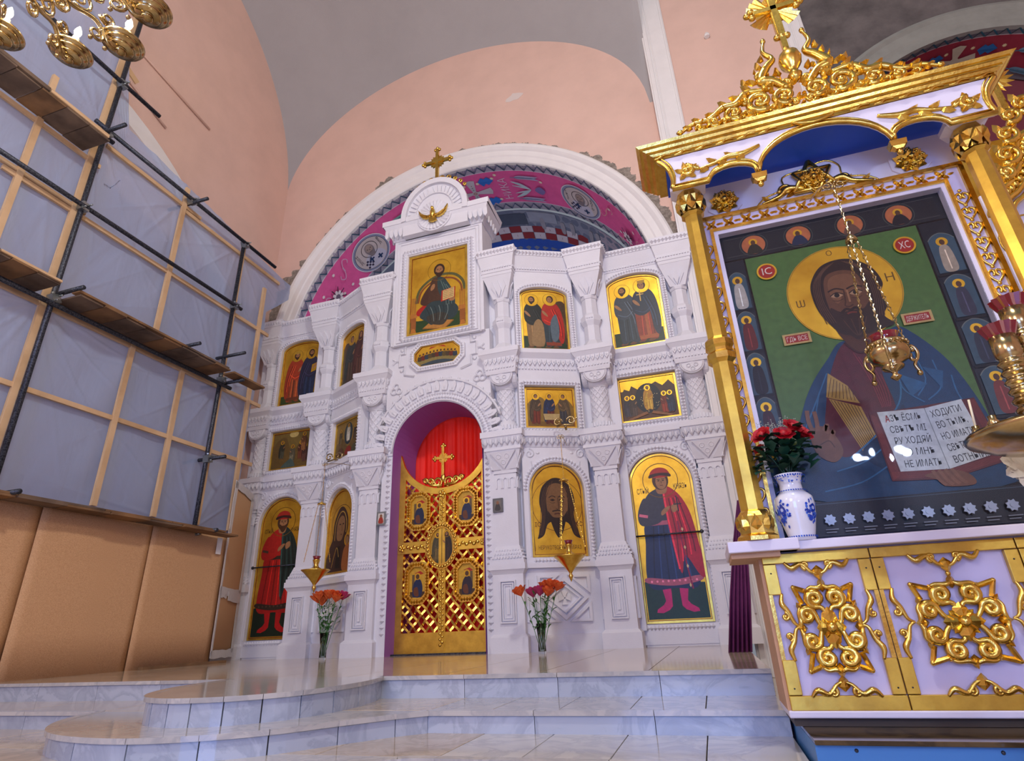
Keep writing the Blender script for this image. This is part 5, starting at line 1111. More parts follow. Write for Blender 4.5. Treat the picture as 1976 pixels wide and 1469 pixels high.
# ---- carved panel ornaments
def cs(g, lead, cx_, cy_, r, a0, d):                               # C-scroll: a stem running into a spiral
    P = [tuple(p) for p in lead] + spiral(cx_, cy_, r, r * .25, a0, 1.25, 14, d); P = cat(P, 2); n = len(P); g.tube([(p[0], p[1], .016) for p in P], [.009 + .011 * min(1, i / (n * .35)) - .008 * max(0, (i - n * .5) / (n * .5)) for i in range(n)], 7); g.ell((P[-1][0], P[-1][1], .02), (.014, .014, .013), 8, 5)
def panel_orn(uc, a, b, vc):
    g = G()
    for q in (-1, 1):
        for t in (-1, 1):
            X, Y = uc + q * a, vc + t * b
            g.tube([(X, Y, .012), (X - q * a * .45, Y - t * .022, .012)], .011, 4); g.tube([(X, Y, .012), (X - q * .025, Y - t * b * .42, .012)], .011, 4)
            g.ell((X, Y, .012), (.012, .012, .011), 6, 4)
            cs(g, [(uc + q * .004, vc + t * b * .18), (uc + q * .012, vc + t * b * .40), (uc + q * .030, vc + t * b * .50)], uc + q * a * .34, vc + t * b * .70, .038, -90 * t + q * t * 10, q * t)
            cs(g, [(uc + q * a * .14, vc + t * .006), (uc + q * a * .34, vc + t * .012)], uc + q * a * .72, vc + t * b * .30, .036, 180 if q > 0 else 0, -q * t)
            stroke(g, [(uc, vc + t * b * 1.04), (uc + q * a * .16, vc + t * b * .96), (uc + q * a * .42, vc + t * b * .98), (uc + q * a * .60, vc + t * b * .90)], .013)
            stroke(g, [(uc + q * a * 1.04, vc), (uc + q * a * .98, vc + t * b * .16), (uc + q * a * 1.0, vc + t * b * .38), (uc + q * a * .88, vc + t * b * .56)], .013)
            leaf(g, uc + q * a * .36, vc + t * b * .80, .05, .03, 90 - q * (90 - 35 * t) if False else (35 if q > 0 else 145) * t, .012); leaf(g, uc + q * a * .84, vc + t * b * .42, .045, .03, (60 if q > 0 else 120) * t, .012)
            leaf(g, uc, vc, a * .42, .045, math.degrees(math.atan2(t * b * .6, q * a * .6)), .016)
    for an, L in ((90, b * 1.18), (-90, b * 1.12), (0, a * 1.1), (180, a * 1.1)): leaf(g, uc + math.cos(math.radians(an)) * L * .72, vc + math.sin(math.radians(an)) * L * .72, L * .32, .04, an, .012)
    for an in (90, 270, 0, 180): leaf(g, uc, vc, b * .5 if an in (90, 270) else a * .5, .075, an, .018)
    g.ell((uc, vc, .04), (.026, .026, .02)); g.tube([(uc, vc + b * 1.02, .014), (uc, vc + b * 1.22, .014)], .008, 5); g.ell((uc, vc + b * 1.24, .014), (.012, .014, .010), 6, 4)
    return mk('panel_ornament', g, M_GOLD, kio, K0)
panel_orn(-.54, .128, .185, .245); panel_orn(.0, .165, .165, .25); panel_orn(.54, .128, .185, .245)
# ---- shelf
g = G(); g.box(-.80, .80, .60, .642, -.42, .085); mk('shelf', g, M_WHITEP, kio, K0, bevel=.004)
for q in (-1, 1):
    g = G(); g.box(min(q * .61, q * .94), max(q * .61, q * .94), .600, .655, -.42, .125); mk('shelf_end_block', g, M_WHITEP, kio, K0, bevel=.005)
    g = G(); g.box(min(q * .70, q * .93), max(q * .70, q * .93), .575, .60, -.3, .09); mk('bracket', g, mat('side_wood', 'C49A78'), kio, K0)
# ---- back wall and canopy
g = G(); g.box(-.80, .80, .65, 3.06, -.20, -.155); mk('back_wall', g, M_WHITEP, kio, K0)
g = G(); g.box(-.90, .90, 3.088, 3.097, -.20, .152); mk('canopy_soffit', g, M_BLUEP, kio, K0)
V = F(KX, 3.12, 0)
bot = [(.885, 2.845), (.66, 2.845)] + arc(.515, 2.845, .145, 0, 180, 10, .085)[1:-1] + [(.37, 2.80)] + [(x, y) for x, y in arc(0, 2.80, .37, 0, 180, 18, .275)][1:-1] + [(-.37, 2.80)] + arc(-.515, 2.845, .145, 0, 180, 10, .085)[1:-1] + [(-.66, 2.845), (-.885, 2.845)]
side_l = cat([(-.885, 2.845), (-.87, 2.92), (-.89, 3.02), (-.95, 3.10)], 4)[1:]; side_r = [(-x, y) for x, y in side_l][::-1]
g = G(); g.prism(side_r + bot + side_l, -.03, 0); val = mk('valance', g, M_WHITEP, kio, V)
g = G(); P = [tuple(q) for q in side_r + bot + side_l]; g.tube([(x, y, 0) for x, y in P], .017, 6); g.tube([(x * .985, y + .024, .004) for x, y in P], .007, 5); mk('gilded_edge', g, M_GOLD, val, V)
for q in (-1, 1):
    g = G(); g.frust(2.745, .018, .016, 2.765, .034, .022, .0, q * .375); g.frust(2.765, .040, .026, 2.80, .044, .03, 0, q * .375); g.ell((q * .375, 2.73, 0), (.018, .02, .018)); mk('pendant', g, M_GOLD, val, V)
    g = G(); stroke(g, [(q * .33, 3.02), (q * .44, 2.985), (q * .52, 2.99), (q * .60, 2.965), (q * .70, 2.95)], .022, .008); stroke(g, [(q * .70, 2.95), (q * .76, 2.98), (q * .83, 2.96)], .019, .008)
    for k in range(6): leaf(g, q * (.42 + .055 * k), 2.985 - .006 * k, .082, .045, (35 if k % 2 else -35) if q > 0 else (145 if k % 2 else -145), .006)
    volute(g, q * .78, 2.955, .045, 90, 1.2, q, .018, .01); [leaf(g, q * .78, 2.955, .08, .045, a, .004) for a in (30, 100, 160, 230, 310)]; mk('foliage_spray', g, M_GOLD, val, V)
def cornice_band(v0, v1, a0, a1, w0, w1, nm, back=-.38):
    g = G(); g._a([(-a0, v0, w0), (a0, v0, w0), (a1, v1, w1), (-a1, v1, w1), (-a0, v0, back), (a0, v0, back), (a1, v1, back), (-a1, v1, back)], [(0, 1, 2, 3), (3, 2, 6, 7), (1, 5, 6, 2), (0, 3, 7, 4), (4, 5, 1, 0), (5, 4, 7, 6)]); return mk(nm, g, M_GOLD, kio, V)
cornice_band(3.104, 3.130, .955, .955, .008, .008, 'wave_band'); cornice_band(3.130, 3.145, .97, .99, .014, .022, 'cornice_moulding'); cornice_band(3.145, 3.158, 1.0, 1.0, .028, .028, 'cornice_moulding'); cornice_band(3.158, 3.174, 1.01, 1.03, .034, .042, 'cornice_moulding'); cornice_band(3.174, 3.187, 1.04, 1.04, .048, .048, 'cornice_moulding'); cornice_band(3.187, 3.206, 1.05, 1.07, .054, .064, 'cornice_moulding')
for k in range(15):
    if abs(k - 7) < 2: continue
    u = -.91 + .13 * k; g = G(); stroke(g, [(u - .055, 3.105), (u - .02, 3.11), (u + .01, 3.125), (u + .055, 3.12)], .010, .014, 4, 5); mk('wave_scroll', g, M_GOLD, kio, V)
g = G(); stroke(g, [(-.12, 3.125), (-.08, 3.10), (0, 3.085), (.08, 3.10), (.12, 3.125)], .014, .02); mk('wave_scroll', g, M_GOLD, kio, V)
# ---- crest
CR = F(KX - .03, 3.10, 0)
g = G()
for q in (-1, 1):
    for x, y, r, a0, tn, rad in ((.09, 3.33, .070, 250, 1.4, .022), (.235, 3.335, .085, 240, 1.4, .024), (.40, 3.295, .060, 235, 1.3, .02), (.53, 3.27, .042, 230, 1.2, .016), (.15, 3.46, .050, 260, 1.3, .017), (.19, 3.55, .036, 250, 1.2, .013), (.045, 3.255, .038, 270, 1.2, .015), (.165, 3.255, .036, 200, 1.2, .014), (.325, 3.26, .040, 210, 1.2, .014), (.32, 3.375, .034, 250, 1.2, .013), (.465, 3.255, .030, 200, 1.2, .012), (.62, 3.255, .030, 220, 1.2, .012), (.055, 3.43, .036, 270, 1.2, .014)):
        volute(g, q * x, y, r, a0 if q > 0 else 180 - a0, tn, q, rad * 1.15)
        for an in (30, 110, 200, 290): leaf(g, q * (x + r * math.cos(math.radians(an))), y + r * math.sin(math.radians(an)), r * .85, r * .55, (an + 50) if q > 0 else 130 - an, .02, .03)
    stroke(g, [(q * .06, 3.38), (q * .13, 3.47), (q * .20, 3.50), (q * .15, 3.60), (q * .10, 3.66), (q * .14, 3.74), (q * .12, 3.83)], .036, .02, 6, 6, .7, .25)
    g.ell((q * .12, 3.84, .02), (.018, .024, .016), 6, 5)
    stroke(g, [(q * .20, 3.42), (q * .31, 3.43), (q * .38, 3.36), (q * .46, 3.36), (q * .55, 3.30), (q * .66, 3.29), (q * .74, 3.245)], .030, .02)
    g.ell((q * .745, 3.25, .02), (.026, .018, .018), 6, 5)
    for x, y, an, L in ((.14, 3.41, 60, .10), (.26, 3.44, 40, .09), (.33, 3.40, 20, .09), (.42, 3.37, 35, .08), (.50, 3.32, 15, .08), (.60, 3.30, 25, .07), (.30, 3.28, -20, .10), (.12, 3.28, -40, .08), (.47, 3.25, -10, .09), (.18, 3.60, 70, .07), (.22, 3.49, 30, .08), (.04, 3.36, 80, .09), (.10, 3.24, 10, .08), (.24, 3.23, 15, .09), (.38, 3.235, 10, .08), (.56, 3.235, 10, .08), (.66, 3.26, 20, .07), (.08, 3.50, 75, .08), (.17, 3.66, 100, .06), (.28, 3.49, 60, .07)):
        leaf(g, q * x, y, L, .045, an if q > 0 else 180 - an, .012, .03)
crest = mk('scroll_crest', g, M_GOLD, kio, CR)
g = G(); g.smooth = True; g.lathe([(.012, 3.42), (.045, 3.47), (.022, 3.50), (.035, 3.53), (.062, 3.57), (.07, 3.61), (.06, 3.655), (.025, 3.69), (.018, 3.72)], 16, 0, .02); mk('finial_ball', g, M_GOLD, kio, CR)
g = G(); g.box(-.018, .018, 3.68, 4.32, 0, .03); g.box(-.13, .13, 4.10, 4.136, 0, .03); g.box(-.026, .026, 3.84, 4.30, -.004, .022); kc = mk('cross', g, M_GOLD, kio, CR)
ry = G(); ry._a([(-.006, 0, 0), (.006, 0, 0), (.022, .15, 0), (-.022, .15, 0), (0, 0, .012), (0, .155, .014)], [(0, 4, 5, 3), (4, 1, 2, 5), (5, 2, 3)]); ry = ry.mesh('ray', M_GOLD)
for k in range(24):
    an = 2 * PI * k / 24; mk('ray', ry, M_GOLD, kc, CR @ Matrix.Translation((0, 4.118, -.002)) @ Matrix.Rotation(an, 4, 'Z') @ Matrix.Diagonal((1, 1.15 if k % 6 in (2, 3, 4) else .8, 1, 1)))
for cx_, cy_ in ((-.14, 4.118), (.14, 4.118), (0, 4.33), (0, 3.84)):
    g = G(); dx, dy = (cx_ / .14, 0) if cx_ else (0, 1 if cy_ > 4 else -1)
    for ex, ey in ((dx * .03, dy * .03) if cy_ > 3.9 else (0, 0), (-dy * .03, dx * .03), (dy * .03, -dx * .03)): g.ell((cx_ + ex, cy_ + ey, .016), (.024, .024, .022), 10, 6)
    mk('trefoil_end', g, M_GOLD, kc, CR)
# ---- columns
for q in (-1, 1):
    MCo = F(KX + q * .785, 3.255, 0)
    g = G(); a0 = PI / 8; g.lathe([(.060, .80), (.060, 1.66)], 8, a0=a0, cap=False); g.lathe([(.058, 1.80), (.054, 2.70)], 8, a0=a0, cap=False); co = mk('octagonal_column', g, M_GOLDP, kio, MCo)
    g = G(); g.lathe([(.060, 1.645), (.082, 1.665), (.084, 1.70), (.072, 1.715), (.072, 1.735), (.084, 1.75), (.082, 1.785), (.058, 1.81)], 8, a0=a0); mk('column_ring', g, M_GOLD, co, MCo)
    g = G(); g.lathe([(.105, .655), (.105, .675), (.085, .69), (.078, .74), (.090, .775), (.070, .80), (.06, .81)], 8, a0=a0)
    for k in range(8): an = 2 * PI * k / 8; g.T = Matrix.Rotation(an, 4, 'Y'); leaf(g, 0, .70, .085, .055, 90, .074, .018)
    g.T = None; mk('column_foot', g, M_GOLD, co, MCo)
    g = G(); g.lathe([(.056, 2.69), (.075, 2.705), (.06, 2.725), (.066, 2.75), (.092, 2.82), (.075, 2.875), (.03, 2.90)], 8, a0=a0)
    for k in range(8): an = 2 * PI * k / 8; g.T = Matrix.Rotation(an, 4, 'Y'); leaf(g, 0, 2.72, .13, .06, 90, .072, .022)
    g.T = None; mk('capital', g, M_GOLD, co, MCo)
    g = G(); g.lathe([(.05, 2.87), (.12, 2.90), (.12, 2.93), (.05, 2.94), (.05, 3.08)], 8, a0=a0); mk('abacus', g, M_WHITEP, co, MCo)
# ---- rosettes and star on the back wall
def rosette(g, x, y, r, w):
    for k in range(9): leaf(g, x, y, r, r * .75, 40 * k, w, r * .30)
    for k in range(8): leaf(g, x, y, r * .82, r * .6, 45 * k + 20, w + r * .12, r * .3); volute(g, x + r * .55 * math.cos(k * PI / 4), y + r * .55 * math.sin(k * PI / 4), r * .2, k * 45, 1, 1, r * .08, w + r * .3)
    for k in range(4): leaf(g, x, y, r * .62, r * .5, 45 * k * 2 + 22, w + r * .2, r * .3)
    g.ell((x, y, w + r * .45), (r * .2, r * .2, r * .16), 8, 5)
W = -.155
for q in (-1, 1):
    g = G(); oct_ = [(q * .555 + .118 * math.cos(PI / 8 + PI / 4 * k), 2.90 + .118 * math.sin(PI / 8 + PI / 4 * k)) for k in range(8)]; g.prism(oct_, W, W + .012); pl = mk('rosette_plate', g, M_WHITEP, kio, K0)
    g = G(); rosette(g, q * .555, 2.90, .098, W + .012); mk('rosette', g, M_GOLD, pl, K0)
g = G(); sh = cat([(-.36, 2.79), (-.30, 2.86), (-.18, 2.90), (-.17, 2.99), (-.04, 3.02), (.10, 3.05), (.17, 2.99), (.18, 2.90), (.30, 2.86), (.36, 2.79), (.20, 2.79), (.08, 2.77), (-.08, 2.77), (-.20, 2.79)], 4, True); g.prism(sh, W, W + .010); pl = mk('cartouche', g, M_WHITEP, kio, K0)
g = G(); g.tube([(x, y, W + .012) for x, y in sh], .006, 5, closed=True)
for k in range(3): an = k * 2 * PI / 3 + PI / 2; b2 = an + 2 * PI / 3; g.tube([(.15 * math.cos(an), 2.91 + .15 * math.sin(an), W + .03), (.15 * math.cos(b2), 2.91 + .15 * math.sin(b2), W + .03)], .015, 5)
for k in range(3): an = k * 2 * PI / 3 - PI / 2; b2 = an + 2 * PI / 3; g.tube([(.13 * math.cos(an), 2.92 + .13 * math.sin(an), W + .035), (.13 * math.cos(b2), 2.92 + .13 * math.sin(b2), W + .035)], .013, 5)
rosette(g, 0, 2.91, .095, W + .02)
for q in (-1, 1):
    stroke(g, [(q * .06, 2.86), (q * .16, 2.885), (q * .22, 2.84), (q * .33, 2.81)], .026, W + .02); volute(g, q * .17, 2.88, .045, 200, 1.2, q, .013, W + .022); [leaf(g, q * (.12 + .05 * k), 2.86 - .012 * k, .07, .035, (40 if k % 2 else -30) if q > 0 else (140 if k % 2 else 210), W + .012) for k in range(4)]
mk('star_ornament', g, M_GOLD, pl, K0)

# ================================================================ the big icon
MI = F(1.05, 3.42, 0)
big = thing('large_icon', 'large framed icon of a bearded haloed figure holding an open book', 'icon', (1.05, 3.44, .66))
hw_, v0_, v1_ = .63, .67, 2.605
g = G(); g.box(-hw_, hw_, v0_, v1_, -.03, 0); mk('board', g, mat('icon_black', '15161C', .25), big, MI)
def fr(a, b, w0, w1, m, nm): g = G(); g.ring(rpath(-hw_ - b, hw_ + b, v0_ - .01 - b * .2, v1_ + b, 1), rpath(-hw_ - a, hw_ + a, v0_ - .01 - a * .2, v1_ + a, 1), w0, w1); return mk(nm, g, m, big, MI)
fr(0, .028, -.03, .05, M_WHITEP, 'inner_mount'); fr(.026, .046, -.03, .062, M_GOLD, 'gilded_moulding'); fm = fr(.044, .125, -.03, .045, M_LILAC, 'frame'); fr(.120, .145, -.03, .065, M_GOLD, 'gilded_moulding')
hs = G()
for q in (-1, 1):
    P = cat([(0, -.048), (q * .028, -.012), (q * .030, .02), (q * .010, .030), (q * .004, .008), (q * .012, -.004)], 5); hs.tube([(x, y, 0) for x, y in P], .0075, 5)
hs.ell((0, .052, 0), (.012, .010, .008), 6, 4); hs = hs.mesh('heart_scroll', M_GOLD)
for q in (-1, 1):
    for k in range(18): mk('heart_scroll', hs, M_GOLD, fm, MI @ Matrix.Translation((q * (hw_ + .083), .70 + .106 * k, .05)))
xs = G()
for a in (45, 135, 225, 315): leaf(xs, 0, 0, .045, .026, a, 0, .018)
leaf(xs, .03, 0, .035, .02, 0, 0, .012); leaf(xs, -.03, 0, .035, .02, 180, 0, .012); xs.ell((0, 0, .014), (.010, .010, .008), 6, 4); xs = xs.mesh('flower_relief', M_GOLD)
for k in range(13): mk('flower_relief', xs, M_GOLD, fm, MI @ Matrix.Translation((-.66 + .11 * k, v1_ + .083, .045)))
p = Pic(.001, .00006)
p.R(-.50, .46, .86, 2.41, '4E7036'); p.R(-.63, .63, 2.42, 2.605, '1C2128'); p.R(-.63, -.51, .86, 2.41, '1A2028'); p.R(.47, .63, .86, 2.41, '1A2028')
p.L([(-.60, 2.445), (.60, 2.445)], .004, '4A4A48', smooth=False); p.L([(-.60, 2.58), (.60, 2.58)], .004, '4A4A48', smooth=False)
for u, c in ((-.43, '2A2A22'), (-.165, '22304A'), (.13, '6A4A3A'), (.395, '1C1C22')):
    p.RG(u, 2.505, .082, .082, .004, '4A5048'); p.E(u, 2.505, .070, .070, 'B8693F', n=28); p.E(u, 2.525, .026, .026, 'D9B04A', True, 20); p.S([(u - .045, 2.445), (u - .03, 2.49), (u, 2.515), (u + .03, 2.49), (u + .045, 2.445), (u, 2.437)], c, n=4); p.E(u, 2.522, .014, .018, '5A3A26', n=12)
cl_ = ['B9B0A0', '6A2A24', '1E2026', '3A1A22', '2A3A44']; cr_ = ['A89880', '3A3A48', '2E3440', '7A3A34', '3A3A40']
for q, cl in ((-1, cl_), (1, cr_)):
    for k in range(5):
        u = -.572 if q < 0 else .552; v = 2.19 - .285 * k; a = .052 if q < 0 else .066
        p.P([(u - a, v - .13), (u + a, v - .13), (u + a, v + .09), (u + a * .6, v + .12), (u, v + .135), (u - a * .6, v + .12), (u - a, v + .09)], '3C5560'); p.L([(u - a, v + .09), (u - a * .6, v + .12), (u, v + .135), (u + a * .6, v + .12), (u + a, v + .09)], .005, '6A7068')
        p.E(u, v + .075, .030, .030, 'E3BE5A', True, 20); p.S([(u - .03, v - .12), (u - .034, v - .03), (u - .02, v + .045), (u + .02, v + .045), (u + .034, v - .03), (u + .03, v - .12)], cl[k], n=4); p.L([(u, v - .11), (u, v + .02)], .006, hx(cl[k], 1.5), smooth=False); p.E(u, v + .072, .014, .019, '5A3A26', n=12)
        p.R(u - a - .01, u + a + .01, v - .150, v - .135, '15181E')
p.E(-.015, 2.055, .305, .315, 'E6C050', True, 48); p.RG(-.015, 2.055, .300, .310, .004, '9A7420', n=48)
p.X('О', -.03, 2.315, .035, '6A4A14'); p.X('Ѡ', -.255, 2.0, .045, '6A4A14'); p.X('Н', .24, 2.07, .055, '6A4A14')
# mantle and tunic
p.S([(-.44, .86), (-.44, 1.20), (-.38, 1.38), (-.30, 1.52), (-.20, 1.64), (-.10, 1.74), (.06, 1.70), (.18, 1.78), (.26, 1.72), (.36, 1.56), (.42, 1.38), (.46, 1.15), (.46, .86)], '0F3B5C', n=8)
p.S([(-.10, 1.72), (-.20, 1.56), (-.27, 1.36), (-.30, 1.22), (-.26, 1.08), (-.16, 1.10), (-.02, 1.22), (.06, 1.30), (.05, 1.50), (.06, 1.68), (0, 1.70)], '561A24', n=8)
p.P([(-.215, 1.56), (-.135, 1.47), (-.10, 1.36), (-.215, 1.40), (-.255, 1.42)], 'A8863E'); p.P([(-.245, 1.41), (-.10, 1.34), (-.06, 1.12), (-.15, 1.09)], 'A8863E')
for k in range(9): p.L([(-.245 + .018 * k, 1.42 - .006 * k), (-.205 + .012 * k, 1.53 - .012 * k)], .003, '4A2A14', smooth=False); p.L([(-.235 + .015 * k, 1.40 - .007 * k), (-.145 + .009 * k, 1.10 + .003 * k)], .003, '4A2A14', smooth=False)
for k in range(6): p.L([(-.06 + .02 * k, 1.66 - .03 * k), (-.02 + .014 * k, 1.5 - .02 * k), (.0 + .008 * k, 1.32)], .005, '7A2A34')
p.S([(-.16, 1.08), (.02, 1.22), (.10, 1.32), (.08, 1.10), (.0, .95)], '0C2F4C'); p.L([(-.22, 1.06), (-.06, 1.18), (.08, 1.33), (.12, 1.45)], .008, '2A6A90')
for a in ([(.14, 1.60), (.12, 1.42), (.2, 1.32)], [(.22, 1.62), (.24, 1.45), (.18, 1.36)], [(.3, 1.55), (.30, 1.40), (.22, 1.33)], [(.36, 1.45), (.36, 1.34), (.40, 1.2)], [(-.40, 1.25), (-.30, 1.42), (-.22, 1.56)], [(-.36, 1.15), (-.33, 1.32), (-.28, 1.46)], [(-.30, 1.0), (-.15, 1.04), (0, 1.14)], [(-.38, .90), (-.2, .93), (-.06, 1.0)]): p.L(a, .007, '2A648A')
p.P([(.12, 1.50), (.15, 1.36), (.24, 1.42)], '225A80'); p.P([(.24, 1.52), (.30, 1.38), (.33, 1.48)], '1F5478')
# neck and head
p.S([(-.10, 1.85), (-.085, 1.74), (-.03, 1.66), (.05, 1.69), (.10, 1.80), (.08, 1.90)], '4E2C1C', n=5); p.L([(-.09, 1.73), (-.03, 1.655), (.05, 1.68), (.10, 1.74)], .012, '3A1418')
HRC = '2E1E18'
p.S([(-.02, 2.275), (-.11, 2.24), (-.175, 2.14), (-.185, 2.04), (-.17, 1.94), (-.13, 1.85), (-.08, 1.78), (.02, 1.76), (.12, 1.78), (.185, 1.80), (.15, 1.86), (.185, 1.93), (.165, 2.0), (.195, 2.07), (.165, 2.18), (.08, 2.26)], HRC, n=8)
p.S([(-.09, 2.17), (-.115, 2.06), (-.11, 1.94), (-.08, 1.85), (-.03, 1.795), (.03, 1.795), (.075, 1.85), (.10, 1.95), (.10, 2.07), (.07, 2.17), (-.01, 2.20)], '64402A', n=8)
p.S([(-.075, 2.15), (-.09, 2.06), (-.06, 1.98), (-.01, 2.05), (.05, 2.0), (.08, 2.07), (.055, 2.15), (-.01, 2.175)], '7A5236', n=6)
p.S([(-.108, 1.96), (-.10, 1.87), (-.06, 1.79), (-.01, 1.735), (.04, 1.79), (.085, 1.87), (.098, 1.96), (.06, 1.925), (.0, 1.925), (-.06, 1.925)], '33201A', n=6)
for e in (-.055, .045):
    p.S([(e - .034, 2.035), (e, 2.052), (e + .034, 2.035), (e, 2.020)], 'B08A66', n=4); p.E(e, 2.037, .0145, .0155, '1A100C', n=12); p.L([(e - .036, 2.036), (e, 2.055), (e + .036, 2.036)], .006, '1E120E'); p.L([(e - .042, 2.068), (e, 2.082), (e + .042, 2.066)], .010, '2A1812'); p.L([(e - .03, 2.006), (e, 1.998), (e + .03, 2.008)], .005, '4A2C1C')
p.L([(-.012, 2.07), (-.020, 1.99), (-.028, 1.962), (-.008, 1.950), (.014, 1.960)], .008, '45281A'); p.L([(.004, 2.06), (.002, 1.98)], .010, '9A6E4C', smooth=False)
p.L([(-.06, 1.915), (-.03, 1.938), (-.006, 1.928), (.02, 1.938), (.05, 1.915)], .016, '2A1812'); p.L([(-.03, 1.906), (-.006, 1.912), (.02, 1.906)], .010, '6E2E22')
for k in range(5):
    p.L([(-.02 - .015 * k, 2.262 - .006 * k), (-.11 - .012 * k, 2.18 - .01 * k), (-.135 - .009 * k, 2.02), (-.10 - .012 * k, 1.86)], .004, '5A3E2E'); p.L([(.02 + .014 * k, 2.262 - .006 * k), (.11 + .012 * k, 2.17 - .01 * k), (.13 + .009 * k, 2.0), (.10 + .013 * k, 1.86)], .004, '5A3E2E')
for k in range(4): p.L([(-.06 + .04 * k, 1.87), (-.035 + .022 * k, 1.80), (-.012 + .004 * k, 1.76)], .004, '55382A')
# hands
p.S([(-.37, 1.10), (-.385, 1.20), (-.36, 1.25), (-.30, 1.25), (-.26, 1.19), (-.245, 1.10), (-.30, 1.05)], '6E4630', n=5)
for a in ([(-.365, 1.22), (-.375, 1.29), (-.370, 1.355)], [(-.34, 1.23), (-.335, 1.29), (-.335, 1.345)], [(-.31, 1.23), (-.29, 1.26), (-.30, 1.21)], [(-.28, 1.21), (-.265, 1.22), (-.29, 1.17)]): p.L(a, .022, '7A5038')
p.L([(-.35, 1.15), (-.30, 1.17), (-.28, 1.13)], .006, '4A2C1C')
# book
p.P([(-.075, 1.29), (.42, 1.31), (.47, .97), (.20, .905), (-.06, .92)], '5A1C1C')
for k in range(6): p.L([(-.065 + .004 * k, 1.285 - .003 * k), (-.05 + .006 * k, .925 + .004 * k)], .002, '8A3A30', smooth=False); p.L([(.415 - .005 * k, 1.30), (.462 - .006 * k, .975)], .002, '8A3A30', smooth=False); p.L([(-.05, .935 + .006 * k), (.20, .918 + .006 * k), (.455, .98 + .005 * k)], .002, '8A3A30', smooth=False)
p.P([(-.035, 1.295), (.185, 1.285), (.205, .955), (-.01, .965)], 'C9D0CC'); p.P([(.188, 1.285), (.362, 1.31), (.405, 1.005), (.208, .955)], 'CED6D2'); p.L([(.186, 1.285), (.206, .955)], .004, '8A9490', smooth=False)
for k, t in enumerate(('АЗЪ ЁСМЬ', 'СВѢТЪ МІ', 'РУ ХОДЯЙ', 'ПО МНѢ', 'НЕ ИМАТЬ')):
    w_ = (.165, .165, .165, .15, .165)[k]; p.X(t, .076 + .006 * k, 1.232 - .063 * k, .036, '14181A', rot=-2.2, fit=w_)
for k, t in enumerate(('ХОДИТИ', 'ВО ТЬМѢ,', 'НО ИМАТЬ', 'СВѢТЪ ЖИ', 'ВОТНЫЙ.')): p.X(t, .278 + .009 * k, 1.238 - .062 * k, .036, '14181A', rot=7, fit=(.14, .14, .15, .15, .15)[k])
p.X('А', .002, 1.232, .037, 'B02A22', fit=.022)
p.S([(.09, .935), (.14, .905), (.17, .87), (.28, .865), (.30, .89), (.27, .93), (.20, .95)], '70462E', n=4)
for k in range(4): p.L([(.13 + .028 * k, .955), (.15 + .03 * k, .90), (.17 + .03 * k, .875)], .016, '7E5238')
# plates and roundels with lettering
for u, t in ((-.395, 'IC'), (.365, 'XC')): p.E(u, 2.285, .058, .058, 'C9A34A', True, 28); p.E(u, 2.285, .048, .048, 'A8281E', n=28); p.X(t, u, 2.263, .05, 'E6D6C4', fit=.055)
for u, v, t, r in ((-.325, 1.80, 'ГДЬ ВСЕ', 2), (.30, 1.81, 'ДЕРЖИТЕЛЬ', 2)): p.R(u - .075, u + .075, v - .035, v + .035, 'C4A564'); p.R(u - .062, u + .062, v - .024, v + .024, 'A02A22'); p.X(t, u, v - .014, .028, 'E6D2BE', fit=.11)
# bottom strip of small mounted relic stars
p.R(-.63, .63, .67, .845, '101620'); p.L([(-.60, .835), (.60, .835)], .004, '3A4A58', smooth=False)
mk('painting', p, [M_PAINT, M_LEAF], big, MI)
rs = G(); rs.prism([(.030 * (1 if i % 2 else .72) * math.cos(PI * i / 8), .030 * (1 if i % 2 else .72) * math.sin(PI * i / 8)) for i in range(16)], 0, .006); rs.prism(arc(0, 0, .012, 0, 330, 11), .006, .010); rs = rs.mesh('relic_star', mat('silver', '8C929C', .38, metal=.7))
for k in range(11): mk('relic_star', rs, None, big, MI @ Matrix.Translation((-.395 + .0885 * k, .750, .030)))
for k in range(11):
    q = Pic(.029); [q.R(-.395 + .0885 * k - .03, -.395 + .0885 * k + .03 - .012 * j, .700 - .014 * j, .705 - .014 * j, '7A8088') for j in range(2)]; mk('relic_caption', q, [M_PAINT, M_LEAF], big, MI)
g = G(); g.box(-hw_, hw_, v0_, v1_, .052, .056); gl = mk('glass_pane', g, None, big, MI)
gm = bpy.data.materials.new('icon_glass'); gm.use_nodes = True; nt = gm.node_tree; nt.nodes.clear(); ou = nt.nodes.new('ShaderNodeOutputMaterial'); tr_ = nt.nodes.new('ShaderNodeBsdfTransparent'); gs = nt.nodes.new('ShaderNodeBsdfGlossy'); gs.inputs['Roughness'].default_value = .02; fz = nt.nodes.new('ShaderNodeFresnel'); fz.inputs['IOR'].default_value = 1.16; mxs = nt.nodes.new('ShaderNodeMixShader')
nt.links.new(fz.outputs[0], mxs.inputs[0]); nt.links.new(tr_.outputs[0], mxs.inputs[1]); nt.links.new(gs.outputs[0], mxs.inputs[2]); nt.links.new(mxs.outputs[0], ou.inputs[0]); gl.data.materials.clear(); gl.data.materials.append(gm)

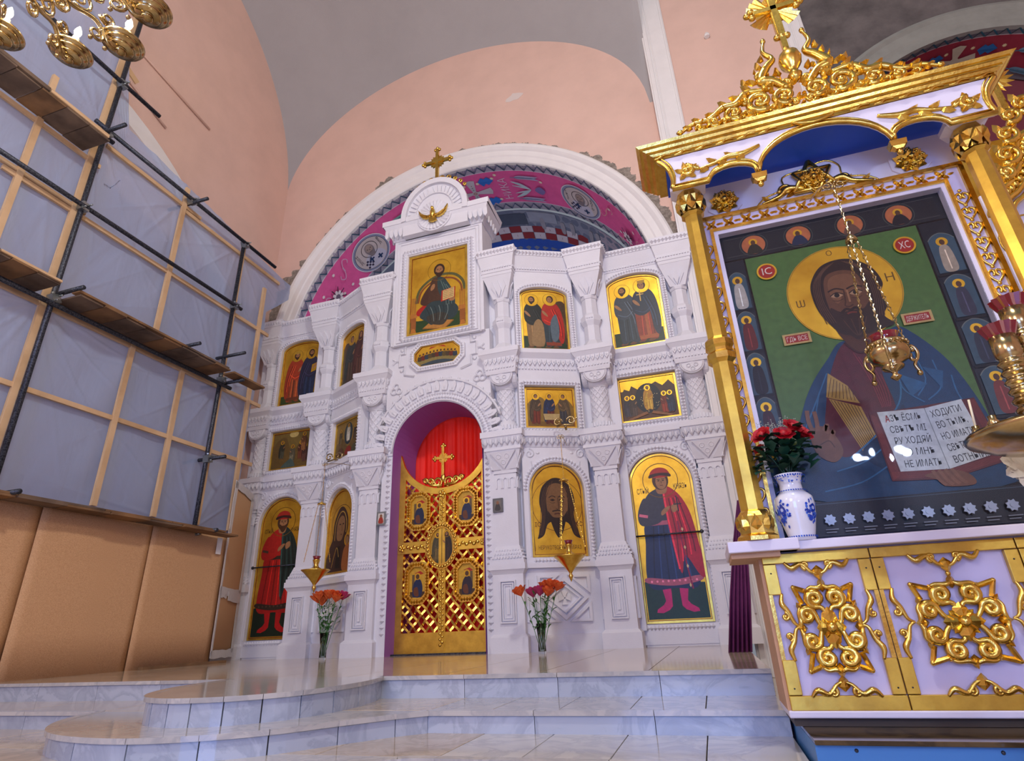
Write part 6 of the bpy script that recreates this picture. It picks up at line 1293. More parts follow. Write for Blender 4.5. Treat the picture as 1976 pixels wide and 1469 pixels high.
# ================================================================ podium step of the kiosk
g = G(); g.box(-.75, 3.2, -.40, -.185, -.9, .30); pod = struct(mk('floor_kiosk_podium', g, mat('podium_blue', '4A86C8', .4), None, K0))
for k in range(5): g = G(); g.ell((-.6 + .5 * k, -.205, .30), (.008, .008, .006), 6, 4); mk('screw', g, M_STEEL, pod, K0)
for i in range(3):
    g = G(); g.box(-.75 + i * 1.1, -.75 + (i + 1) * 1.1 - .004, -.185, -.167, -.9, .325); mk('tread_slab', g, marble('marble_brown', '5A4A34', '3A3024', .06), pod, K0, bevel=.003)
# ================================================================ second kiosk seen past the right column
K2 = F(3.45, 4.8, 0)
k2 = thing('icon_kiosk', 'second gilded kiosk cut off by the right edge of the picture', 'kiosk', (3.45, 4.95, -.4))
g = G(); g.box(-.80, .9, -.40, 3.45, -.3, -.05); mk('back_wall', g, M_WHITEP, k2, K2)
g = G(); g.box(-.84, .9, 3.42, 4.02, -.3, -.12); mk('upper_panel', g, M_GOLDP, k2, K2)
g = G(); P = cat([(-.80, 3.20), (-.72, 3.38), (-.62, 3.46), (-.50, 3.62), (-.46, 3.80), (-.34, 3.92), (.3, 4.1)], 6)
for d, r in ((0, .045), (.07, .03), (.12, .02)): g.tube([(x + d * .7, y - d, .02) for x, y in P], r, 6)
for i in range(0, len(P), 2): g.ell((P[i][0] + .03, P[i][1] - .035, .05), (.028, .028, .025), 6, 4)
mk('arch_moulding', g, M_GOLD, k2, K2)
g = G()
for x, y, r in ((-.56, 3.72, .10), (-.50, 3.92, .09), (-.42, 4.10, .08), (-.30, 4.2, .10), (-.62, 3.55, .06)): volute(g, x, y, r, 240, 1.3, 1, .03, .06); leaf(g, x, y, .14, .07, 120, .05, .04); leaf(g, x, y, .13, .06, 40, .05, .04)
mk('scroll_crest', g, M_GOLD, k2, K2)
g = G()
for k in range(16): leaf(g, -.40, 4.55, .17, .05, 22.5 * k, .02, .02)
g.box(-.425, -.375, 4.2, 4.8, 0, .04); g.ell((-.40, 4.55, .03), (.03, .03, .03)); mk('cross', g, M_GOLD, k2, K2)
g = G(); rosette(g, -.60, 2.95, .11, -.045); mk('rosette', g, M_GOLD, k2, K2); g = G(); g.tube([(x, y, -.045) for x, y in arc(-.58, 2.97, .22, 40, 200, 14)], .008, 5); mk('panel_line', g, M_GOLD, k2, K2)
# ================================================================ scaffold along the left wall
scaf = thing('pipe_scaffold', 'black steel pipe scaffold standing along the pink left wall', 'scaffold', (-7.05, 5.4, 0))
def pipe(name, a, b, r=.032, m=M_STEEL, par=None, seg=10): g = G(); g.tube([a, b], r, seg); return mk(name, g, m, par or scaf)
pipe('upright_pipe', (-7.06, 4.10, 0), (-7.06, 4.10, 10.2)); pipe('upright_pipe', (-7.06, 6.82, 0), (-7.06, 6.82, 6.85)); pipe('upright_pipe', (-7.06, 1.6, 0), (-7.06, 1.6, 10.2))
for y0, y1, z in ((1.4, 6.95, 5.60), (3.9, 7.60, 6.93), (1.4, 4.72, 7.85), (1.4, 7.0, 4.12), (1.4, 7.2, 1.72), (1.4, 4.2, 6.80)): pipe('ledger_pipe', (-7.0 if z > 2 else -7.09, y0, z), (-7.0 if z > 2 else -7.09, y1, z - (.0 if z != 6.93 else .04)))
for y, z, x1 in ((4.05, 6.86, -6.62), (5.60, 6.86, -6.70), (5.95, 4.40, -6.66), (6.80, 4.62, -6.62), (6.82, 2.88, -6.70), (4.10, 1.80, -6.62), (4.12, 4.28, -6.60), (6.85, 1.78, -6.66), (6.90, 4.18, -6.66)):
    pipe('transom_pipe', (-7.5, y, z), (x1, y, z), .028)
random.seed(2)
for y, z in ((4.1, 6.9), (5.6, 6.9), (4.1, 5.6), (6.82, 5.6), (6.82, 6.88), (4.1, 4.2), (6.82, 4.2), (6.82, 2.88), (4.1, 7.85), (6.82, 1.78), (4.1, 1.8)):
    g = G(); g.box(-.05, .05, -.055, .055, -.05, .05); g.lathe([(.048, -.05), (.048, .05)], 10); g.tube([(.03, .03, .05), (.03, .03, .11)], .012, 6); g.tube([(-.03, -.03, .05), (-.03, -.03, .10)], .012, 6); g.lathe([(.02, .07), (.02, .09)], 6)
    mk('pipe_clamp', g, M_ZINC, scaf, Matrix(((0, 0, 1, -7.03), (1, 0, 0, y), (0, 1, 0, z), (0, 0, 0, 1))) @ Matrix.Rotation(random.random() * .5, 4, 'Z'))
# deck boards: every board is loose
ORD = 'first second third fourth fifth sixth seventh eighth ninth tenth eleventh twelfth'.split()
def deck(label, group, y0, y1, z, x0, x1, wd, mats, lay=True):
    n = max(1, round((y1 - y0) / wd))
    for i in range(n):
        a = y0 + (y1 - y0) * i / n; b = y0 + (y1 - y0) * (i + 1) / n; g = G(); j = random.uniform(-.02, .02); g.box(x0 + j, x1 + random.uniform(-.03, .03), a + .006, b - .006, -.012, .012)
        tag(mk('deck_board', g, mats[i % len(mats)], None, Matrix.Translation((0, 0, z + random.uniform(-.002, .002)))), label % ORD[n - 1 - i], 'plank', group)
def edge(label, group, y0, y1, z, x, n, mats, th=.028, wd=.13):
    for i in range(n):
        a = y0 + (y1 - y0) * i / n; b = y0 + (y1 - y0) * (i + 1) / n; g = G(); g.box(x - wd, x, a + .006, b - .006, 0, th)
        tag(mk('edge_plank', g, mats[i % len(mats)], None, Matrix.Translation((0, 0, z)) @ Matrix.Rotation(0, 4, 'X')), (label % ORD[n - 1 - i]) if n > 1 else label, 'plank', group)
PB, PD = M_PLANK, M_PLANKD
deck('%s dark cross board from the right under the middle scaffold deck', 'cross boards of the middle deck', 4.16, 6.60, 4.22, -7.12, -6.68, .30, (PD, PB, PD)); edge('%s long plank from the right along the front of the middle deck', 'edge planks of the middle deck', 4.12, 6.58, 4.236, -6.66, 3, (PB, PB, PD))
deck('%s dark cross board from the right under the left middle deck', 'cross boards of the left middle deck', 2.0, 3.92, 4.22, -7.12, -6.68, .28, (PD, PB)); edge('%s edge plank from the right along the left middle deck', 'edge planks of the left middle deck', 1.9, 3.92, 4.236, -6.66, 3, (M_TIMBER, PB, M_TIMBER))
edge('short plank at the right end of the middle deck beside the white screen', 'right end planks', 6.68, 7.40, 4.215, -6.66, 1, (PB,), .03, .22)
deck('%s grey cross board from the right under the top scaffold deck', 'cross boards of the top deck', 1.6, 3.95, 6.47, -7.12, -6.66, .30, (PD, PD, PB)); edge('%s edge plank from the right on the top scaffold deck', 'edge planks of the top deck', 1.6, 3.92, 6.49, -6.64, 3, (PD, PD, M_TIMBER), .05)
deck('%s weathered board from the right in the low deck above the fibreboard', 'boards of the low deck', 2.0, 7.36, 1.765, -6.96, -6.70, .55, (PB, PD, PB)); edge('%s rough loose plank from the right lying on the low deck', 'planks on the low deck', 2.2, 7.1, 1.781, -6.72, 5, (PB, M_PLANK, PD), .022, .15)
# timber frame holding the plastic film
tf = thing('timber_frame', 'pale timber stud frame carrying the plastic film behind the scaffold', 'timber frame', (-7.13, 5.0, 0))
def tim(nm, a, b, w=.035, d=.022):
    A, B = Vector(a), Vector(b); L = (B - A).length; g = G(); g.box(-w, w, -L / 2, L / 2, -d, d); t = (B - A).normalized(); x = Vector((1, 0, 0)); y = t.cross(x); M = Matrix((y.to_4d(), t.to_4d(), x.to_4d(), (0, 0, 0, 1))).transposed(); M.translation = (A + B) / 2
    M[3][0] = M[3][1] = M[3][2] = 0; mk(nm, g, M_TIMBER, tf, M)
TX = -7.115
for y, z0, z1 in ((4.04, 1.8, 9.6), (3.38, 4.25, 7.2), (5.56, 4.4, 7.15), (5.27, 1.9, 4.15), (6.14, 1.9, 4.2), (6.90, 1.9, 6.9), (3.0, 1.9, 4.3), (2.2, 1.9, 9.6), (7.55, 1.9, 6.4)): tim('stud', (TX, y, z0), (TX + .0, y + random.uniform(-.02, .02), z1))
for y0, y1, z in ((2.0, 7.85, 3.05), (2.0, 7.85, 4.12), (3.2, 7.8, 5.52), (2.0, 4.2, 6.40), (4.2, 5.9, 6.80), (2.0, 4.2, 5.60), (5.6, 7.9, 6.72)): tim('rail', (TX - .01, y0, z), (TX - .01, y1, z), .03, .018)
tim('brace', (TX - .1, 3.0, 9.0), (TX - .1, 4.4, 8.3), .05, .01)
# plastic film
fm_ = bpy.data.materials.new('plastic_film'); fm_.use_nodes = True; nt = fm_.node_tree; nt.nodes.clear()
N = nt.nodes.new; ou = N('ShaderNodeOutputMaterial'); tr_ = N('ShaderNodeBsdfTransparent'); tr_.inputs[0].default_value = (.86, .89, .95, 1); df = N('ShaderNodeBsdfPrincipled'); df.inputs['Base Color'].default_value = lin('AFC4EA'); df.inputs['Roughness'].default_value = .32
tl = N('ShaderNodeBsdfTranslucent'); tl.inputs[0].default_value = lin('C8D4EA'); ms = N('ShaderNodeMixShader'); ms.inputs[0].default_value = .35; m2 = N('ShaderNodeMixShader'); m2.inputs[0].default_value = .76
tc = N('ShaderNodeTexCoord'); mp = N('ShaderNodeMapping'); mp.inputs['Rotation'].default_value = (.7, 0, 0); mp.inputs['Scale'].default_value = (1, 3.2, .8); nz = N('ShaderNodeTexNoise'); nz.inputs['Scale'].default_value = 1.1; nz.inputs['Detail'].default_value = 4; nz.inputs['Distortion'].default_value = .6
bp = N('ShaderNodeBump'); bp.inputs['Strength'].default_value = .30; bp.inputs['Distance'].default_value = .08
for a, b in ((tc.outputs['Object'], mp.inputs[0]), (mp.outputs[0], nz.inputs['Vector']), (nz.outputs['Fac'], bp.inputs['Height']), (bp.outputs[0], df.inputs['Normal']), (bp.outputs[0], tl.inputs['Normal']), (df.outputs[0], ms.inputs[1]), (tl.outputs[0], ms.inputs[2]), (tr_.outputs[0], m2.inputs[1]), (ms.outputs[0], m2.inputs[2]), (m2.outputs[0], ou.inputs[0])): nt.links.new(a, b)
def film(label, y0, y1, zf, zt, ymax, seed):
    ny_, nz_ = 230, 150; vs = []
    for j in range(nz_ + 1):
        for i in range(ny_ + 1):
            fy, fz = i / ny_, j / nz_; yy0 = y0 + (y1 - y0) * fy; z = zf + (zt(yy0) - zf) * fz; y = y0 + (ymax(z) - y0) * fy; z = zf + (zt(min(y, y1)) - zf) * fz
            d = noise.noise(Vector((y * .9 + seed, z * .9, 0))) * .05 + noise.noise(Vector((y * 2.6 - z * 1.4 + seed, y * .5 + z * .7, 3))) * .03
            cr = 0
            for ay, az, k, ph in ((4.04, 7.1, 17, .2), (6.9, 4.14, 15, .5), (4.04, 4.14, 19, .1), (6.85, 6.9, 15, .7), (6.9, 1.85, 13, .3), (5.5, 6.8, 13, .6)):   # folds fanning out from the fixing points
                dy, dz = y - ay, z - az; ds = math.hypot(dy, dz); th = math.atan2(dz, dy); f_ = (th * k / (2 * PI) + ph + .25 * noise.noise(Vector((th * 3, ay, az)))) % 1; cr += max(0, 1 - abs(f_ - .5) * ds * 12) * .022 * math.exp(-ds / 1.3) * min(1, ds * 3)
            vs.append((-7.19 + d * .6 + cr, y, z))
    g = G(); g.smooth = True; g._a(vs, [(j * (ny_ + 1) + i, j * (ny_ + 1) + i + 1, (j + 1) * (ny_ + 1) + i + 1, (j + 1) * (ny_ + 1) + i) for j in range(nz_) for i in range(ny_)])
    return tag(mk('plastic_film', g, fm_, None), label, 'plastic film')
film('translucent plastic film stretched over the upper scaffold bays', 1.4, 8.0, 4.14, lambda y: 9.4 - 2.0 * max(0, min(1, (y - 3.95) / .5)) - max(0, (y - 4.45)) * .13 if y < 8.4 else 6.9, lambda z: 7.75 + .55 * max(0, min(1, (z - 6.0) / .6)), 1)
film('bluish plastic film in the lower scaffold bays above the fibreboard', 1.4, 7.8, 1.80, lambda y: 4.13, lambda z: 7.72, 9)
# fibreboard sheets
def fb(label, a, b, z0, z1, wav, par=None):
    n = 14; g = G(); vs = []; L = math.hypot(b[0] - a[0], b[1] - a[1]); M = F(a[0], a[1], 0, math.degrees(math.atan2(b[1] - a[1], b[0] - a[0])))
    for j in range(5):
        for i in range(n + 1): u = L * i / n; v = z0 + (z1 - z0) * j / 4; vs.append((u, v, wav * math.sin(u * 2.4 + 1) * (1 - .4 * j / 4)))
    g.smooth = True; g._a(vs, [(j * (n + 1) + i, j * (n + 1) + i + 1, (j + 1) * (n + 1) + i + 1, (j + 1) * (n + 1) + i) for j in range(4) for i in range(n)])
    o = mk('fibreboard_sheet', g, M_BOARD, None, M); s_ = o.modifiers.new('thick', 'SOLIDIFY'); s_.thickness = .008
    random.seed(int(a[1] * 10)); tag(o, label, 'fibreboard'); return o, M, L
fb('tan fibreboard sheet at the left picture edge below the scaffold', (-7.0, 2.6), (-6.98, 4.62), .0, 1.84, .005)
fb('wide tan fibreboard sheet in the middle below the low deck', (-6.96, 4.60), (-6.98, 6.08), .0, 1.815, .005)
o, M, L = fb('tan fibreboard sheet nearest the white screen below the low deck', (-6.97, 6.06), (-7.0, 7.42), .0, 1.815, .005)
g = G(); g.box(L - .22, L - .12, 1.50, 1.74, .03, .034); mk('tape', g, M_TAPE, o, M)
o, M, L = fb('upright fibreboard piece edged with white tape beside the screen', (-7.0, 7.44), (-7.50, 8.42), .12, 2.62, .0)
def tp(u0, u1, v0, v1, w=.012):
    g = G(); n = 6
    random.seed(int(u0 * 91 + v0 * 37)); vs = []
    vert = (v1 - v0) > (u1 - u0)
    for i in range(n + 1):
        t = i / n; j1, j2 = random.uniform(-.012, .012), random.uniform(-.012, .012)
        vs += [(u0 + j1, v0 + (v1 - v0) * t, w), (u1 + j2, v0 + (v1 - v0) * t, w)] if vert else [(u0 + (u1 - u0) * t, v1 + j1, w), (u0 + (u1 - u0) * t, v0 + j2, w)]
    g._a(vs, [(2 * i, 2 * i + 1, 2 * i + 3, 2 * i + 2) for i in range(n)]); q = mk('tape', g, M_TAPE, o, M); q.modifiers.new('thick', 'SOLIDIFY').thickness = .004
tp(-.04, .04, .10, 1.30); tp(-.03, .03, 1.30, 1.9); tp(-.05, .10, 1.85, 2.66); tp(-.05, L, 2.56, 2.68); tp(L * .9, L + .03, .12, 2.6); tp(-.04, L, .94, 1.06); tp(.4, L, .86, 1.0, .02); tp(-.04, L, .06, .17); tp(-.02, .35, .90, .95)
g = G(); g.box(-.04, .04, 0, .035, -.7, .7); tag(mk('floor_batten', g, M_PLANK, None, Matrix(((0, 0, 1, 0), (1, 0, 0, 0), (0, 1, 0, 0), (0, 0, 0, 1))) @ Matrix()), 'thin wooden batten on the floor along the fibreboard', 'batten')
bpy.data.objects['floor_batten'].matrix_basis = Matrix(((1, 0, 0, -6.88), (0, 0, 1, 6.9), (0, 1, 0, 0.0), (0, 0, 0, 1)))

# ================================================================ chandelier
CHX, CHY, CHZ, CHR = -2.80, .89, 3.50, .657
ch = thing('chandelier', 'brass candle chandelier with scrolled arms at the top left', 'chandelier', (CHX, CHY, CHZ))
MCH = F(CHX, CHY, CHZ)
g = G(); g.smooth = True; g.lathe([(.02, -.10), (.05, -.06), (.03, -.02), (.09, .05), (.12, .12), (.06, .20), (.04, .35), (.08, .42), (.04, .5), (.02, .7), (.015, 2.5)], 16); mk('central_stem', g, M_BRASS, ch, MCH)
g = G(); g.tube([(.40 * math.cos(2 * PI * k / 36), .10, .40 * math.sin(2 * PI * k / 36)) for k in range(36)], .012, 6, closed=True); mk('ring', g, M_BRASS, ch, MCH)
arm = G(); P = cat([(.06, .10, 0), (.2, .0, 0), (.36, -.02, 0), (.50, .02, 0), (.60, -.07, 0), (CHR, -.03, 0)], 6); arm.tube(P, .012, 6)
for x, y, r, a0, d in ((.24, .06, .065, 270, 1), (.40, .07, .07, 250, 1), (.52, -.06, .045, 90, -1), (.33, -.07, .045, 90, -1), (.55, .09, .045, 200, 1), (.16, .12, .06, 270, -1), (.30, .17, .05, 250, 1), (.46, .19, .045, 250, 1)): arm.tube([(q[0], q[1], 0) for q in spiral(x, y, r, r * .25, a0, 1.5, 18, d)], [.011 - .005 * i / 18 for i in range(19)], 5)
for x, y in ((.58, -.11), (.44, .13), (.3, .13), (.50, -.115)): arm.ell((x, y, 0), (.013, .013, .013), 6, 4)
arm.tube([(.40, .13, .02), (.47, .17, .03), (.45, .22, .02)], .008, 5); arm = arm.mesh('scroll_arm', M_BRASS)
dish = G(); dish.smooth = True; dish.lathe([(.008, -.062), (.026, -.056), (.032, -.044), (.022, -.036), (.030, -.032), (.060, -.030), (.067, -.021), (.060, -.014), (.086, -.010), (.094, .000), (.088, .007), (.106, .010), (.113, .022), (.105, .034), (.10, .026), (.03, .018)], 28); dish = dish.mesh('drip_dish', M_BRASS)
cand = G(); cand.smooth = True; cand.lathe([(.017 + .002 * (i % 2), .012 + .011 * i) for i in range(13)], 12); cand = cand.mesh('candle', M_WAX)
bulb = G(); bulb.smooth = True; bulb.lathe([(.006, .155), (.016, .17), (.020, .19), (.014, .215), (.003, .24)], 12); bulb = bulb.mesh('bulb', mat('bulb_glow', 'FFF6E6', .3, emit=9))
for k in range(12):
    an = math.radians(57 + 29.3 * k) if k < 12 else 0; Mr = MCH @ Matrix.Rotation(an, 4, 'Y')
    a_ = mk('scroll_arm', arm, None, ch, Mr); Md = Mr @ Matrix.Translation((CHR, 0, 0)); mk('drip_dish', dish, None, a_, Md); mk('candle', cand, None, a_, Md); mk('bulb', bulb, None, a_, Md)
lamp('chandelier_light', (CHX, CHY, CHZ + .42), 260, (1.0, .90, .76), .35)

# ================================================================ hanging lamps
def chain(g, a, b, r=.004, n=None):
    A, B = Vector(a), Vector(b); L = (B - A).length; n = n or max(3, int(L / .03))
    for i in range(n):
        t = (i + .5) / n; p = A + (B - A) * t; h = L / n * .62; d = (B - A).normalized(); q = d.orthogonal().normalized() if i % 2 else d.cross(d.orthogonal()).normalized()
        g.tube([p - d * h, p + q * r * 1.6, p + d * h, p - q * r * 1.6], r * .75, 4, closed=True)
def lampada(label, x, y, ztop, zcan, zcup, rb, cone, mtl):
    t = thing('hanging_lamp', label, 'oil lamp', (x, y, zcup - .25)); M = F(x, y, 0)
    g = G(); chain(g, (0, ztop, 0), (0, zcan, 0), .004); mk('chain', g, mtl, t, M)
    g = G(); g.smooth = True; g.lathe([(.006, zcan + .035), (.02, zcan + .02), (rb * .32, zcan), (rb * .34, zcan - .01), (.01, zcan - .012)], 14); mk('canopy', g, mtl, t, M)
    for k in range(3):
        a = math.radians(90 + 120 * k + 20); g = G(); chain(g, (rb * .28 * math.cos(a), zcan - .005, rb * .28 * math.sin(a)), (rb * 1.08 * math.cos(a), zcup - .06, rb * 1.08 * math.sin(a)), .0045); mk('chain', g, mtl, t, M)
    g = G(); g.smooth = True
    if cone: g.lathe([(.003, zcup - .47), (.018, zcup - .43), (.03, zcup - .40), (.016, zcup - .37), (.035, zcup - .34), (rb * .45, zcup - .28), (rb * .85, zcup - .20), (rb * 1.05, zcup - .17), (rb * 1.08, zcup - .16), (rb * .5, zcup - .15), (.04, zcup - .12), (.03, zcup - .09), (.05, zcup - .03), (.055, zcup - .02)], 20)
    else: g.lathe([(.004, zcup - .205), (.016, zcup - .195), (.024, zcup - .185), (.010, zcup - .17), (.014, zcup - .16), (rb * .5, zcup - .145), (rb * .55, zcup - .135), (rb * .42, zcup - .125), (rb * .85, zcup - .105), (rb * 1.0, zcup - .075), (rb * .98, zcup - .05), (rb * .80, zcup - .03), (rb * .92, zcup - .022), (rb * .88, zcup - .012), (rb * .6, zcup - .010)], 24)
    bw = mk('bowl', g, mtl, t, M)
    if not cone:
        for k in range(3):
            a = math.radians(90 + 120 * k + 20); g = G(); g.T = Matrix.Rotation(-a, 4, 'Y') if True else None; P = cat([(rb * .9, zcup - .05, 0), (rb * 1.2, zcup - .035, 0), (rb * 1.42, zcup - .07, 0), (rb * 1.25, zcup - .11, 0), (rb * 1.02, zcup - .10, 0), (rb * 1.08, zcup - .075, 0)], 5); g.tube(P, .008, 5); g.tube(cat([(rb * 1.25, zcup - .11, 0), (rb * 1.1, zcup - .135, 0), (rb * 1.22, zcup - .165, 0)], 5), .007, 5); g.ell((rb * 1.22, zcup - .175, 0), (.014, .014, .014), 6, 5); g.ell((rb * 1.2, zcup - .055, 0), (.013, .013, .013), 6, 5); mk('handle', g, mtl, bw, M)
        g = G(); [g.ell((rb * .98 * math.cos(2 * PI * k / 20), zcup - .03, rb * .98 * math.sin(2 * PI * k / 20)), (.009, .009, .009), 5, 4) for k in range(20)]; mk('bead_rim', g, mtl, bw, M)
    g = G(); g.smooth = True; r2 = .05 if cone else rb * .66; g.lathe([(r2 * .7, zcup - .03), (r2 * .9, zcup + .002), (r2 * 1.15, zcup + .03), (r2 * 1.05, zcup + .028), (r2 * .3, zcup - .02)], 20); mk('ruby_cup', g, M_RUBY, t, M)
lampada('polished brass oil lamp with ruby cup hanging before the big icon', .985, 2.90, 2.42, 2.08, 1.49, .088, False, M_BRASS)
lampada('cone-shaped brass oil lamp hanging left of the gilded doors', -5.33, 7.42, 2.72, 2.13, 1.34, .19, True, M_GOLD)
lampada('cone-shaped brass oil lamp hanging before the bearded face icon', -1.60, 7.42, 2.66, 2.08, 1.27, .19, True, M_GOLD)
for x, y, z, x2, y2, lb in ((-5.33, 7.42, 2.72, -5.05, 8.05, 'thin iron arm holding the lamp left of the doors'), (-1.60, 7.42, 2.66, -1.64, 8.0, 'thin iron arm holding the lamp before the face icon'), (.985, 2.90, 2.42, .99, 3.36, 'small wire bracket on the frame of the big icon')):
    zr = z + (.28 if x > 0 else .06); g = G(); g.tube(cat([(x2, y2, zr), ((x + x2) / 2, (y + y2) / 2, (z + zr) / 2 + .05), (x, y, z + .02), (x, y, z - .01)], 5), .005, 5)
    for q_ in (-1, 1): g.tube([(x + q_ * .03 + q[0], y, z + .02 + q[1]) for q in spiral(0, 0, .032, .008, 90, 1.6, 14, q_)], .004, 5)
    tag(mk('lamp_bracket', g, M_BRASS, None), lb, 'bracket')

# ================================================================ flowers
def petal(g, c, d, L, wd, up, curl_):
    D = Vector(d).normalized(); U = Vector(up); S = D.cross(U).normalized(); C0 = Vector(c)
    vs = [C0, C0 + D * L * .45 + S * wd * .5 + U * L * .25, C0 + D * L * .45 - S * wd * .5 + U * L * .25, C0 + D * L * .5 + U * L * .18, C0 + D * L * (.85 + curl_ * .1) + S * wd * .3 + U * L * (.4 - curl_ * .3), C0 + D * L * (.85 + curl_ * .1) - S * wd * .3 + U * L * (.4 - curl_ * .3), C0 + D * L + U * L * (.42 - curl_ * .55)]
    o = g.smooth; g.smooth = True; g._a([tuple(v) for v in vs], [(0, 3, 1), (0, 2, 3), (1, 3, 6, 4), (3, 2, 5, 6)]); g.smooth = o
def lily(par_label, base, headp, size, pm_, group, lv=3):
    t = thing('lily', par_label, 'flower', base, group); B, Hh = Vector(base), Vector(headp); mid = (B + Hh) / 2 + Vector((random.uniform(-.01, .01), 0, .02)); P = cat([B, mid, Hh], 6); g = G(); g.tube(P, .004, 5); st_ = mk('stem', g, M_GREEN, t)
    ax = (Hh - mid).normalized(); g = G(); o1 = ax.orthogonal().normalized(); o2 = ax.cross(o1)
    for k in range(6): a = PI * k / 3 + .3; petal(g, Hh - ax * .02, o1 * math.cos(a) + o2 * math.sin(a) + ax * .7, size, size * .85, ax, .25)
    for k in range(5): a = PI * k / 2.5; petal(g, Hh - ax * .02, o1 * math.cos(a) + o2 * math.sin(a) + ax * 1.6, size * .85, size * .7, ax, .1)
    for k in range(4): a = PI * k / 2; g.tube([Hh, Hh + ax * size * .6 + (o1 * math.cos(a) + o2 * math.sin(a)) * size * .25], .002, 4)
    mk('bloom', g, pm_, t)
    for k in range(lv):
        f = .35 + .5 * k / lv; p0 = P[int(f * (len(P) - 1))]; a = random.random() * 6.28; g = G(); petal(g, p0, (math.cos(a), math.sin(a), .5), .09, .03, (0, 0, 1), .6); mk('leaf', g, M_GREEN, t)
M_OR = mat('petal_orange', 'F07A3C', .5, var=.25, vscale=30, vcol='D8481E'); M_PK = mat('petal_magenta', 'C03A6A', .5); M_WP = mat('petal_white', 'EEEBE0', .5); M_ROSE = mat('petal_red', 'C40F24', .5, var=.3, vscale=30, vcol='7E0616')
def glass_vase(x, y, label, r=.055, h=.34):
    t = thing('glass_vase', label, 'vase', (x, y, 0)); g = G(); g.smooth = True; prof = [(r * .85, 0), (r * .9, .01), (r * .8, h * .5), (r * 1.15, h), (r * 1.08, h), (r * .74, h * .5), (r * .8, .03), (.001, .03)]; g.lathe(prof, 24, cap=False); g.lathe([(.001, .0), (r * .85, 0)], 24, cap=False); mk('glass', g, M_GLASS, t, F(x, y, 0))
    g = G(); g.smooth = True; g.lathe([(.001, .031), (r * .78, .031), (r * .72, h * .5), (r * .82, h * .68), (.001, h * .68)], 24, cap=False); mk('water', g, M_GLASS, t, F(x, y, 0))
for x, y, lb, heads, gp in ((-5.22, 7.60, 'clear glass vase of orange lilies before the left pillar', ((-.16, .76, M_OR, 0), (-.09, .79, M_OR, -.06), (-.02, .80, M_OR, .03), (.06, .80, M_OR, -.03), (.12, .79, M_OR, .02), (.17, .75, M_OR, -.04), (-.12, .72, M_OR, .06), (.20, .78, M_PK, .08)), 'orange lilies in the left vase'), (-2.02, 7.42, 'clear glass vase of mixed lilies before the carved dado', ((-.24, .68, M_OR, 0), (-.09, .66, M_PK, .03), (.02, .67, M_PK, -.04), (.08, .72, M_OR, 0), (.15, .74, M_OR, -.03), (.22, .72, M_OR, .03), (.12, .66, M_OR, -.05)), 'lilies in the right vase')):
    glass_vase(x, y, lb)
    for k, (dx, z, m_, dy) in enumerate(heads): lily('%s lily from the left in the %s glass vase, %s petals' % (ORD[sorted(q[0] for q in heads).index(dx)], 'left' if x < -4 else 'right', 'orange' if m_ is M_OR else 'magenta'), (x + dx * .10, y + dy * .2, .05), (x + dx, y + dy, z), .13, m_, gp, 5)
    g = G(); random.seed(8)
    for k in range(26):
        a = random.random() * 6.28; f = random.random(); z = .36 + .32 * f; r = .03 + .10 * f; p0 = (x + r * math.cos(a), y + r * math.sin(a) * .7, z); g.tube([(x, y, .12), p0], .0018, 4); petal(g, p0, (math.cos(a), math.sin(a), .8), .07, .025, (0, 0, 1), .5)
    fo = mk('filler_greenery', g, M_GREEN); tag(fo, 'thin green filler leaves in the %s glass vase' % ('left' if x < -4 else 'right'), 'greenery', kind='stuff')
    if x < -4:
        g = G()
        for k in range(40): a = random.random() * 6.28; r = random.random() * .12; g.ell((x + r * math.cos(a), y + r * math.sin(a) * .7, .56 + random.random() * .14), (.010, .010, .008), 5, 4)
        tag(mk('baby_breath', g, M_WP), 'tiny white filler blossoms in the left glass vase', 'flowers', kind='stuff')
# porcelain vase with red roses on the kiosk shelf
VX, VY, VZ = .487, 3.265, .642
t = thing('porcelain_vase', 'white porcelain vase with cobalt blue flowers on the kiosk shelf', 'vase', (VX, VY, VZ)); MV = F(VX, VY, VZ)
prof = [(.055, 0), (.062, .006), (.062, .02), (.072, .06), (.088, .13), (.094, .18), (.090, .215), (.068, .238), (.056, .25), (.052, .285), (.060, .315), (.070, .335), (.066, .335), (.05, .30)]
g = G(); g.smooth = True; g.lathe(prof, 32); mk('body', g, mat('porcelain', 'E6E8F2', .12, coat=.6), t, MV)
def rad(v):
    for (r0, a), (r1, b) in zip(prof, prof[1:]):
        if a <= v <= b: return r0 + (r1 - r0) * (v - a) / max(1e-6, b - a)
    return .06
class VP(Pic):
    def _a(s, vs, fs): G._a(s, [((rad(p[1]) + .0012 + p[2]) * math.sin(p[0]), p[1], (rad(p[1]) + .0012 + p[2]) * math.cos(p[0])) for p in vs], fs)
p = VP(0, .00005); random.seed(12)
def blob(a0, v0, n, sa, sv):
    for k in range(n):
        a = a0 + random.gauss(0, sa); v = v0 + random.gauss(0, sv)
        if .03 < v < .21: p.S([(a + .07 * math.cos(q) * random.uniform(.5, 1.2), v + .008 * math.sin(q) * random.uniform(.5, 1.3)) for q in (0, 1.2, 2.4, 3.6, 4.8)], random.choice(('1D3FA8', '2A52C8', '4A74D8')), n=3)
for a0 in (.75, -.95, 2.4, -2.4): blob(a0, .135, 48, .20, .026); p.E(a0 + .08, .15, .20, .020, '1B3AA0', n=16); p.E(a0 + .08, .15, .09, .009, 'B9C6EE', n=12); p.E(a0 - .12, .10, .15, .014, '2348B8', n=12)
for v, n in ((.018, 40), (.246, 40), (.322, 40)):
    for k in range(n): a = 2 * PI * k / n; p.R(a - .05, a + .05, v - .004, v + .004, '2A50B8')
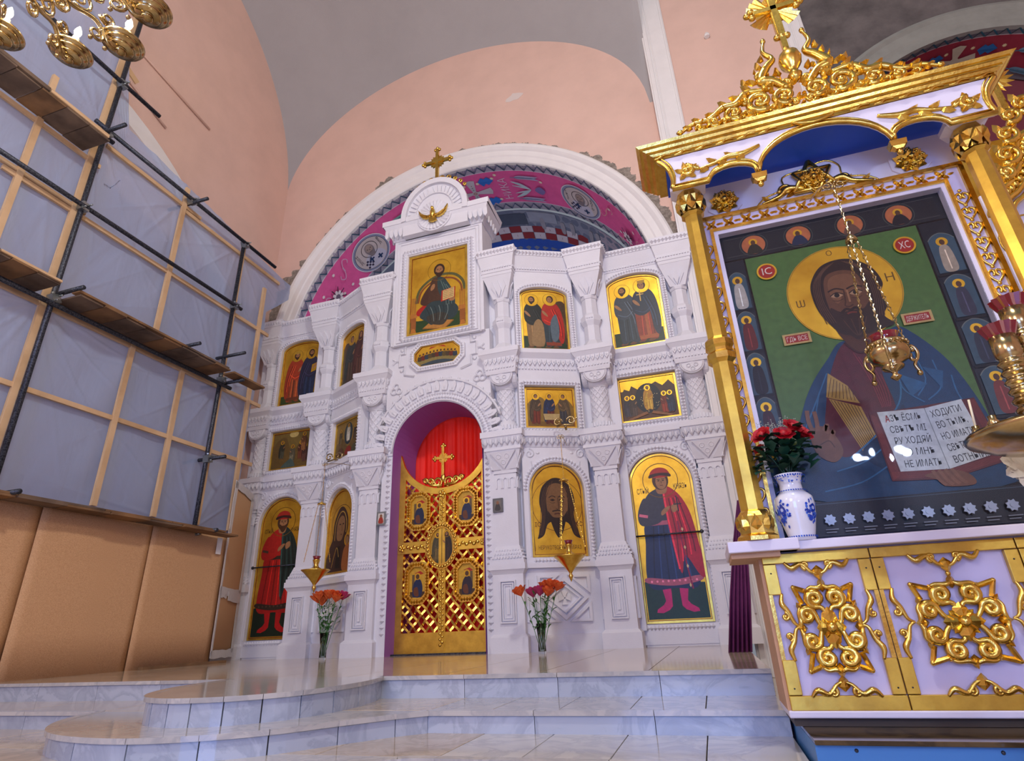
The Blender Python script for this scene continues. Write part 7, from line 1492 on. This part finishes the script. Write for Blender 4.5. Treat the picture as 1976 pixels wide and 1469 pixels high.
for k in range(70): a = random.random() * 6.28; v = random.uniform(.285, .318); p.E(a, v, .06, .004, '4A6AC8', n=6)
stuff_ = mk('cobalt_flowers', p, [mat('cobalt_glaze', '2A4AB8', .15, attr=True), M_LEAF], t, MV); stuff(stuff_)
def rose(label, base, hp, r, grp):
    t = thing('rose', label, 'flower', base, grp); B, Hh = Vector(base), Vector(hp); P = cat([B, (B + Hh) / 2 + Vector((0, 0, .03)), Hh], 6); g = G(); g.tube(P, .004, 5); mk('stem', g, M_DKGREEN, t)
    g = G(); ax = (Vector((Hh.x - B.x, -.12, .10)).normalized()); o1 = ax.orthogonal().normalized(); o2 = ax.cross(o1); g.ell(tuple(Hh), (r * .45, r * .5, r * .45), 8, 6)
    for ring_, (n, L, tilt) in enumerate(((5, .62, 1.3), (6, .85, .75), (7, 1.05, .25))):
        for k in range(n): a = 2 * PI * k / n + ring_ * .5; petal(g, Hh - ax * r * .3, o1 * math.cos(a) + o2 * math.sin(a) + ax * tilt, r * L, r * .95, ax, .35)
    mk('bloom', g, M_ROSE, t)
    for k in range(7):
        f = .30 + .09 * k; p0 = P[int(f * (len(P) - 1))]; a = k * 2.3 + Hh.x * 30; g = G(); petal(g, p0, (math.cos(a), math.sin(a) * .8, .15), .085, .06, (0, 0, 1), .7); mk('leaf', g, M_DKGREEN, t)
top = (VX, VY, VZ + .30)
for k, (hp, lb) in enumerate((((.395, 3.20, 1.185), 'leftmost dark red rose in the porcelain vase'), ((.50, 3.19, 1.175), 'middle dark red rose in the porcelain vase'), ((.555, 3.21, 1.215), 'highest dark red rose, right of the middle one'), ((.60, 3.25, 1.185), 'rightmost dark red rose in the porcelain vase'), ((.375, 3.23, 1.12), 'small red rose hanging lowest at the left'))): rose(lb, top, hp, .058 if k < 4 else .034, 'roses in the porcelain vase')
g = G(); random.seed(21)
for k in range(60):
    a = random.random() * 6.28; z = random.uniform(.98, 1.14); r = random.uniform(.03, .14); p0 = (VX + r * math.cos(a) * (1.0), VY - .02 + r * math.sin(a) * .5, z); petal(g, p0, (math.cos(a), math.sin(a), random.uniform(-.6, .6)), .075, .06, (0, -.3, 1), .6)
tag(mk('rose_foliage', g, M_DKGREEN), 'dense dark green rose leaves above the porcelain vase', 'foliage', kind='stuff')
g = G()
for k in range(150):
    a = random.random() * 6.28; r = random.random() ** .5; c = (VX + .0 + .11 * r * math.cos(a), VY + .02 + .05 * r * math.sin(a), 1.20 + .07 * random.random() + .02 * r); g.ell(c, (.0035, .0035, .0035), 4, 3)
    if k % 3 == 0: g.tube([(VX, VY, 1.0), c], .0008, 3)
tag(mk('baby_breath', g, mat('gyps', 'B9BCAE', .8)), 'fine pale filler blossom behind the red roses', 'flowers', kind='stuff')

# ================================================================ brass candle stand at the right edge
t = thing('candle_stand', 'brass candle stand with round tray and ruby glass cups at the right edge', 'candle stand', (1.22, 2.34, -.4)); MS = F(1.22, 2.34, 0)
g = G(); g.smooth = True; g.lathe([(.20, -.40), (.20, -.37), (.06, -.32), (.035, -.2), (.03, .3), (.05, .36), (.03, .42), (.03, .74), (.09, .785), (.19, .80), (.265, .835), (.275, .85), (.265, .862), (.24, .85), (.03, .84)], 32); mk('tray', g, M_BRASS, t, MS)
for k in range(12):
    a = 2 * PI * k / 12 + .2; g = G(); g.smooth = True; g.lathe([(.016, .845), (.012, .86), (.02, .875), (.012, .885), (.013, .90), (.006, .90)], 10, .225 * math.cos(a), .225 * math.sin(a)); mk('candle_socket', g, M_BRASS, t, MS)
g = G(); a = 2 * PI * 6 / 12 + .2; g.tube([(.225 * math.cos(a), .89, .225 * math.sin(a)), (.225 * math.cos(a) + .01, 1.0, .225 * math.sin(a))], .004, 6); mk('thin_candle', g, M_WAX, t, MS)
for dx, dz, h in ((-.06, .0, 1.205), (.03, -.05, 1.33)):
    g = G(); g.smooth = True; g.lathe([(.042, .85), (.040, .87)] + [(.040 + .006 * math.sin(i * 1.1), .88 + (h - .96) * i / 40) for i in range(41)] + [(.042, h - .06), (.042, h)], 18, dx, dz); br = mk('brass_tube', g, M_BRASS, t, MS)
    g = G(); n = 24; vs = []
    for j, (r, v) in enumerate(((.034, h - .015), (.042, h + .01), (.056, h + .045), (.048, h + .042), (.03, h + .0))):
        for i in range(n): a = 2 * PI * i / n; rr = r * (1 + (.10 if i % 2 else -.06) * (1 if j in (1, 2, 3) else 0)); vs.append((dx + rr * math.cos(a), v, dz + rr * math.sin(a)))
    g._a(vs, [(j * n + i, j * n + (i + 1) % n, (j + 1) * n + (i + 1) % n, (j + 1) * n + i) for j in range(4) for i in range(n)]); mk('ruby_cup', g, M_RUBY, br, MS)
t = thing('white_flower', 'white ruffled flower just below the brass tray at the right edge', 'flower', (1.25, 2.75, .62)); g = G()
for ring_ in range(3):
    for k in range(9): a = 2 * PI * k / 9 + ring_ * .35; petal(g, (1.25, 2.72, .80), (math.cos(a), -.3, math.sin(a)), .10 - .02 * ring_, .06, (0, -1, 0), .4)
mk('bloom', g, M_WP, t); g = G(); g.tube(cat([(1.30, 2.80, -.16), (1.28, 2.78, .4), (1.25, 2.74, .78)], 5), .006, 5); mk('stem', g, M_GREEN, t)
# ================================================================ purple cloth between screen and kiosk
g = G(); n = 50; vs = []
for j, (z, sc_, dx) in enumerate(((0.0, 1.0, 0), (.5, .9, .09), (1.0, .62, .18), (1.45, .25, .27))):
    for i in range(n + 1):
        f = i / n - .5; ang = f * 2.4; vs.append((.21 * f * sc_ * 1.0 + dx, z, .05 * abs(math.sin(f * 5 * PI)) * sc_ + .03))
g.smooth = True; g._a(vs, [(j * (n + 1) + i, j * (n + 1) + i + 1, (j + 1) * (n + 1) + i + 1, (j + 1) * (n + 1) + i) for j in range(3) for i in range(n)])
o = mk('furled_cloth', g, mat('cloth_purple', '6E2C62', .6, var=.2, vscale=10), None, F(.20, 6.60, 0)); o.modifiers.new('thick', 'SOLIDIFY').thickness = .012; tag(o, 'dark purple cloth hanging in narrow folds between screen and kiosk', 'cloth')
bpy.data.objects.remove(_to)
